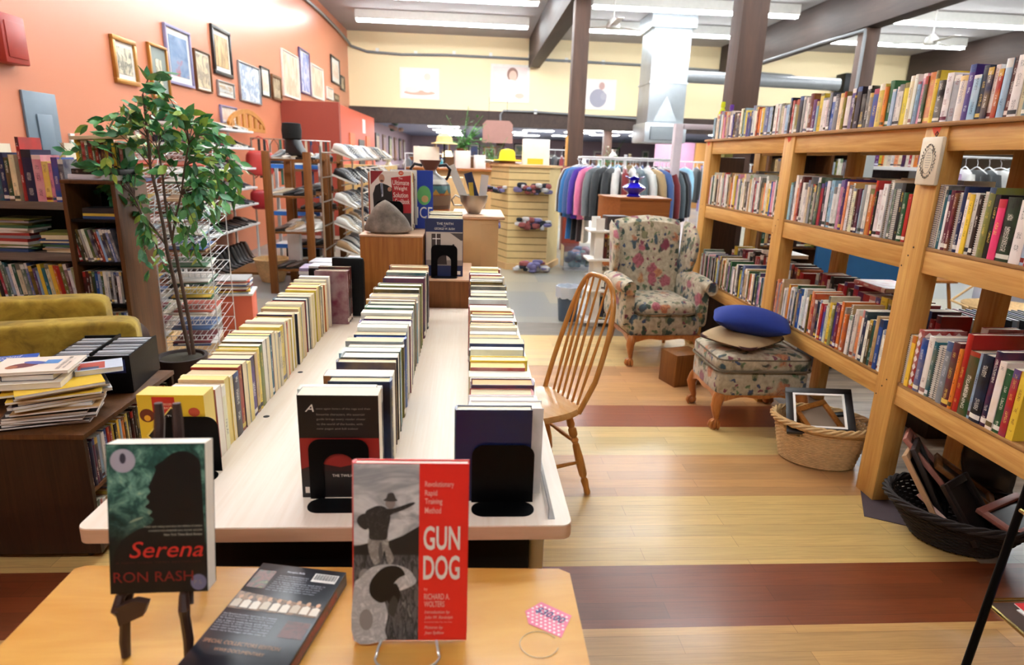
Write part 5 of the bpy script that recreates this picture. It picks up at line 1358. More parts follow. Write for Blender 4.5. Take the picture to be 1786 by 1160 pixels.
ln += [('SPECIAL COLLECTORS EDITION', -W/2+.01, W/2-.03, Lh/2-.222, Lh/2-.214, 1), ('WWII DOCUMENTARY', -.05, .04, Lh/2-.238, Lh/2-.231, 1)]
text_mesh(ln, ((0, 0, .0318), (1, 0, 0), (0, 1, 0)), 'back_lettering', e, [flat('blurb_ink', 'b9bdc9'), flat('copper_ink', '9a6a44')])
# --- price tag
a, b, c_, d_ = [onZ(x, y, DZ+.001) for x, y in ((916, 1066), (944, 1050), (997, 1074), (979, 1112))]
f_ = onZ(922, 1088, DZ+.001); e_ = onZ(930, 1098, DZ+.001)
ctr = (a+b+c_+d_)/4
e = empty('price_tag', (ctr.x, ctr.y, DZ+.0003), label='pink polka dot paper price tag with a handwritten price on the honey desk', cat='price tag')
pts = [(v-ctr).to_2d() for v in (b, c_, d_, f_, a)]
MB().prism([(v.x, v.y) for v in pts], ((0, 0, 0), (1, 0, 0), (0, 1, 0)), .0008).build('card', flat('pink_card', 'e0708c'), e, smooth=0)
u1 = (c_-b).normalized(); u2 = Vector((-u1.y, u1.x, 0)); mb = MB()
import itertools
def inside(p, poly):
    r = False
    for i in range(len(poly)):
        q1, q2 = poly[i], poly[i-1]
        if (q1.y > p.y) != (q2.y > p.y) and p.x < (q2.x-q1.x)*(p.y-q1.y)/(q2.y-q1.y)+q1.x: r = not r
    return r
for i, j in itertools.product(range(-9, 10), range(-9, 10)):
    p = u1*(i*.0095+(j % 2)*.00475) + u2*(j*.0082)
    if inside(p, pts) and all(inside(p+Vector((dx, dy, 0)), pts) for dx, dy in ((.002, 0), (-.002, 0), (0, .002), (0, -.002))): mb.poly(ell(p.x, p.y, .0025, .0025, 10), ((0, 0, .0010), (1, 0, 0), (0, 1, 0)))
mb.build('white_dots', flat('tag_dot', 'f4e9ea'), e, smooth=0)
text_mesh([('$30.00', -.030, .030, -.009, .011, 0, .2, .016)], (tuple(u2*.001+Vector((0, 0, .0013))), tuple(u1), tuple(u2)), 'handwritten_price', e, [flat('pen_blue', '23306a')])
mb = MB().tube([(ctr.x-.028+.035*math.cos(2*PI*i/40)-.0, ctr.y-.072+.032*math.sin(2*PI*i/40), DZ+.0012) for i in range(3, 39)], .0007, 5)
o = mb.build('tag_string', plain('clear_thread', 'd8c9a4', .3)); tag(o, 'loop of clear thread lying on the honey desk below the price tag', 'thread')
# ============================================================ LEFT: BOOKCASES
bc = empty('wall_bookcase', (-2.95, 4.0, 0), label='low grey shelved bookcase at the far left with old books on its top', cat='bookcase')
for z, th in ((1.212, .045), (.90, .045), (.61, .045), (.30, .04)):
    MB().box(-.545, .60, 0, .32, z-th, z, bev=.003).build('shelf_board', M_greyshelf, bc)
MB().box(-.545, .60, .33, .345, 0, 1.17).build('back_panel', flat('dark_backing', '1a1512', .8), bc)
for x in (-.545, .57): 
    for za, zb in ((.0, .259), (.301, .564), (.611, .854), (.901, 1.166)): MB().box(x, x+.03, .0, .32, za, zb).build('side_panel', M_dark, bc)
def row_x(x0, x1, yf, z, hs, ts, seq, place, row, depth, kind, lean=0, hardp=.5, name=None):
    """books side by side along x with their spines towards the camera side (-y)"""
    x = x0; i = 0
    while True:
        t = R_.uniform(*ts)
        if x+t > x1: break
        k = seq[i % len(seq)]; h = R_.uniform(*hs); w = R_.uniform(*depth); hd = R_.random() < hardp
        ln = lean
        o = book(w, t, h, vary(k), (x+t/2, yf+w/2, z+.0005+(t/2*math.sin(abs(ln)) if ln else 0)), rot=(ln, 0, PI/2), hard=hd, name=name or kind, label='%s %s, %s from the left %s' % (CN[k], kind.replace('_', ' '), nth(i), place), cat=kind.replace('_', ' '), group=row)
        x += t*(1.04 if ln else 1)+.0007; i += 1
row_x(-3.05, -2.68, 4.02, 1.212, (.25, .28), (.02, .034), 'vvgmgtcagtngc', 'on top of the grey bookcase', 'old books on top of the grey bookcase', (.16, .18), 'hardback', hardp=1)
xs = -2.675
for k, t, h, w in (('r', .02, .37, .2), ('n', .055, .30, .19), ('h', .05, .27, .18), ('y', .035, .235, .17), ('h', .02, .225, .17), ('b', .035, .26, .17), ('n', .03, .25, .17)):
    book(w, t, h, vary(k), (xs+t/2, 4.02+w/2, 1.2125), rz=PI/2, hard=True, name='hardback', label='%s tall hardback on the grey bookcase top, right part, %s centimetres thick' % (CN[k], '%d' % round(t*100)), cat='hardback', group='tall books on the grey bookcase')
    xs += t+.001
for i, (k, w, h, x, l) in enumerate((('l', .26, .33, -2.95, 'pale blue large book lying behind the old books at far left'), ('c', .24, .345, -2.47, 'cream picture book standing with its front showing behind the tall books'), ('w', .2, .30, -3.05, 'white book standing behind the old books at far left'))):
    book(.02, w, h, vary(k), (x, 4.24, 1.2125), rz=0, hard=False, rot=(0, 0, 0), name='picture_book', label=l, cat='picture book')
row_x(-3.25, -2.40, 4.02, .61, (.19, .235), (.012, .026), 'lytcyorgmwvguloykrgtlwgcgbkp', 'on the third shelf of the grey bookcase', 'picture books on the third shelf', (.15, .17), 'picture_book', lean=-.12, hardp=.3)
CP = 'white tan grey olive red blue green cream'.split(); CH = ['e6e2d6', 'b59a72', '8e9094', '7d7f3a', 'a8322a', '34507e', '3c6a48', 'e4d6ae']
for j, (x, n) in enumerate(((-3.08, 13), (-2.80, 15), (-2.52, 10))):
    z = .9008
    for q in range(n):
        th = R_.uniform(.006, .018); w, d = R_.uniform(.2, .26), R_.uniform(.16, .2); k = R_.randrange(8)
        if z+th > 1.15: break
        o = MB().box(-w/2, w/2, -d/2, d/2, 0, th).build('thin_book', [M_paint], None, (x+R_.uniform(-.02, .02), 4.14, z), rz=R_.uniform(-.15, .15), color=lin(CH[k]), smooth=0)
        tag(o, 'thin %s book, %s from the bottom of the %s pile in the grey bookcase' % (CP[k], nth(q), nth(j)), 'thin book', 'piles of thin books in the grey bookcase'); z += th+.0005
# ---- tall narrow dark bookcase of films
dv = empty('film_bookcase', (-2.175, 3.8, 0), label='tall narrow wooden bookcase with black inside, full of film cases', cat='bookcase')
for x0, x1 in ((-.15, -.125), (.125, .15)): MB().box(x0, x1, 0, .36, 0, 1.335, bev=.002).build('side_panel', M_bookcase, dv)
MB().box(-.15, .15, -.002, .36, 1.336, 1.356, bev=.002).build('top_board', M_bookcase, dv)
MB().box(-.124, .124, .34, .35, .02, 1.33).build('back_panel', M_blackp, dv)
FZ = (1.135, .885, .635, .385, .13)
for z in FZ: MB().box(-.1245, .1245, .01, .335, z-.016, z).build('shelf', M_blackp, dv)
def film_row(z, seq, place, lean=-.0, x0=-2.295, x1=-2.055):
    row_x(x0, x1, 3.83, z, (.188, .194), (.013, .017), seq, place, 'film cases in the narrow bookcase', (.135, .137), 'film_case', lean=lean, hardp=0)
film_row(.885, 'rdkswgnkrlnkbn', 'on the second shelf of the narrow bookcase', -.2)
film_row(.635, 'kkkkblgwwksdws', 'on the third shelf of the narrow bookcase')
film_row(.385, 'wgskrlwwrdoabb', 'on the fourth shelf of the narrow bookcase')
film_row(.13, 'knswbrkwsdnkkw', 'on the lowest shelf of the narrow bookcase')
z = 1.1355
for i, (c, n) in enumerate((('34507e', 'blue'), ('d6b640', 'yellow'), ('1d1d22', 'black'), ('1d1d22', 'black'))):
    o = MB().box(-.09, .09, -.07, .07, 0, .015).build('film_case', M_paint, None, (-2.165, 3.92, z), rz=.03*i, color=lin(c), smooth=0); tag(o, '%s film case lying flat on the narrow bookcase top shelf, %s from the bottom' % (n, ORD[i]), 'film case', 'film cases in the narrow bookcase'); z += .0155
o = book(.17, .035, .27, lin('e4e2e6'), (-2.17+.13, 3.90, 1.3568+.018), rot=(0, -PI/2, PI/2), name='hardback', label='white book lying flat on top of the narrow bookcase', cat='hardback')
bpy.data.objects.remove(o)
o = MB().box(-.14, .14, -.09, .09, 0, .03, bev=.003).build('boxed_game', M_paint, None, (-2.16, 3.93, 1.3568), color=lin('dcdce4')); tag(o, 'white boxed set lying flat on top of the narrow bookcase', 'box')
o = MB().box(-.13, .14, -.085, .09, 0, .03, bev=.003).build('boxed_game', M_paint, None, (-2.15, 3.93, 1.3875), color=lin('17171b')); tag(o, 'black boxed set with pale lettering on the white boxed set', 'box')
text_mesh([('1-8', -.12, -.09, .008, .022, 0), ('COLLECTION', -.06, .1, .01, .02, 0)], ((0, -.0856, 0), (1, 0, 0), (0, 0, 1)), 'lettering', o, [flat('dim_ink', '8f857c')])
row_x(-2.30, -2.02, 3.95, 1.4186, (.13, .16), (.015, .022), 'ygrgrvrkmyp', 'in the small row on the narrow bookcase', 'small old books on the narrow bookcase', (.1, .12), 'paperback')
o = MB().box(-.15, .16, -.1, .1, 0, .02, bev=.002).build('open_booklet', M_paint, None, (-2.16, 4.02, 1.585), rz=.1, rot=(0, -.06, .1), color=lin('d8c7a2')); tag(o, 'tan booklet lying across the small old books', 'booklet')

# ---- mustard armchair behind the cabinet
M_must = NT('mustard_velvet'); _f = M_must.noise(M_must.coord('Object', (1, 1, 1)), 9, 5, .6, .6)
M_must = M_must.set(M_must.ramp(_f, [(.3, '6e5612'), (.5, 'a08222'), (.7, 'bc9f3c')]), .85, sheen=.1)
ac = empty('mustard_sofa', (-2.22, 3.32, 0), rz=.32, label='mustard velvet sofa back at the far left behind the book pile', cat='sofa')
MB().puff((-.1, -.02, .32), (1.1, .62, .56), .2, pz=.3).build('base', M_dark, ac)
MB().puff((-.18, -.04, .62), (.98, .17, .34), .12, pz=.2).build('back_cushion', M_must, ac)
MB().puff((-.06, -.25, .54), (1.06, .17, .34), .12, pz=.2).build('back_cushion', M_must, ac)
# ---- low cabinet with paperbacks facing the aisle
lc = empty('low_cabinet', (0, 0, 0), label='low dark wooden cabinet at the left of the long table, piled with magazines and books', cat='cabinet')
CX0, CX1, CY0, CY1, CH0 = -2.15, -1.405, 2.2, 2.92, .53
MB().box(CX0, CX1, CY0, CY0+.02, .03, CH0-.0205).build('side_panel', M_dark, lc); MB().box(CX0, CX1, CY1-.02, CY1, .03, CH0-.0205).build('side_panel', M_dark, lc)
MB().box(CX0-.005, CX1+.006, CY0-.006, CY1, CH0-.02, CH0, bev=.002).build('top_board', M_bookcase, lc)
MB().box(CX0, CX1-.18, CY0+.021, CY1-.021, .03, CH0-.021).build('back_panel', M_blackp, lc)
for z in (.045, .295): MB().box(CX1-.179, CX1-.004, CY0+.021, CY1-.021, z-.015, z).build('shelf', M_bookcase, lc)
for x in (CX0+.03, CX1-.06):
    for y in (CY0+.04, CY1-.06): MB().lathe([(0, 0), (.014, .004), (.014, .024), (0, .029)], (x, y, 0), 10).build('caster', M_blackp, lc)
def fill_x(xf, y0, y1, z, hs, ts, seq, place, row, depth, kind, hardp=.2):
    y = y0; i = 0
    while True:
        t = R_.uniform(*ts)
        if y+t > y1: break
        k = seq[i % len(seq)]; w = R_.uniform(*depth); hd = R_.random() < hardp
        book(w, t, R_.uniform(*hs), vary(k), (xf-w/2-R_.uniform(0, .006), y+t/2, z+.0005), PI, hard=hd, name=kind, label='%s %s, %s from the near end %s' % (CN[k], kind.replace('_', ' '), nth(i), place), cat=kind.replace('_', ' '), group=row)
        y += t+.0006; i += 1
fill_x(CX1-.01, CY0+.024, CY1-.03, .295, (.175, .188), (.013, .022), 'nnmnlwbrrykylokykkdkvrogp', 'of the upper tier of the low cabinet', 'paperbacks in the low cabinet', (.10, .115), 'paperback')
fill_x(CX1-.01, CY0+.024, CY1-.03, .045, (.17, .19), (.013, .024), 'bgwqaylbbwslb', 'of the lower tier of the low cabinet', 'paperbacks in the low cabinet', (.10, .115), 'paperback')
# disc boxes
for i, (x, y, l) in enumerate(((-1.70, 2.79, 'black plastic box of discs on the low cabinet, left one'), (-1.53, 2.77, 'black plastic box of discs with a blue front on the low cabinet, right one'))):
    e = empty('disc_box', (x, y, CH0+.001), rz=.12, label=l, cat='disc box')
    mb = MB().box(-.08, .08, -.16, -.15, 0, .145+.02*i).box(-.08, -.072, -.149, .16, 0, .15).box(.072, .08, -.149, .16, 0, .165).box(-.0719, .0719, -.149, .16, 0, .006).box(-.0719, .0719, .15, .16, .0061, .16)
    mb.build('case', M_blackp, e)
    for q in range(11): MB().box(-.07, .07, -.145+.026*q, -.126+.026*q, .008, .15+.012*i+.002*(q % 3), bev=.001).build('disc_sleeve', plain('case_'+['a8adb4', '8d8f92', 'c4c8cf', '55585e'][q % 4], ['a8adb4', '8d8f92', 'c4c8cf', '55585e'][q % 4], .25), e)
    if i: MB().box(-.06, .06, -.1615, -.1605, .09, .15).build('blue_label', art('blue_label', ['14183a', '232f6e', '0f1128'], 40), e, smooth=0)
# magazines and books piled on the cabinet
z = CH0+.0008; MG = [('grey', 'b9bcc0'), ('black', '23252a'), ('dark grey', '3a3a3e'), ('brown', '6a5040'), ('white', 'dcdad4'), ('black', '1c1c20'), ('tan', 'c29a66'), ('yellow', 'e0b830'), ('white', 'dcdad4'), ('yellow', 'e6c23c'), ('navy', '26345c'), ('yellow', 'dcae28')]
seqm = [4, 1, 2, 3, 1, 5, 2, 6, 0, 7, 10, 8, 9, 5, 11, 7]
for q, k in enumerate(seqm):
    th = R_.uniform(.005, .012); nm, c = MG[k]
    w, d = R_.uniform(.26, .30), R_.uniform(.20, .22)
    off = .0 if q < 7 else .035
    e = empty('magazine', (-1.60+off+R_.uniform(-.015, .015), 2.36+R_.uniform(-.02, .02), z), rz=.25+R_.uniform(-.12, .12)+(.3 if q > 8 else 0), label='%s magazine, %s from the bottom of the pile on the low cabinet' % (nm, nth(q)), cat='magazine', group='magazines piled on the low cabinet')
    MB().box(-w/2, w/2, -d/2, d/2, .0003, th-.0004).build('pages', M_paper, e, smooth=0)
    o = MB().box(-w/2-.001, w/2+.001, -d/2-.001, d/2+.001, th-.0004, th).box(-w/2-.001, w/2+.001, -d/2-.001, d/2+.001, 0, .0003).build('cover', M_paint, e, smooth=0); o.color = lin(c)
    z += th+.0006
zt_ = z
def flatbook(w, d, t, col, loc, rz, label, name='paperback', polys=None, texts=None, pages='efe6d6', tilt=0):
    e = empty(name, loc, rot=(tilt, 0, rz), label=label, cat=name.replace('_', ' '))
    MB().box(-w/2+.002, w/2-.002, -d/2+.002, d/2-.001, .0015, t-.0015).build('page_block', plain('pages_'+pages, pages, .8), e, smooth=0)
    mb = MB().box(-w/2, w/2, -d/2, d/2, t-.0015, t).box(-w/2, w/2, -d/2, d/2, 0, .0015).box(-w/2, -w/2+.0015, -d/2, d/2, .0015, t-.0015)
    o = mb.build('cover', M_paint, e, smooth=0); o.color = lin(col)
    if polys:
        cols = []; m2 = MB()
        for i, (p, c) in enumerate(polys):
            if c not in cols: cols.append(c)
            m2.poly(p, ((0, 0, t+.0004+.0001*i), (1, 0, 0), (0, 1, 0)), cols.index(c))
        m2.build('cover_print', [flat('ink_'+c, c) for c in cols], e, smooth=0)
    if texts: text_mesh(texts, ((0, 0, t+.0012), (1, 0, 0), (0, 1, 0)), 'cover_lettering', e, [flat('white_ink', 'f2eee2'), flat('dark_ink', '1d1d22')])
    return e
flatbook(.29, .20, .022, 'e6dccb', (-1.655, 2.33, zt_), .22, 'thick cream paperback at the top left of the pile, under the dark blue case')
flatbook(.17, .12, .022, '1c2238', (-1.62, 2.33, zt_+.0225), .15, 'dark blue case lying between two cream books on the pile', name='film_case')
flatbook(.27, .19, .011, 'ecdccb', (-1.63, 2.36, zt_+.046), .2, 'cream booklet with red and blue figures on top of the pile', polys=[(ell(-.04, -.01, .05, .03, 12, .4), '6a3038'), (ell(-.01, .02, .045, .018, 12, -.3), '4a5a9a'), (rect(.02, .07, .0, .05), '4f86c0'), (ell(-.07, -.03, .02, .02, 10), 'a8684a')], texts=[('PAST DEPARTURES', .085, .098, -.08, .08, 1), ('for the Soul', .105, .113, -.07, .06, 1)])
flatbook(.16, .12, .02, 'c8d2e2', (-1.47, 2.47, zt_), .5, 'pale paperback with a red picture at the right of the pile', polys=[(rect(-.07, .02, -.05, .04), 'a8483c'), (rect(-.06, .0, -.05, -.02), '3a4a6a')])
blk_ = MB().box(-.12, .12, -.09, .09, 0, .10, bev=.003).build('shoebox', M_dark, None, (-1.90, 2.55, CH0+.001), rz=.1); tag(blk_, 'dark box under the blue and lime book on the low cabinet', 'box')
flatbook(.2, .15, .02, 'c8bda8', (-1.89, 2.54, CH0+.103), .3, 'tan paperback under the blue and lime hardback')
flatbook(.21, .16, .042, '9a9a24', (-1.87, 2.53, CH0+.125), .42, 'blue and lime hardback with white title on top of the left pile', name='hardback', polys=[([(-.105, .0), (.105, .0), (.105, .08), (-.105, .08)], '1e50a8'), ([(-.105, -.08), (.105, -.08), (.105, .0), (-.105, .0)], 'b9bb2e')], texts=[('Second', -.05, .05, .040, .065, 0, .3), ('Stepmom', -.06, .06, .008, .034, 0, .3)])
for q in range(5):
    o = MB().box(-.09, .09, -.12, .12, 0, .022, bev=.002).build('picture_book', M_paint, None, (-2.05, 2.32, CH0+.001+q*.0225), rz=.1*q, color=lin(['2c3a44', 'b8a98c', 'c8bfa4', '8a8f7a', '3f5a4a'][q])); tag(o, '%s book in the small pile at the far left edge, %s from the bottom' % (['slate', 'tan', 'cream', 'grey green', 'dark green'][q], ORD[q]), 'picture book', 'small pile at the far left edge')

# ============================================================ FICUS
fi = empty('ficus_tree', (-1.79, 3.86, 0), label='artificial ficus tree with thin braided trunks and green drooping leaves', cat='potted tree')
M_bark = plain('ficus_bark', '5a4436', .8, var=.25, scale=40)
MB().lathe([(.0, .0), (.10, .0), (.14, .25), (.15, .30), (.13, .30), (.12, .27), (0, .27)], seg=20).build('pot', plain('dark_pot', '2a1c18', .6), fi)
MB().lathe([(0, .275), (.118, .272), (.118, .285), (0, .30)], seg=20).build('moss', plain('moss', '3a3426', .95, var=.3, scale=60), fi)
def fp(px, py, Y=3.88): return onY(px, py, Y) - Vector((-1.79, 3.86, 0))
def FP(lst, dy=0): return [fp(x, y, 3.88+dy) for x, y in lst]
tr = MB()
T_a = FP([(332, 618), (318, 560), (306, 500), (292, 440), (286, 400), (274, 340), (262, 290), (258, 240), (254, 200), (249, 165)]); tr.tube(T_a, [.013, .012, .012, .011, .010, .009, .008, .0075, .007, .006], 8)
T_b = FP([(338, 618), (330, 560), (318, 500), (306, 440), (297, 400), (288, 350), (283, 300), (276, 262)], -.03); tr.tube(T_b, [.012, .012, .011, .010, .009, .008, .007, .005], 8)
T_c = FP([(292, 430), (270, 400), (246, 370), (235, 345)], .02); tr.tube(T_c, [.008, .007, .006, .004], 6)
T_d = FP([(300, 420), (306, 380), (316, 340), (322, 290), (330, 250)], -.04); tr.tube(T_d, [.007, .006, .006, .005, .003], 6)
tr.build('trunk', M_bark, fi)
# twigs from the crown outward, drooping, leaves along them
tw = MB(); lf = [([], [], []) for _ in range(3)]
def leaf(p, d, size, which):
    vs, fs, mi = lf[which]
    d = d.normalized(); side = d.cross(Vector((R_.uniform(-1, 1), R_.uniform(-1, 1), R_.uniform(-.4, 1)))).normalized(); nrm = side.cross(d)
    n = len(vs); L = size; W = size*.24
    prof = [(0, 0), (.15, .55), (.4, 1.0), (.65, .8), (.85, .35), (1.0, 0)]
    for t, w in prof:
        c = p + d*L*t + nrm*(-.16*L*t*t)
        vs.append(c + side*W*w + nrm*(.10*W)); vs.append(c); vs.append(c - side*W*w + nrm*(.10*W))
    for k in range(len(prof)-1):
        a = n+k*3; b = a+3
        fs.append((a, a+1, b+1, b)); fs.append((a+1, a+2, b+2, b+1))
R_.seed(21)
ends = []
starts = T_a[5:] + T_b[5:] + T_d[2:] + T_c[2:]
targets = [(160, 215), (178, 250), (195, 300), (175, 330), (205, 195), (225, 180), (250, 172), (275, 180), (300, 190), (322, 200), (350, 215), (375, 225), (395, 250), (415, 285), (405, 320), (390, 350), (415, 300),
           (370, 390), (350, 420), (330, 380), (340, 300), (310, 260), (290, 240), (230, 240), (215, 270), (240, 300), (200, 340), (235, 400), (250, 430), (262, 470), (285, 130), (300, 230), (345, 260), (380, 300), (365, 330),
           (150, 290), (120, 260), (185, 225), (265, 215), (330, 235), (240, 215), (210, 230), (355, 240), (400, 270), (225, 330), (245, 350), (380, 370), (322, 420), (290, 290), (260, 260), (410, 340), (340, 330), (215, 300), (195, 260), (310, 200), (278, 155)]
for (px, py) in targets:
    T = fp(px, py, 3.88+R_.uniform(-.22, .22))
    S = min(starts, key=lambda s: (s-T-Vector((0, 0, -.12))).length)
    mid = (S+T)/2 + Vector((R_.uniform(-.03, .03), R_.uniform(-.03, .03), .10))
    P = [S.lerp(mid, t)*(1-t) + mid.lerp(T, t)*t for t in [k/8 for k in range(9)]]
    tw.tube(P, [.0035-.0003*k for k in range(9)], 4)
    for k in range(2, 9):
        for q in range(3):
            if R_.random() < .3: continue
            d = (P[min(8, k)]-P[k-1]).normalized() + Vector((R_.uniform(-.9, .9), R_.uniform(-.9, .9), R_.uniform(-1.1, .15)))
            leaf(P[k] + Vector((R_.uniform(-.02, .02),)*3), d, R_.uniform(.06, .098), R_.choice((0, 0, 0, 1, 1, 1, 2)))
# hanging lower strings of leaves
for (px, py, n_) in ((395, 330, 5), (370, 350, 4), (240, 420, 4), (255, 440, 4), (320, 440, 4), (330, 470, 3), (180, 320, 4), (270, 480, 3)):
    p = fp(px, py-60, 3.8)
    P = [p+Vector((.01*k, 0, -.045*k)) for k in range(n_+1)]; tw.tube(P, .0018, 4)
    for q in P[1:]:
        for s in (-1, 1): leaf(q, Vector((s*.6, R_.uniform(-.4, .4), -1)), R_.uniform(.06, .08), R_.choice((0, 1, 2)))
tw.build('twigs', M_bark, fi)
for nm, c, c2, data in (('foliage_dark', '2a6038', '44905a', lf[0]), ('foliage_mid', '4c9050', '6aa85c', lf[1]), ('foliage_light', '95b84a', 'b4cc60', lf[2])):
    t = NT(nm); f = t.noise(t.coord('Object'), 25, 2); t.set(t.ramp(f, [(.3, c), (.7, c2)]), .42)
    me = bpy.data.meshes.new(nm); me.from_pydata(data[0], [], data[1]); me.materials.append(t.m); me.polygons.foreach_set('use_smooth', [True]*len(me.polygons))
    o = bpy.data.objects.new(nm, me); COL.objects.link(o); o.parent = fi
R_.seed(99)

# ============================================================ WIRE MAGAZINE RACK
wr = empty('wire_rack', (-2.22, 4.75, 0), rz=.12, label='white wire magazine rack behind the ficus, every tier stuffed with magazines', cat='wire rack')
NTIER = 13; tz = lambda k: .10+k*.115
for sx in (-.36, .0, .36):
    MB().tube([(sx, -.24, .0), (sx, -.24, .98), (sx, .1, 1.62)], .004, 6).build('upright', M_whitew, wr)
    MB().tube([(sx, .26, .0), (sx, .26, 1.62)], .004, 6).build('upright', M_whitew, wr)
for k in range(NTIER):
    mb = MB(); z = tz(k); yf = -.24 if z < .98 else -.24+(z-.98)*.53
    for x in [-.36+.04*i for i in range(19)]: mb.tube([(x, yf, z+.02), (x, yf, z-.015), (x, .26, z+.035)], .0022, 4)
    for y, dz in ((yf, .02), (yf, -.015), (0 if z < 1.2 else .12, .012), (.26, .035)): mb.tube([(-.36, y, z+dz), (.36, y, z+dz)], .0028, 4)
    mb.build('wire_shelf', M_whitew, wr)
MC = [('white', 'e9e6de'), ('pale blue', '9cb4c6'), ('coral', 'c9604c'), ('tan', 'b99c78'), ('yellow', 'd6b23c'), ('grey', 'a4a6a6'), ('blue', '46689c'), ('maroon', '7a2c34'), ('green', '4c7a5c'), ('white', 'f1eee8')]
for k in range(NTIER):
    z = tz(k); yf = -.24 if z < .98 else -.24+(z-.98)*.53
    for s in (-1, 1):
        zz = z+.042
        for q in range(R_.choice((2, 3))):
            nm, c = MC[R_.randrange(10)]; th = R_.uniform(.004, .012); dpt = .27 if z < 1.25 else .2
            o = MB().box(-.13, .13, -dpt/2, dpt/2, 0, th).build('magazine', M_paint, None, smooth=0, color=lin(c))
            M = Matrix.Translation((-2.22, 4.75, 0)) @ Matrix.Rotation(.12, 4, 'Z') @ Matrix.Translation((s*.18+R_.uniform(-.015, .015), yf+dpt/2+.02+R_.uniform(-.02, .02), zz+(.02))) @ Matrix.Rotation(R_.uniform(-.1, .1), 4, 'Z') @ Matrix.Rotation(.09, 4, 'X')
            o.matrix_world = M
            tag(o, '%s magazine, %s layer, %s side of tier %s of the wire rack' % (nm, ORD[q], 'left' if s < 0 else 'right', ORD[NTIER-1-k]), 'magazine', 'magazines on the white wire rack'); zz += th+.001
e = empty('coral_pedestal', (-1.93, 5.28, 0), rz=.2, label='coral painted box pedestal behind the wire rack, magazines on top', cat='pedestal')
MB().box(-.12, .12, -.15, .15, 0, .40, bev=.004).build('body', wallpaint('coral_paint', 'd0654c', .5), e)
MB().box(-.13, .13, -.16, .16, .4005, .418, bev=.003).build('top', M_whitew, e)
z = .4185
for q in range(9):
    nm, c = MC[(q*3+1) % 10]; th = .012
    o = MB().box(-.12, .12, -.14, .14, 0, th).build('magazine', M_paint, None, (-1.95, 5.26, z), rz=.2+.13*math.sin(q*2), smooth=0, color=lin(c)); tag(o, '%s magazine, %s from the bottom of the pile on the coral pedestal' % (nm, ORD[q]), 'magazine', 'magazines on the coral pedestal'); z += th+.0006

# ============================================================ SHOES
def shoe_mesh(kind):
    """local: toe +y, length about .28; kinds: low, sneaker, boot"""
    mb = MB(); n = 12; m = 14
    H = {'low': .075, 'sneaker': .10, 'boot': .26}[kind]
    def f(i, j):
        v = i/(n-1); y = -.13+.27*v; a = 2*PI*j/m; c, s = math.cos(a), math.sin(a)
        w = .034+.012*math.sin(min(1, v*1.1)*PI*.9)-(.012 if v > .93 else 0)
        top = (H if v < .42 else H-(H-.045)*min(1, (v-.42)/.3)**.7) - (.02*max(0, v-.75)/.25)
        if v in (0, 1): w *= .55; top *= .85
        return Vector((w*math.copysign(abs(c)**.6, c), y, .018+(top-.018)*(.5+.5*math.copysign(abs(s)**.7, s))))
    vs = mb.grid(f, n, m, cv=True); mb.bm.faces.new(vs[0]); mb.bm.faces.new(vs[-1][::-1])
    # sole
    def g(i, j):
        z = (0, .0, .02, .02)[i]; k = (0.0, 1, 1.02, 0.0)[i]; a = 2*PI*j/24
        y = math.sin(a)*.143; x = math.cos(a)*(.043+.006*math.sin(a)); return Vector((x*k, (y+.005)*k, z))
    fs0 = len(mb.bm.faces); mb.grid(g, 4, 24, m=1, cv=True)
    if kind == 'sneaker':
        for q in range(4): mb.box(-.02, .02, .0+q*.022, .008+q*.022, .078-.009*q, .086-.009*q, m=1)
    return mb
SH = {}
for kd in ('low', 'sneaker', 'boot'):
    for sl, sm in (('w', M_sole), ('k', M_darksole)):
        o = shoe_mesh(kd).build('shoe', [M_shoe, sm], smooth=50); SH[kd+sl] = o.data; bpy.data.objects.remove(o)
SC = [('white', 'd9d6cf'), ('black', '18181a'), ('brown', '4a3020'), ('tan', '9a7a55'), ('grey', '8a8c8e'), ('navy', '232c44'), ('beige', 'c9b79a'), ('dark brown', '2c1d16'), ('red', '8f2a24'), ('black', '1c1c1f')]
SN = {'low': 'flat shoe', 'sneaker': 'sneaker', 'boot': 'boot'}
def put_shoe(loc, rz, kd, ci, where, grp, rot=None, sl=None):
    nm, c = SC[ci]; o = bpy.data.objects.new({'low': 'shoe', 'sneaker': 'sneaker', 'boot': 'boot'}[kd], SH[kd+(sl or ('w' if kd == 'sneaker' or ci in (0, 6) else 'k'))]); COL.objects.link(o)
    o.location = loc; o.rotation_euler = rot if rot else (0, 0, rz); o.color = lin(c)
    return tag(o, '%s %s %s' % (nm, SN[kd], where), {'low': 'shoe', 'sneaker': 'sneaker', 'boot': 'boot'}[kd], grp)
ss = empty('wall_shoe_shelf', (0, 0, 0), label='long white metal shoe shelving along the orange wall', cat='shelving')
tiers = (1.81, 1.583, 1.313, 1.045, .816, .533)
for z in tiers:
    MB().box(-3.43, -3.10, 7.0, 9.58, z-.03, z, bev=.004).build('metal_shelf', M_whitew, ss)
for y in (7.02, 9.55): MB().box(-3.46, -3.435, y-.02, y+.02, 0, 1.9).build('upright', M_whitew, ss)
for y in (7.05, 9.5): MB().box(-3.14, -3.12, y, y+.03, 0, .50).build('front_leg', M_whitew, ss)
for ti, z in enumerate(tiers+(0,)):
    y = 7.2; i = 0
    while y < 9.5:
        kd = 'boot' if z == 0 else R_.choice(('low', 'low', 'sneaker'))
        ci = R_.choice((1, 9, 7, 2)) if z < .6 else R_.randrange(10)
        put_shoe((-3.25, y, z+.001), -PI/2+R_.uniform(-.15, .15), kd, ci, '%s along %s of the wall shelving' % (nth(i), ('the floor' if z == 0 else 'the %s shelf' % ORD[ti])), 'shoes on the wall shelving')
        y += .125 if R_.random() < .6 else .17; i += 1
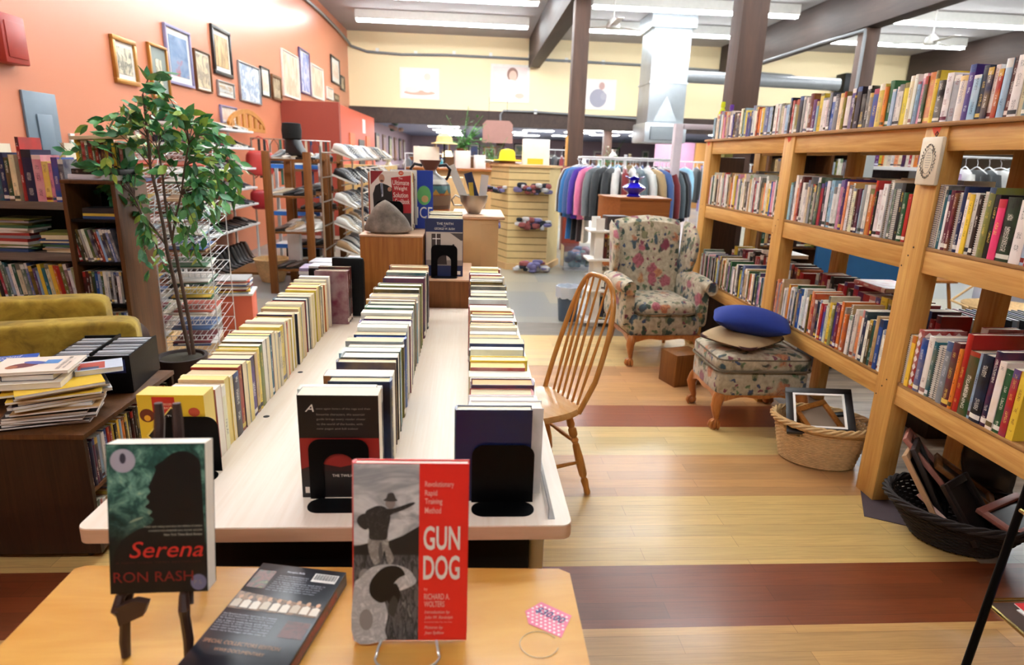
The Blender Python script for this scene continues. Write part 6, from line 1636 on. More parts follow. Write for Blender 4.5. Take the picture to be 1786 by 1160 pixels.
# wooden headboard and red bags
hb = empty('headboard', (-3.24, 9.72, 1.811), rz=PI/2, label='slatted golden wooden headboard standing on top of the shoe shelving', cat='headboard')
M_hb = wood('headboard_wood', 'b0742a', 'd0944a', 'Z', 1, .4)
arc = [(-.75+1.5*i/16, .10+.20*math.sin(PI*i/16)**.7 if 0 < i < 16 else .10) for i in range(17)]
MB().prism(arc + [(x, z-.06) for x, z in arc[::-1]], ((0, 0, 0), (1, 0, 0), (0, 0, 1)), .035).build('top_rail', M_hb, hb)
MB().box(-.75, .75, -.035, 0, .0, .05).build('bottom_rail', M_hb, hb)
for i in range(6): 
    x = -.6+.24*i; MB().box(x-.06, x+.06, -.03, -.005, .0505, .035+.2*math.sin(PI*(x+.75)/1.5)**.7).build('slat', M_hb, hb)
M_bag = objcolor('handbag_leather', .4)
def handbag(loc, rz, c, s, label, strap=.25, grp='handbags hanging by the shoe shelves'):
    e = empty('handbag', loc, rz, label=label, cat='handbag', group=grp)
    MB().puff((0, 0, -.12*s), (.26*s, .12*s, .24*s), .5, pz=.5).build('body', M_bag, e, color=lin(c))
    MB().tube([(-.09*s, 0, -.03*s), (-.07*s, 0, strap*.7), (0, 0, strap), (.07*s, 0, strap*.7), (.09*s, 0, -.03*s)], .008, 6).build('strap', M_bag, e, color=lin(c))
    return e
rk_ = empty('bag_rail', (0, 0, 0), label='metal rail beyond the shoe shelving hung with belts and handbags', cat='rail')
MB().tube([(-3.2, 9.75, 0), (-3.2, 9.75, 1.72), (-2.2, 10.35, 1.72), (-2.2, 10.35, 0)], .015, 8).build('rail', M_silver, rk_)
p = onY(455, 275, 9.85); handbag((p.x, 9.8, p.z+.1), .3, 'c43a34', 1.5, 'red leather handbag at the top of the white shelving end', .2)
p = onY(458, 345, 9.85); handbag((p.x, 9.8, p.z+.12), .3, 'a81c22', 1.2, 'bright red handbag low at the end of the white shelving', .22)
for i in range(14):
    c = ['3a2a20', '1a1a1c', 'c9c2b4', '5c3a26', '30604e', '1d1d22', '6a4a7a', '8a5a34', '17171a', 'b8a48a', '2a3a5c', '7a2c34', 'e0d8cc', '40302a'][i]; n_ = ['brown', 'black', 'cream', 'chestnut', 'teal', 'black', 'lilac', 'tan', 'black', 'beige', 'navy', 'maroon', 'white', 'umber'][i]
    t = i/13; X_, Y_ = -3.1+.85*t, 9.81+.51*t
    if i % 4 == 3: handbag((X_, Y_-.08, 1.45), .5, c, .8, '%s handbag hanging from the rail, %s from the left' % (n_, ORD[i]), .27)
    else:
        o = MB().box(-.018, .018, -.004, .004, -.55-.1*(i % 3), 0).build('belt', M_bag, None, (X_, Y_-.03, 1.71), rz=.5, color=lin(c)); tag(o, '%s belt hanging from the rail, %s from the left' % (n_, ORD[i]), 'belt', 'belts on the bag rail')

# ---- wooden slatted racks with shoes
def wood_rack(x0, x1, y0, y1, h, zs, label):
    e = empty('wooden_rack', (0, 0, 0), label=label, cat='rack')
    for x in (x0, x1):
        for y in (y0, y1): MB().box(x-.04, x+.04, y-.025, y+.025, 0, h, bev=.004).build('post', M_mid, e)
    for z in zs:
        mb = MB()
        for k in range(5):
            yy = y0+.05+(y1-y0-.1)*k/4; mb.box(x0-.02, x1+.02, yy-.03, yy+.03, z-.02, z)
        mb.build('slatted_shelf', M_mid, e)
    return e
wood_rack(-2.19, -1.76, 7.1, 7.9, 1.55, (.27, .69, 1.08, 1.47), 'open wooden rack of shoes nearest the front, a black boot standing on it')
wood_rack(-2.19, -1.76, 8.05, 8.85, 1.53, (.40, .85, 1.08, 1.44), 'second open wooden rack behind the first, holding dark shoes')
R1 = [(.69, 7.2, (2, 3, 0, 0)), (.27, 7.2, (7, 2, 7)), (1.47, 7.2, (4, 0, 6)), (.69, 7.5, (0, 4, 0)), (1.08, 7.25, (6, 1, 9)), (.69, 8.15, (0, 6)), (.85, 8.3, (1, 1, 7)), (1.08, 8.2, (1, 4, 1)), (1.44, 8.3, (0, 4, 1)), (.40, 8.2, (7, 1))]
for q, (z, y, cs) in enumerate(R1):
    for i, c in enumerate(cs):
        put_shoe((-2.10+i*.115+.02, y+.06, z+.001), PI/2+.9+R_.uniform(-.3, .3), 'sneaker' if c in (0, 4, 3) else 'low', c, '%s from the left in the %s group on the wooden racks' % (ORD[i], ORD[q]), 'shoes on the wooden racks')
o = shoe_mesh('boot').build('boot', [M_shoe, M_darksole], None, (-1.86, 7.22, 1.472), rz=-PI/2-.2, color=lin('16181c')); o.scale = (1.7, 1.15, 1.0); tag(o, 'tall black padded winter boot standing on top of the wooden rack', 'boot')
MB().lathe([(.05, .20), (.066, .215), (.070, .30), (.064, .37), (.05, .375)], (0, -.07, 0), 18, sx=1, sy=1.25).build('fur_cuff', plain('black_fur', '14100e', .95, var=.4, scale=80), o)
# blue taped white metal rack beyond
br = empty('blue_rack', (0, 0, 0), label='white metal rack with blue taped shelf edges behind the wooden rack', cat='rack')
for x in (-2.75, -2.05):
    for y in (8.95, 9.35): MB().box(x-.02, x+.02, y-.02, y+.02, 0, 1.42).build('post', M_whitew, br)
for z in (.3, .75, 1.0, 1.38):
    o = MB().box(-2.72, -2.08, 8.97, 9.33, z-.02, z).build('shelf', M_whitew, br); MB().box(-2.72, -2.08, 8.955, 8.968, z-.055, z).build('blue_tape', flat('blue_tape', '2f6fc0'), o)
for i in range(8): put_shoe((-2.65+.16*(i % 4), 9.12, (1.001 if i < 4 else 1.381)), PI/2, 'low', (0, 8, 6, 1, 5, 4, 6, 2)[i], '%s on the blue taped rack, %s shelf' % (ORD[i % 4], 'lower' if i < 4 else 'top'), 'shoes on the blue taped rack')
o = MB().box(0, .14, 0, .10, 0, .42, bev=.004).build('white_bin', M_whitew, None, (-2.12, 7.45, .275)); tag(o, 'white box on the lowest shelf of the first wooden rack', 'box')
# slanted chrome shoe rack
cr = empty('slanted_shoe_rack', (0, 0, 0), label='long metal rack of slanted tiers crowded with shoes, behind the diet book', cat='rack')
ZT = (.35, .62, .89, 1.16, 1.43)
for y in (7.3, 9.2, 11.1):
    MB().tube([(-1.66, y, 0), (-1.66, y, 1.62)], .012, 8).build('post', M_silver, cr); MB().tube([(-1.22, y, 0), (-1.22, y, 1.3)], .012, 8).build('post', M_silver, cr)
for z in ZT:
    mb = MB()
    for dx, dz in ((0, .12), (.22, .04), (.44, -.04)): mb.tube([(-1.66+dx, 7.3, z+dz), (-1.66+dx, 11.1, z+dz)], .008, 6)
    mb.build('slanted_tier', M_silver, cr)
for ti, z in enumerate(ZT):
    y = 7.42; i = 0
    while y < 11.0:
        kd = R_.choice(('low', 'sneaker', 'sneaker')); ci = R_.choice((0, 0, 1, 1, 4, 6, 3, 2, 5, 9, 0))
        put_shoe((-1.44, y, z+.095), 0, kd, ci, '%s from the front on tier %s of the slanted rack' % (nth(i), ORD[4-ti]), 'shoes on the slanted metal rack', rot=(-.36, 0, -PI/2+R_.uniform(-.12, .12)))
        y += .125 if R_.random() < .8 else .2; i += 1
e = empty('wicker_planter', (-2.42, 7.8, 0), label='round pale wicker planter basket on the floor beside the wooden rack', cat='basket')
MB().lathe([(0, .003), (.13, .003), (.17, .12), (.20, .26), (.215, .28), (.20, .29), (.185, .26), (.15, .1), (0, .05)], seg=28).build('wall', M_wick, e)
o = MB().box(-3.08, -2.25, 8.2, 8.9, 0, .03).build('low_platform', M_mid); tag(o, 'low brown wooden platform on the floor under the shoe shelving end', 'platform')
o = MB().box(-.25, .25, -.15, .15, 0, .24, bev=.01).build('dark_bin', M_blackp, None, (-2.55, 9.9, 0)); tag(o, 'black bin on the floor under the handbags', 'bin')
# ============================================================ BEHIND THE LONG TABLE AND FAR AWAY
# bin
e = empty('waste_bin', (.985, 6.07, 0), label='small blue grey waste bin with a clear liner on the tiled floor', cat='waste bin')
MB().lathe([(0, 0), (.085, 0), (.09, .01), (.118, .335), (.12, .345), (.113, .345), (.085, .012), (0, .012)], seg=28, cap=False).build('bin', plain('slate_blue_plastic', '51647a', .4), e)
mb = MB(); mb.grid(lambda i, j: Vector(((.123+.006*math.sin(j*1.9)+.002*i)*math.cos(2*PI*j/28), (.123+.006*math.sin(j*1.9)+.002*i)*math.sin(2*PI*j/28), (.24+.01*math.sin(j*2.3), .29, .352, .352, .30)[i])) if i < 3 else Vector(((.112, .10)[i-3]*math.cos(2*PI*j/28), (.112, .10)[i-3]*math.sin(2*PI*j/28), (.352, .28)[i-3]+.008*math.sin(j*2.1))), 5, 28, cv=True)
mb.build('liner', NT('bin_liner').set(lin('c9d4e0'), .25, alpha=None), e)
# white shelf unit
ws = empty('white_shelf', (1.25, 5.95, 0), rz=0, label='narrow white shelf unit with cut-out ends beside the wing chair', cat='shelf')
for z in (.06, .36, .66, .93): MB().box(-.14, .28, -.14, .14, z-.02, z, bev=.002).build('shelf_board', M_white, ws)
for za, zb in ((0, .039), (.0605, .339), (.3605, .639), (.6605, .909), (.9305, 1.04)):
    MB().box(-.08, .0, -.12, -.10, za, zb).build('end_slat', M_white, ws); MB().box(-.08, .0, .10, .12, za, zb).build('end_slat', M_white, ws)
for z, seq, pl in ((.0605, 'kdwks', 'lowest'), (.3605, 'wkskd', 'second'), (.6605, 'kkkk', 'third')):
    row_x(1.265, 1.47, 5.87, z, (.19, .24), (.025, .04), seq, 'on the %s shelf of the narrow white unit' % pl, 'books on the narrow white unit', (.13, .15), 'hardback')
o = MB().box(-.11, .11, -.08, .08, 0, .13, bev=.003).build('dark_box', plain('dark_maroon_card', '2a1a18', .5), None, (1.38, 5.95, .931), rz=.15); tag(o, 'dark box with a pale label on top of the narrow white unit', 'box')
MB().box(.03, .08, -.082, -.0805, .03, .07).build('label', M_paper, o, smooth=0)
# dresser with blue vase
dr = empty('brown_dresser', (0, 0, 0), label='brown wooden cupboard with canted corner behind the wing chair, blue vase on top', cat='cupboard')
pts = [(1.40, 6.62), (1.52, 6.42), (2.04, 6.42), (2.04, 6.95), (1.40, 6.95)]
MB().prism(pts, ((0, 0, .93), (1, 0, 0), (0, 1, 0)), .255).build('upper_case', M_dresser, dr)
MB().prism(pts, ((0, 0, 0), (1, 0, 0), (0, 1, 0)), .918).build('lower_case', M_dresser, dr)
MB().prism([(x+(-.01 if x < 1.6 else .01), y-.01) for x, y in pts], ((0, 0, 1.1855), (1, 0, 0), (0, 1, 0)), .02).build('top', M_dresser, dr)
MB().prism([(x+(.006 if x < 1.6 else -.004), y+.008) for x, y in pts], ((0, 0, .9185), (1, 0, 0), (0, 1, 0)), .011).build('dark_gap', flat('dark_backing', '1a1512', .8), dr)
MB().lathe([(0, 0), (.012, .004), (.012, .014), (0, .018)], (1.98, 6.419, .955), 12, M=Matrix.Rotation(PI/2, 4, 'X')).build('knob', M_brass, dr)
bv = empty('blue_vase', (1.70, 6.62, 1.206), label='cobalt blue glass vase with ruffled lip on the brown cupboard', cat='vase')
M_cobg = NT('cobalt_glass').set(lin('1a14b8'), .06, coat=.8)
mb = MB(); pr = [(0, 0), (.07, 0), (.075, .015), (.055, .03), (.115, .075), (.125, .095), (.10, .115), (.05, .14), (.045, .165), (.075, .19), (.10, .20)]
mb.grid(lambda i, j: Vector((pr[i][0]*(1+(.12*math.sin(6*2*PI*j/36) if i > 8 else 0))*math.cos(2*PI*j/36), pr[i][0]*(1+(.12*math.sin(6*2*PI*j/36) if i > 8 else 0))*math.sin(2*PI*j/36), pr[i][1]+(.008*math.sin(6*2*PI*j/36) if i > 8 else 0))), len(pr), 36, cv=True)
mb.build('body', M_cobg, bv)
# dark thin panel + white post by the bookshelf's far end
o = MB().box(2.50, 2.60, 7.95, 8.05, 0, 2.03, bev=.004).build('white_post', plain('mauve_white_paint', 'c9bcc0', .6), None); tag(o, 'tall pale post standing behind the far end of the pine bookshelf', 'post')
MB().box(2.61, 3.1, 7.96, 8.04, 1.97, 2.03, bev=.004).build('cross_bar', plain('mauve_white_paint', 'c9bcc0', .6), o)
o = MB().box(2.08, 2.42, 5.62, 5.66, 0, 1.62, bev=.004).build('leaning_board', M_dark); tag(o, 'dark brown panel leaning space behind the far end of the pine bookshelf', 'panel')
o = MB().box(2.28, 2.36, 5.75, 5.85, 0, 1.78, bev=.004).build('olive_curtain', plain('olive_cloth', '6f6a2a', .9)); tag(o, 'strip of olive cloth behind the far end post of the pine bookshelf', 'cloth')
for i, (c, n, h) in enumerate((('d4dc28', 'yellow', .30), ('6a3fae', 'purple', .28))):
    p = onY(1240+i*13, 225, 5.36)
    e = empty('spray_bottle', (SX+.10+i*.075, 5.37, Z1+.0005), label='%s plastic bottle standing at the far end of the top shelf' % n, cat='bottle')
    MB().lathe([(0, 0), (.028, 0), (.03, .01), (.03, h*.72), (.014, h*.84), (.014, h*.86)], seg=16).build('bottle', plain('plastic_'+n, c, .3), e)
    MB().lathe([(.016, h*.861), (.018, h*.88), (.016, h), (0, h*1.01)], seg=14).build('cap', plain('plastic_cap_'+n, c, .3), e)

# slatwall display
sl = empty('slatwall_display', (0, 0, 0), label='pale yellow slatted display stand with hats on top, behind the tan cabinet', cat='display stand')
M_slat = plain('slatwall_panel', 'd9bd83', .5); M_gro = flat('slat_groove', '7a6238', .7)
fp_ = [(.30, 9.55), (.53, 9.0), (1.10, 9.0), (1.33, 9.55), (1.10, 10.1), (.53, 10.1)]
MB().prism(fp_, ((0, 0, .09), (1, 0, 0), (0, 1, 0)), 1.35).build('slatted_panels', M_slat, sl)
MB().prism([(.81+(x-.81)*1.05, 9.55+(y-9.55)*1.05) for x, y in fp_], ((0, 0, 1.4405), (1, 0, 0), (0, 1, 0)), .03).build('top', M_tan, sl)
MB().prism([(.81+(x-.81)*1.06, 9.55+(y-9.55)*1.06) for x, y in fp_], ((0, 0, 0), (1, 0, 0), (0, 1, 0)), .089).build('plinth', M_tan, sl)
mb = MB()
for k in range(13):
    z = .16+.1*k
    for i in (0, 1):
        a, b = Vector(fp_[i]+(z,)), Vector(fp_[i+1]+(z,)); n = Vector((b.y-a.y, -(b.x-a.x), 0)).normalized()*.002
        mb.bm.faces.new([mb.bm.verts.new(v) for v in (a+n, b+n, b+n+Vector((0, 0, .012)), a+n+Vector((0, 0, .012)))])
mb.build('slat_grooves', M_gro, sl, smooth=0)
def clump(mb, c, s, n, seed):
    rr = random.Random(seed)
    for k in range(n):
        mb.puff((c[0]+rr.uniform(-.42, .42)*s[0], c[1]+rr.uniform(-.3, .3)*s[1], c[2]+rr.uniform(-.36, .36)*s[2]), (min(.16, s[0]*rr.uniform(.2, .4)), s[1]*rr.uniform(.3, .6), min(.12, s[2]*rr.uniform(.25, .55))), .7, m=rr.randrange(4), nu=7, nv=10, M=Matrix.Rotation(rr.uniform(0, 3), 4, 'Z'))
    return mb
CM = [plain('cloth_'+c, c, .9) for c in ('1c2028', 'b9b8b8', '6f6a94', '8a4a48')]
for i, (c, s, l) in enumerate((((.86, 8.90, 1.16), (.52, .14, .16), 'bundle of black and patterned scarves hanging on the slatted display'), ((.36, 9.08, 1.12), (.34, .14, .10), 'purple and white socks hung on the left face of the slatted display'), ((.88, 8.90, .68), (.55, .16, .16), 'bundle of pale clothes low on the slatted display'), ((.33, 8.95, .62), (.16, .14, .22), 'navy and white cap hanging low left on the slatted display'), ((.86, 8.8, .09), (.6, .24, .16), 'lilac and red plush things piled at the foot of the slatted display'))):
    o = clump(MB(), c, s, 26, i+3).build('cloth_bundle', CM[i % 4:]+CM[:i % 4]); tag(o, l, 'clothes', kind='stuff')
hh = MB().lathe([(.16, 0), (.155, .01), (.10, .012), (.095, .03), (.09, .09), (.07, .12), (0, .135)], seg=24, sx=1.0); o = hh.build('hat', plain('yellow_felt', 'e8d020', .8), None, (.52, 9.4, 1.52)); o.scale = (1.25, 1.25, 1.25); tag(o, 'bright yellow bucket hat on top of the slatted display', 'hat')
o = MB().lathe([(.0, 0), (.19, 0), (.18, .012), (.12, .02), (.11, .049), (0, .049)], seg=24).build('hat', plain('straw_brown_hat', '8a5a34', .8), None, (.52, 9.4, 1.4705)); tag(o, 'brown brimmed hat under the yellow hat on the display', 'hat')
o = clump(MB(), (.30+.05, 9.5, 1.50), (.34, .25, .05), 8, 50).build('cloth_bundle', [plain('cloth_e6e0d8', 'e6e0d8', .9)]*4); tag(o, 'white knitted cloth heaped at the left end of the display top', 'clothes', kind='stuff')
e = empty('white_box', (.93, 9.4, 1.471), rz=.05, label='white cardboard box with yellow base print on top of the slatted display', cat='box')
MB().box(-.19, .19, -.08, .08, 0, .36, bev=.006).build('box', M_paper, e); MB().box(-.13, .10, -.082, -.0802, .01, .09).build('yellow_print', flat('yellow_print', 'e8c030'), e, smooth=0)
for k in range(5): pass
# clear tub with toys
e = empty('storage_tub', (1.40, 9.2, 0), label='clear plastic tub of soft toys on the floor beside the slatted display', cat='tub')
MB().prism([(-.22, -.16), (.22, -.16), (.24, .16), (-.24, .16)], ((1.62-1.27-.15, -.05, 0), (1, 0, 0), (0, 1, 0)), .01).build('base', M_whitew, e)
mb = MB()
for x0, x1, y0, y1 in ((-.04, .44, -.22, -.215), (-.04, .44, .12, .125), (-.045, -.04, -.22, .125), (.44, .445, -.22, .125)): mb.box(x0, x1, y0, y1, .011, .36)
mb.build('walls', NT('frosted_plastic').set(lin('e8eef4'), .06, trans=.95), e)
o = clump(MB(), (1.60, 9.15, .17), (.36, .24, .30), 34, 8).build('soft_toys', [plain('toy_'+c, c, .9) for c in ('8fb0b8', 'c9a0a8', '7a8aa8', '9aa890')]); tag(o, 'heap of soft toys in the clear tub', 'toys', kind='stuff')

# ---- clothes racks
def garment(kind='coat'):
    mb = MB(); n = 10; m = 20; H = {'coat': .95, 'shirt': .68}[kind]
    def f(i, j):
        v = i/(n-1); a = 2*PI*j/m; c, s = math.cos(a), math.sin(a)
        w = (.045, .12, .20, .215, .20, .195, .2, .21, .22, .225)[i]; z = (-.03, -.045, -.085, -.15, -.30, -.45, -.6, -.75, -.88, -.95)[i]*H/.95
        d = .024+.022*v; rp = 1+.12*math.sin(j*2.1+v*2)*v
        return Vector((w*math.copysign(abs(c)**.8, c), d*s*rp, z))
    vs = mb.grid(f, n, m, cv=True); mb.bm.faces.new(vs[0]); mb.bm.faces.new(vs[-1][::-1])
    for s in (-1, 1): mb.tube([(s*.17, 0, -.09), (s*.22, .005, -.22), (s*.245, .01, -.40), (s*.25, .015, -.62)], [.045, .05, .045, .04], 8)
    return mb
GM = {}
for kd in ('coat', 'shirt'):
    o = garment(kd).build('garment', M_cloth, smooth=60); GM[kd] = o.data; bpy.data.objects.remove(o)
hm = MB().tube([(-.19, 0, -.07), (-.03, 0, -.005), (0, 0, .0), (.03, 0, -.005), (.19, 0, -.07)], .006, 6).tube([(0, 0, 0), (0, 0, .05), (.02, 0, .075), (0, 0, .095), (-.015, 0, .08)], .003, 5).build('hanger', M_whitew); HM = hm.data; bpy.data.objects.remove(hm)
GC = [('black', '17171a'), ('cream', 'd8cfb8'), ('dark plum', '2c161a'), ('blue', '2f78b8'), ('denim blue', '46649c'), ('pink', 'e078a0'), ('grey', '6e7478'), ('charcoal', '2e3236'), ('white', 'e0e0dc'), ('dark red', '7a1c22'), ('slate', '5c6c74'), ('tan', 'b0946a'), ('navy', '1c2440'), ('pale blue', '8fc0dc'), ('lilac', 'c0a0c8'), ('teal', '1f7a84'), ('purple', '4a2c9c'), ('olive', '5c6030')]
def hang(X, Y, z, rz, ci, where, grp, kd='shirt', pre=None):
    nm, c = GC[ci]
    e = empty('garment', (X, Y, z), rz, label='%s %s %s' % (nm, {'coat': 'coat', 'shirt': 'top'}[kd], where), cat='garment', group=grp)
    o = bpy.data.objects.new('body', GM[kd]); COL.objects.link(o); o.parent = e; o.color = lin(c)
    o = bpy.data.objects.new('hanger', HM); COL.objects.link(o); o.parent = e
    return e
def round_rack(cx, cy, rx, ry, z, seq, name, a0=-PI, a1=0, kd='shirt'):
    e = empty('clothes_rack', (cx, cy, 0), label='round white metal clothes rack %s' % name, cat='clothes rack')
    MB().tube([(rx*math.cos(2*PI*i/40), ry*math.sin(2*PI*i/40), z) for i in range(40)], .014, 6, closed=True).build('ring_rail', M_whitew, e)
    MB().tube([(0, 0, 0), (0, 0, z+.05)], .02, 8).build('pole', M_whitew, e)
    for k in range(4): MB().tube([(0, 0, z-.02), (rx*math.cos(k*PI/2+.4), ry*math.sin(k*PI/2+.4), z)], .008, 6).build('spoke', M_whitew, e)
    for k in range(4): MB().tube([(0, 0, .06), (.45*math.cos(k*PI/2), .45*math.sin(k*PI/2), .02)], .014, 6).build('foot', M_whitew, e)
    n = len(seq)
    for i, c in enumerate(seq):
        a = a0+(a1-a0)*(i+.5)/n
        hang(cx+rx*math.cos(a), cy+ry*math.sin(a), z-.10, a+R_.uniform(-.06, .06), c, 'on the rack %s, %s around from the left' % (name, nth(i)), 'clothes on the rack '+name, kd)
round_rack(2.06, 8.6, .62, .62, 1.60, [0, 1, 2, 3, 4, 16, 5, 6, 7, 7, 8, 9, 8, 10, 8, 11, 4, 9, 10, 0, 12, 12, 4, 13, 8, 9], 'behind the blue vase', -PI-.35, .35)
round_rack(1.05, 11.3, .3, .3, 1.48, [15, 8, 14, 9, 14, 8, 0, 0, 2, 1, 2, 0], 'left of the blue vase', -PI, .2)
for i, c in enumerate((1, 2, 0, 3)):
    hang(1.52-.02*i, 8.32+.12*i, 1.47, -PI/2-.25-.2*i+PI/2*.0, c, 'sleeve out at the left side of the rack behind the vase, %s' % ORD[i], 'long coats beside the blue vase rack', 'coat')
def bar_rack(x0, x1, y, z, seq, name, kd='shirt'):
    e = empty('clothes_rack', ((x0+x1)/2, y, 0), label='straight clothes rail %s' % name, cat='clothes rack'); h = (x1-x0)/2
    MB().tube([(-h, 0, z), (h, 0, z)], .014, 6).build('rail', M_whitew, e)
    for s in (-1, 1): MB().tube([(s*h, 0, 0), (s*h, 0, z)], .014, 6).build('post', M_whitew, e)
    for i, c in enumerate(seq): hang(x0+(x1-x0)*(i+.5)/len(seq), y, z-.1, PI/2+R_.uniform(-.5, .5), c, 'on the rail %s, %s from the left' % (name, nth(i)), 'clothes on the rail '+name, kd)
bar_rack(5.0, 6.9, 6.7, 1.72, [16, 14, 8, 0, 7, 8, 15, 0, 12, 8, 6, 10, 6, 0], 'beyond the near bay of the bookshelf', 'coat')
bar_rack(1.2, 2.2, 13.2, 1.75, [6, 10, 2, 7, 9, 0, 6], 'left of the column, far away')
bar_rack(2.6, 4.6, 12.6, 1.6, [3, 0, 12, 8, 5, 9, 13, 0], 'far behind the round rack')
# ---- beyond the pine bookshelf
bs = empty('brown_bookcase', (3.6, 6.6, 0), label='brown bookcase standing behind the pine bookshelf, seen through its central bay', cat='bookcase')
for x0, x1 in ((-.5, -.47), (.17, .20), (.47, .5)): MB().box(x0, x1, 0, .3, 0, 1.72).build('side_panel', M_bookcase, bs)
MB().box(-.5, .5, 0, .3, 1.7205, 1.745).build('top_board', M_bookcase, bs)
for x0, x1 in ((-.469, .169), (.201, .469)):
    for z in (.3, .72, 1.38): MB().box(x0, x1, .005, .29, z-.02, z).build('shelf', M_bookcase, bs)
MB().box(-.5, .5, .301, .31, 0, 1.72).build('back_panel', M_dark, bs)
row_x(3.18, 3.32, 6.62, 1.3805, (.24, .27), (.02, .03), 'aaak', 'in the brown bookcase behind', 'books in the brown bookcase', (.15, .17), 'hardback')
row_x(3.34, 3.5, 6.62, 1.3805, (.22, .25), (.02, .03), 'kblk', 'right of the tan set in the brown bookcase', 'books in the brown bookcase', (.15, .17), 'hardback')
row_x(3.81, 4.05, 6.62, 1.3805, (.24, .28), (.018, .03), 'qgwisnkd', 'in the right part of the brown bookcase', 'books in the brown bookcase', (.15, .17), 'hardback')
row_x(3.14, 3.75, 6.62, .7205, (.24, .29), (.03, .045), 'gadrddbddwdddtgvkg', 'on the lower shelf of the brown bookcase', 'books in the brown bookcase', (.15, .17), 'hardback')
o = MB().box(3.72, 4.75, 6.48, 6.53, .35, 1.12).build('blue_board', plain('blue_card', '1f5a8a', .6)); tag(o, 'large flat blue board seen through the central bay of the pine bookshelf', 'board')
for x in (3.8, 4.66): MB().box(x, x+.05, 6.49, 6.52, 0, .35).build('board_leg', M_dark, o)
gs = empty('grey_shelving', (4.75, 7.2, 0), label='pale grey metal shelving with books on top, seen through the pine bookshelf', cat='shelving')
MB().box(-.6, -.12, 0, .4, 0, 1.95).build('side_panel', plain('pale_grey_metal', 'b4b8b2', .5), gs)
for z in (.5, 1.15, 1.60): MB().box(-.119, .6, .0, .4, z-.04, z).build('shelf', M_white, gs)
MB().box(.601, .64, 0, .4, 0, 1.95).build('side_panel', M_white, gs); MB().box(-.119, .6, .401, .41, 0, 1.95).build('back_panel', M_dark, gs)
row_x(4.65, 5.32, 7.23, 1.6005, (.2, .24), (.025, .05), 'pyoccwocncrcobnb', 'on the pale grey shelving', 'books on the pale grey shelving', (.14, .16), 'hardback')
o = MB().box(4.3, 4.75, 5.2, 5.6, 0, .9, bev=.01).build('brown_crate', M_dark); tag(o, 'dark brown crate behind the near post of the pine bookshelf', 'crate')
bpy.data.objects.remove(o)
o = MB().box(5.45, 5.85, 6.0, 6.35, .0, .52, bev=.01).build('white_block', plain('pale_lilac_box', 'd4d6e4', .5)); tag(o, 'pale lilac white box on the floor beyond the near bay of the shelf', 'box')
o = MB().tube([(4.9, 5.95, .30), (5.05, 5.9, .46), (5.35, 5.85, .54), (5.7, 5.8, .50)], .012, 8).build('basket_handle', M_wick); 
e = empty('handled_basket', (0, 0, 0), label='wicker basket with a tall hooped handle beyond the near bay of the shelf', cat='basket'); o.parent = e
MB().lathe([(0, .003), (.3, .003), (.38, .28), (.39, .30), (.36, .28), (0, .04)], (5.28, 5.68, 0), 24).build('bowl', M_wick, e)
MB().tube([(4.9, 5.95, .30), (4.9, 5.7, .28)], .012, 8).tube([(5.7, 5.8, .50), (5.68, 5.7, .27)], .012, 8).build('handle_end', M_wick, e)
# small stool
e = empty('wooden_stool', (5.0, 7.0-.6, 0), label='small oak chair leg frame beyond the near bay of the shelf', cat='stool')
e['label'] = 'small oak stool standing on the tiles beyond the near bay of the shelf'
MB().box(-.17, .17, -.17, .17, .42, .45, bev=.01).build('seat', M_oak, e)
for a in range(4):
    c, s = math.cos(a*PI/2+.8), math.sin(a*PI/2+.8); MB().tube([(c*.15, s*.15, .42), (c*.24, s*.24, .0)], .017, 8).build('leg', M_oak, e)
# records on a low table behind the shelf
lt = MB().box(2.75, 4.0, 3.3, 3.8, 0, .42, bev=.005).build('low_table', M_dark); tag(lt, 'dark low table behind the near bay of the shelf, loaded with thin albums', 'table')
for i in range(26):
    c = 'knkdkwkmknksk'[i % 13]; x = 2.80+i*.044
    o = MB().box(-.006, .006, -.15, .15, 0, .30).build('album', M_paint, None, (x, 3.55, .4205), rot=(0, -.12, 0), color=vary(c), smooth=0); tag(o, '%s thin album standing on the low table behind the shelf, %s from the left' % (CN[c], nth(i)), 'album', 'thin albums on the low table')
o = MB().box(2.75, 3.35, 4.6, 4.9, 0, .42, bev=.03).build('trunk_box', plain('slate_fabric', '59616c', .9)); tag(o, 'slate grey covered box behind the basket under the pine shelf', 'box')

# ---- counters and clutter in the middle distance
ct = empty('long_counter', (0, 0, 0), label='long brown topped counter stretching behind the vase', cat='counter')
MB().box(-1.0, .35, 10.6, 11.3, 0, 1.33).build('body', M_tan, ct); MB().box(-1.05, .40, 10.5, 11.35, 1.3305, 1.37, bev=.005).build('top', M_dresser, ct)
o = MB().box(-.95, -.1, 8.1, 8.5, .0, 1.30, bev=.005).build('tan_shelf_unit', M_tan); tag(o, 'tan shelf unit behind the tall blue hardback', 'shelf')
CL = [('box', (-1.9, 12.5), (.9, .5, 1.35), 'b89860', 'tan low cabinet between the slanted rack and the counter'), ('box', (-.75, 11.0), (.42, .2, .33), 'e8dcc8', 'cream box with a small bird picture standing on the counter'), ('box', (-.15, 11.0), (.26, .2, .28), 'eee8e0', 'white carton standing on the counter, middle'), ('box', (.14, 10.85), (.18, .12, .22), 'f0ece8', 'white leaning card on the counter beside the carton')]
for k, (nm, (x, y), (w, d, h), c, l) in enumerate(CL):
    o = MB().box(-w/2, w/2, -d/2, d/2, 0, h, bev=.006).build('cabinet' if k == 0 else 'carton', plain('paint_'+c, c, .6), None, (x, y, 0 if k == 0 else 1.3705), rz=.1*k-.1); tag(o, l, 'cabinet' if k == 0 else 'carton')
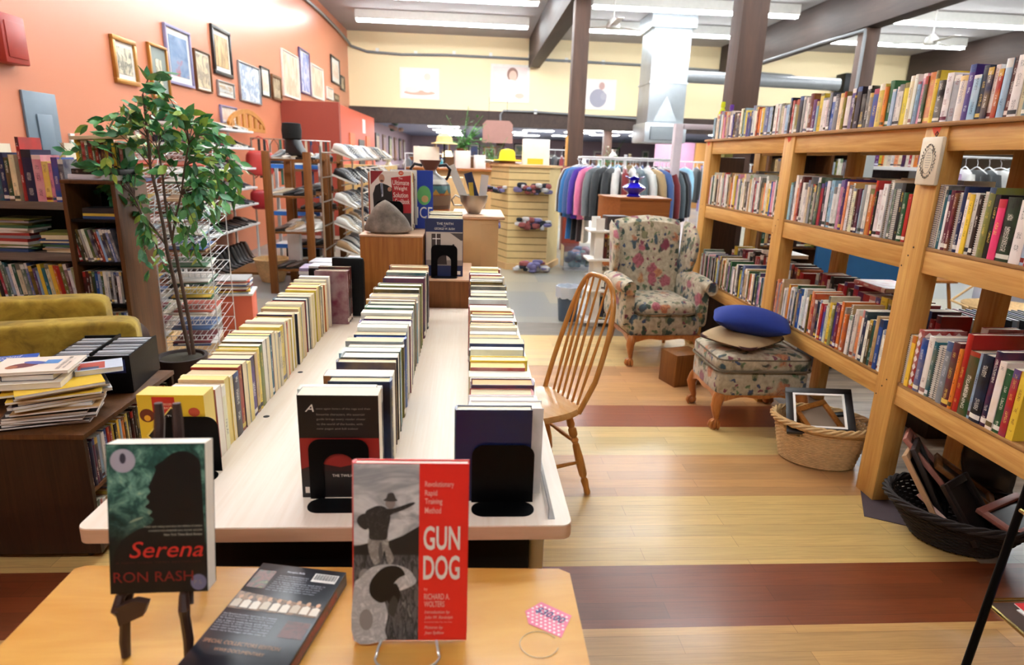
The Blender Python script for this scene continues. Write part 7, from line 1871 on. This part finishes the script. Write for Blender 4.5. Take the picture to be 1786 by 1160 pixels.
o = MB().lathe([(.16, 0), (.155, .01), (.10, .02), (.09, .09), (.05, .12), (0, .125)], seg=20).build('hat', plain('straw', 'd8c48a', .8), None, (-.45, 10.95, 1.75)); o.scale = (1.4, 1.4, 1.3); tag(o, 'straw hat on a stand above the counter', 'hat')
MB().tube([(0, 0, -.27), (0, 0, .08)], .012, 6).build('stand', M_iron, o)
def fern(X, Y, Z, s, n, label, seed, pot=True):
    rr = random.Random(seed); e = empty('potted_plant', (X, Y, Z), label=label, cat='potted plant')
    if pot: MB().lathe([(0, 0), (.08*s, 0), (.12*s, .18*s), (0, .18*s)], seg=16).build('pot', plain('clay_pot', '7a4a34', .8), e)
    mb = MB()
    for k in range(n):
        a = rr.uniform(0, 6.28); L = s*rr.uniform(.4, .9); up = rr.uniform(.3, 1.1)
        P = [Vector((math.cos(a)*L*t*.6, math.sin(a)*L*t*.6, .18*s+L*up*t-.5*L*t*t*(1.2-up))) for t in (0, .3, .6, 1)]
        mb.tube(P, .006*s, 4)
        for t in range(7):
            q = P[0].lerp(P[-1], t/7)+Vector((rr.uniform(-.08, .08)*s, rr.uniform(-.08, .08)*s, L*up*.25*(t/7)*(1-t/7)*2)); d = Vector((rr.uniform(-1, 1), rr.uniform(-1, 1), rr.uniform(-.6, .4))).normalized()*.09*s; w = d.cross(Vector((0, 0, 1))).normalized()*.03*s
            mb.bm.faces.new([mb.bm.verts.new(v) for v in (q, q+d*.5+w, q+d, q+d*.5-w)])
    mb.build('foliage', plain('plant_green', '4c8a3c', .5, var=.25), e, smooth=0)
    return e
fern(-.2, 14.4, 1.55, 1.05, 26, 'tall leafy green plant behind the vase, in the far part of the shop', 4)
o = MB().box(-.6, .2, 14.1, 14.7, 0, 1.549).build('tall_cabinet', M_bookcase); tag(o, 'brown tall cabinet carrying the leafy plant far behind the vase', 'cabinet')
fern(.42, 12.5, 1.37, .6, 18, 'small yellow green plant right of the tall leafy plant', 5)
o = MB().box(.2, .8, 12.2, 12.8, 0, 1.3695).build('display_table', M_dresser); tag(o, 'brown display table under the small plant', 'table')
p = onY(688, 218, 20.5)
e = empty('hanging_bouquet', (p.x, 20.5, p.z), label='hanging bouquet of pale flowers near the back room ceiling at left', cat='bouquet')
clump(MB(), (0, 0, 0), (.5, .3, .5), 14, 3).build('flowers', [plain('petal_'+c, c, .8) for c in ('d8c0b8', '5a7a6a', 'c8a898', '46685a')], e); MB().tube([(0, 0, 0), (0, 0, 2.66-p.z-.001)], .01, 5).build('string', M_iron, e)
# back room: furniture, pictures, people-less clutter
far = []
BR = random.Random(5)
PN = [('tan', 'c49a5c'), ('blue', '34508c'), ('grey', '9aa0a4'), ('brown', '6a4a34'), ('white', 'e4e2dc'), ('green', '5c7a5a'), ('purple', '6a5a8a'), ('cream', 'e0d0a8')]
for i in range(20):
    X = -2.6+i*.92; Z = 1.75+.3*math.sin(i*2.3)
    w, h = BR.uniform(.5, .95), BR.uniform(.5, .85); k = BR.randrange(8)
    wall_picture(X-w/2, X+w/2, Z-h/2, Z+h/2, 37.995, (M_blk, M_gold, M_silf)[i % 3], M_wht, art('far_print_%d' % i, [PN[k][1], PN[(k+3) % 8][1], PN[(k+5) % 8][1]], 3), '%s framed picture on the farthest wall, %s from the left' % (PN[k][0], nth(i)), .07, .06, group='pictures on the farthest wall')
for i in range(8):
    Y = 20.5+i*1.9; w, h = .9, 1.0; k = BR.randrange(8)
    e = empty('framed_picture', (WX+.032, Y, 1.8), PI/2, label='%s picture on the left wall of the back room, %s from the front' % (PN[k][0], nth(i)), cat='picture', group='pictures on the back room left wall')
    MB().box(-w/2, w/2, -.04, 0, -h/2, h/2).build('frame', (M_blk, M_bronze)[i % 2], e); MB().box(-w/2+.1, w/2-.1, -.045, -.041, -h/2+.1, h/2-.1).build('artwork', art('side_print_%d' % i, [PN[k][1], PN[(k+2) % 8][1]], 3), e)
FURN = [('wardrobe', .9, .6, 1.75), ('cabinet', 1.2, .5, 1.2), ('shelf', 1.4, .4, 1.5), ('dresser', 1.1, .5, 1.0)]
for i in range(30):
    X = -2.4+(i % 10)*1.72+BR.uniform(-.3, .3); Y = 21.5+(i//10)*4.5+BR.uniform(-.8, .8); nm, w, d, h = FURN[BR.randrange(4)]; h *= BR.uniform(.85, 1.05)
    if abs(X-4.7) < 1 and abs(Y-22.5) < .8: continue
    k = BR.randrange(8); e = empty(nm, (X, Y, 0), label='%s %s in the back room, %s along row %s' % (PN[k][0], nm, nth(i % 10), ORD[i//10]), cat=nm, group='furniture in the back room')
    mt = plain('furn_'+PN[k][1], PN[k][1], .5)
    MB().box(-w/2, w/2, 0, d, 0, h, bev=.01).build('case', mt, e); MB().box(-w/2-.02, w/2+.02, -.02, d, h+.0005, h+.03).build('top', M_bookcase, e)
    for s in (-1, 1): MB().box(min(s*.03, s*w*.46), max(s*.03, s*w*.46), -.014, -.001, .12, h-.06, bev=.004).build('door', M_tan if i % 2 else M_dresser, e)
    if i % 2 == 0:
        k2 = BR.randrange(8); o = MB().lathe([(0, 0), (.10, 0), (.13, .12), (.06, .24), (.09, .32), (0, .32)], seg=14).build('jar', plain('furn_'+PN[k2][1], PN[k2][1], .3), None, (X, Y+.2, h+.0305)); tag(o, '%s jar standing on the %s at place %s of row %s in the back room' % (PN[k2][0], nm, nth(i % 10), ORD[i//10]), 'jar', 'jars in the back room')
for i, (x, y) in enumerate(((2.6, 16.5), (4.6, 17.2), (6.4, 16.2), (-.9, 16.4))):
    bar_rack(x-.75, x+.75, y, 1.6, [BR.randrange(18) for _ in range(9)], ('under the duct', 'under the lintel beam', 'right of the duct', 'left part under the lintel beam')[i])
for i, (x, y) in enumerate(((-1.1, 30), (2.9, 34), (-.3, 26))):
    e = empty('table_lamp', (x, y, 0), label='lit floor lamp glowing in the back room, %s of three' % ORD[i], cat='floor lamp')
    MB().lathe([(.14, 0), (.14, .02), (.015, .03), (.015, 1.5)], seg=12).build('stand', M_brass, e)
    MB().lathe([(.26, 1.45), (.17, 1.8)], seg=16, cap=False).build('shade', NT('lit_shade').set(lin('f0d8a0'), .8, emit=lin('ffdc96'), es=4), e)
fern(4.3, 20.3, 1.25, .9, 16, 'leafy plant on a cabinet edge right of the column, far away', 9)
o = MB().box(3.9, 4.7, 20.1, 20.6, 0, 1.249).build('plant_cabinet', M_dresser); tag(o, 'brown cabinet under the far leafy plant below the duct', 'cabinet')
for i, (x0, x1, c, l) in enumerate(((6.6, 8.0, 'b08098', 'pink painted booth wall in the back room right of the duct'), (8.05, 8.6, 'c08a4a', 'orange wooden door panel beside the pink booth'))):
    o = MB().box(x0, x1, 23.0, 23.15, 0, 2.3).build('booth_wall' if not i else 'door_panel', plain('booth_'+c, c, .6)); tag(o, l, 'wall panel')
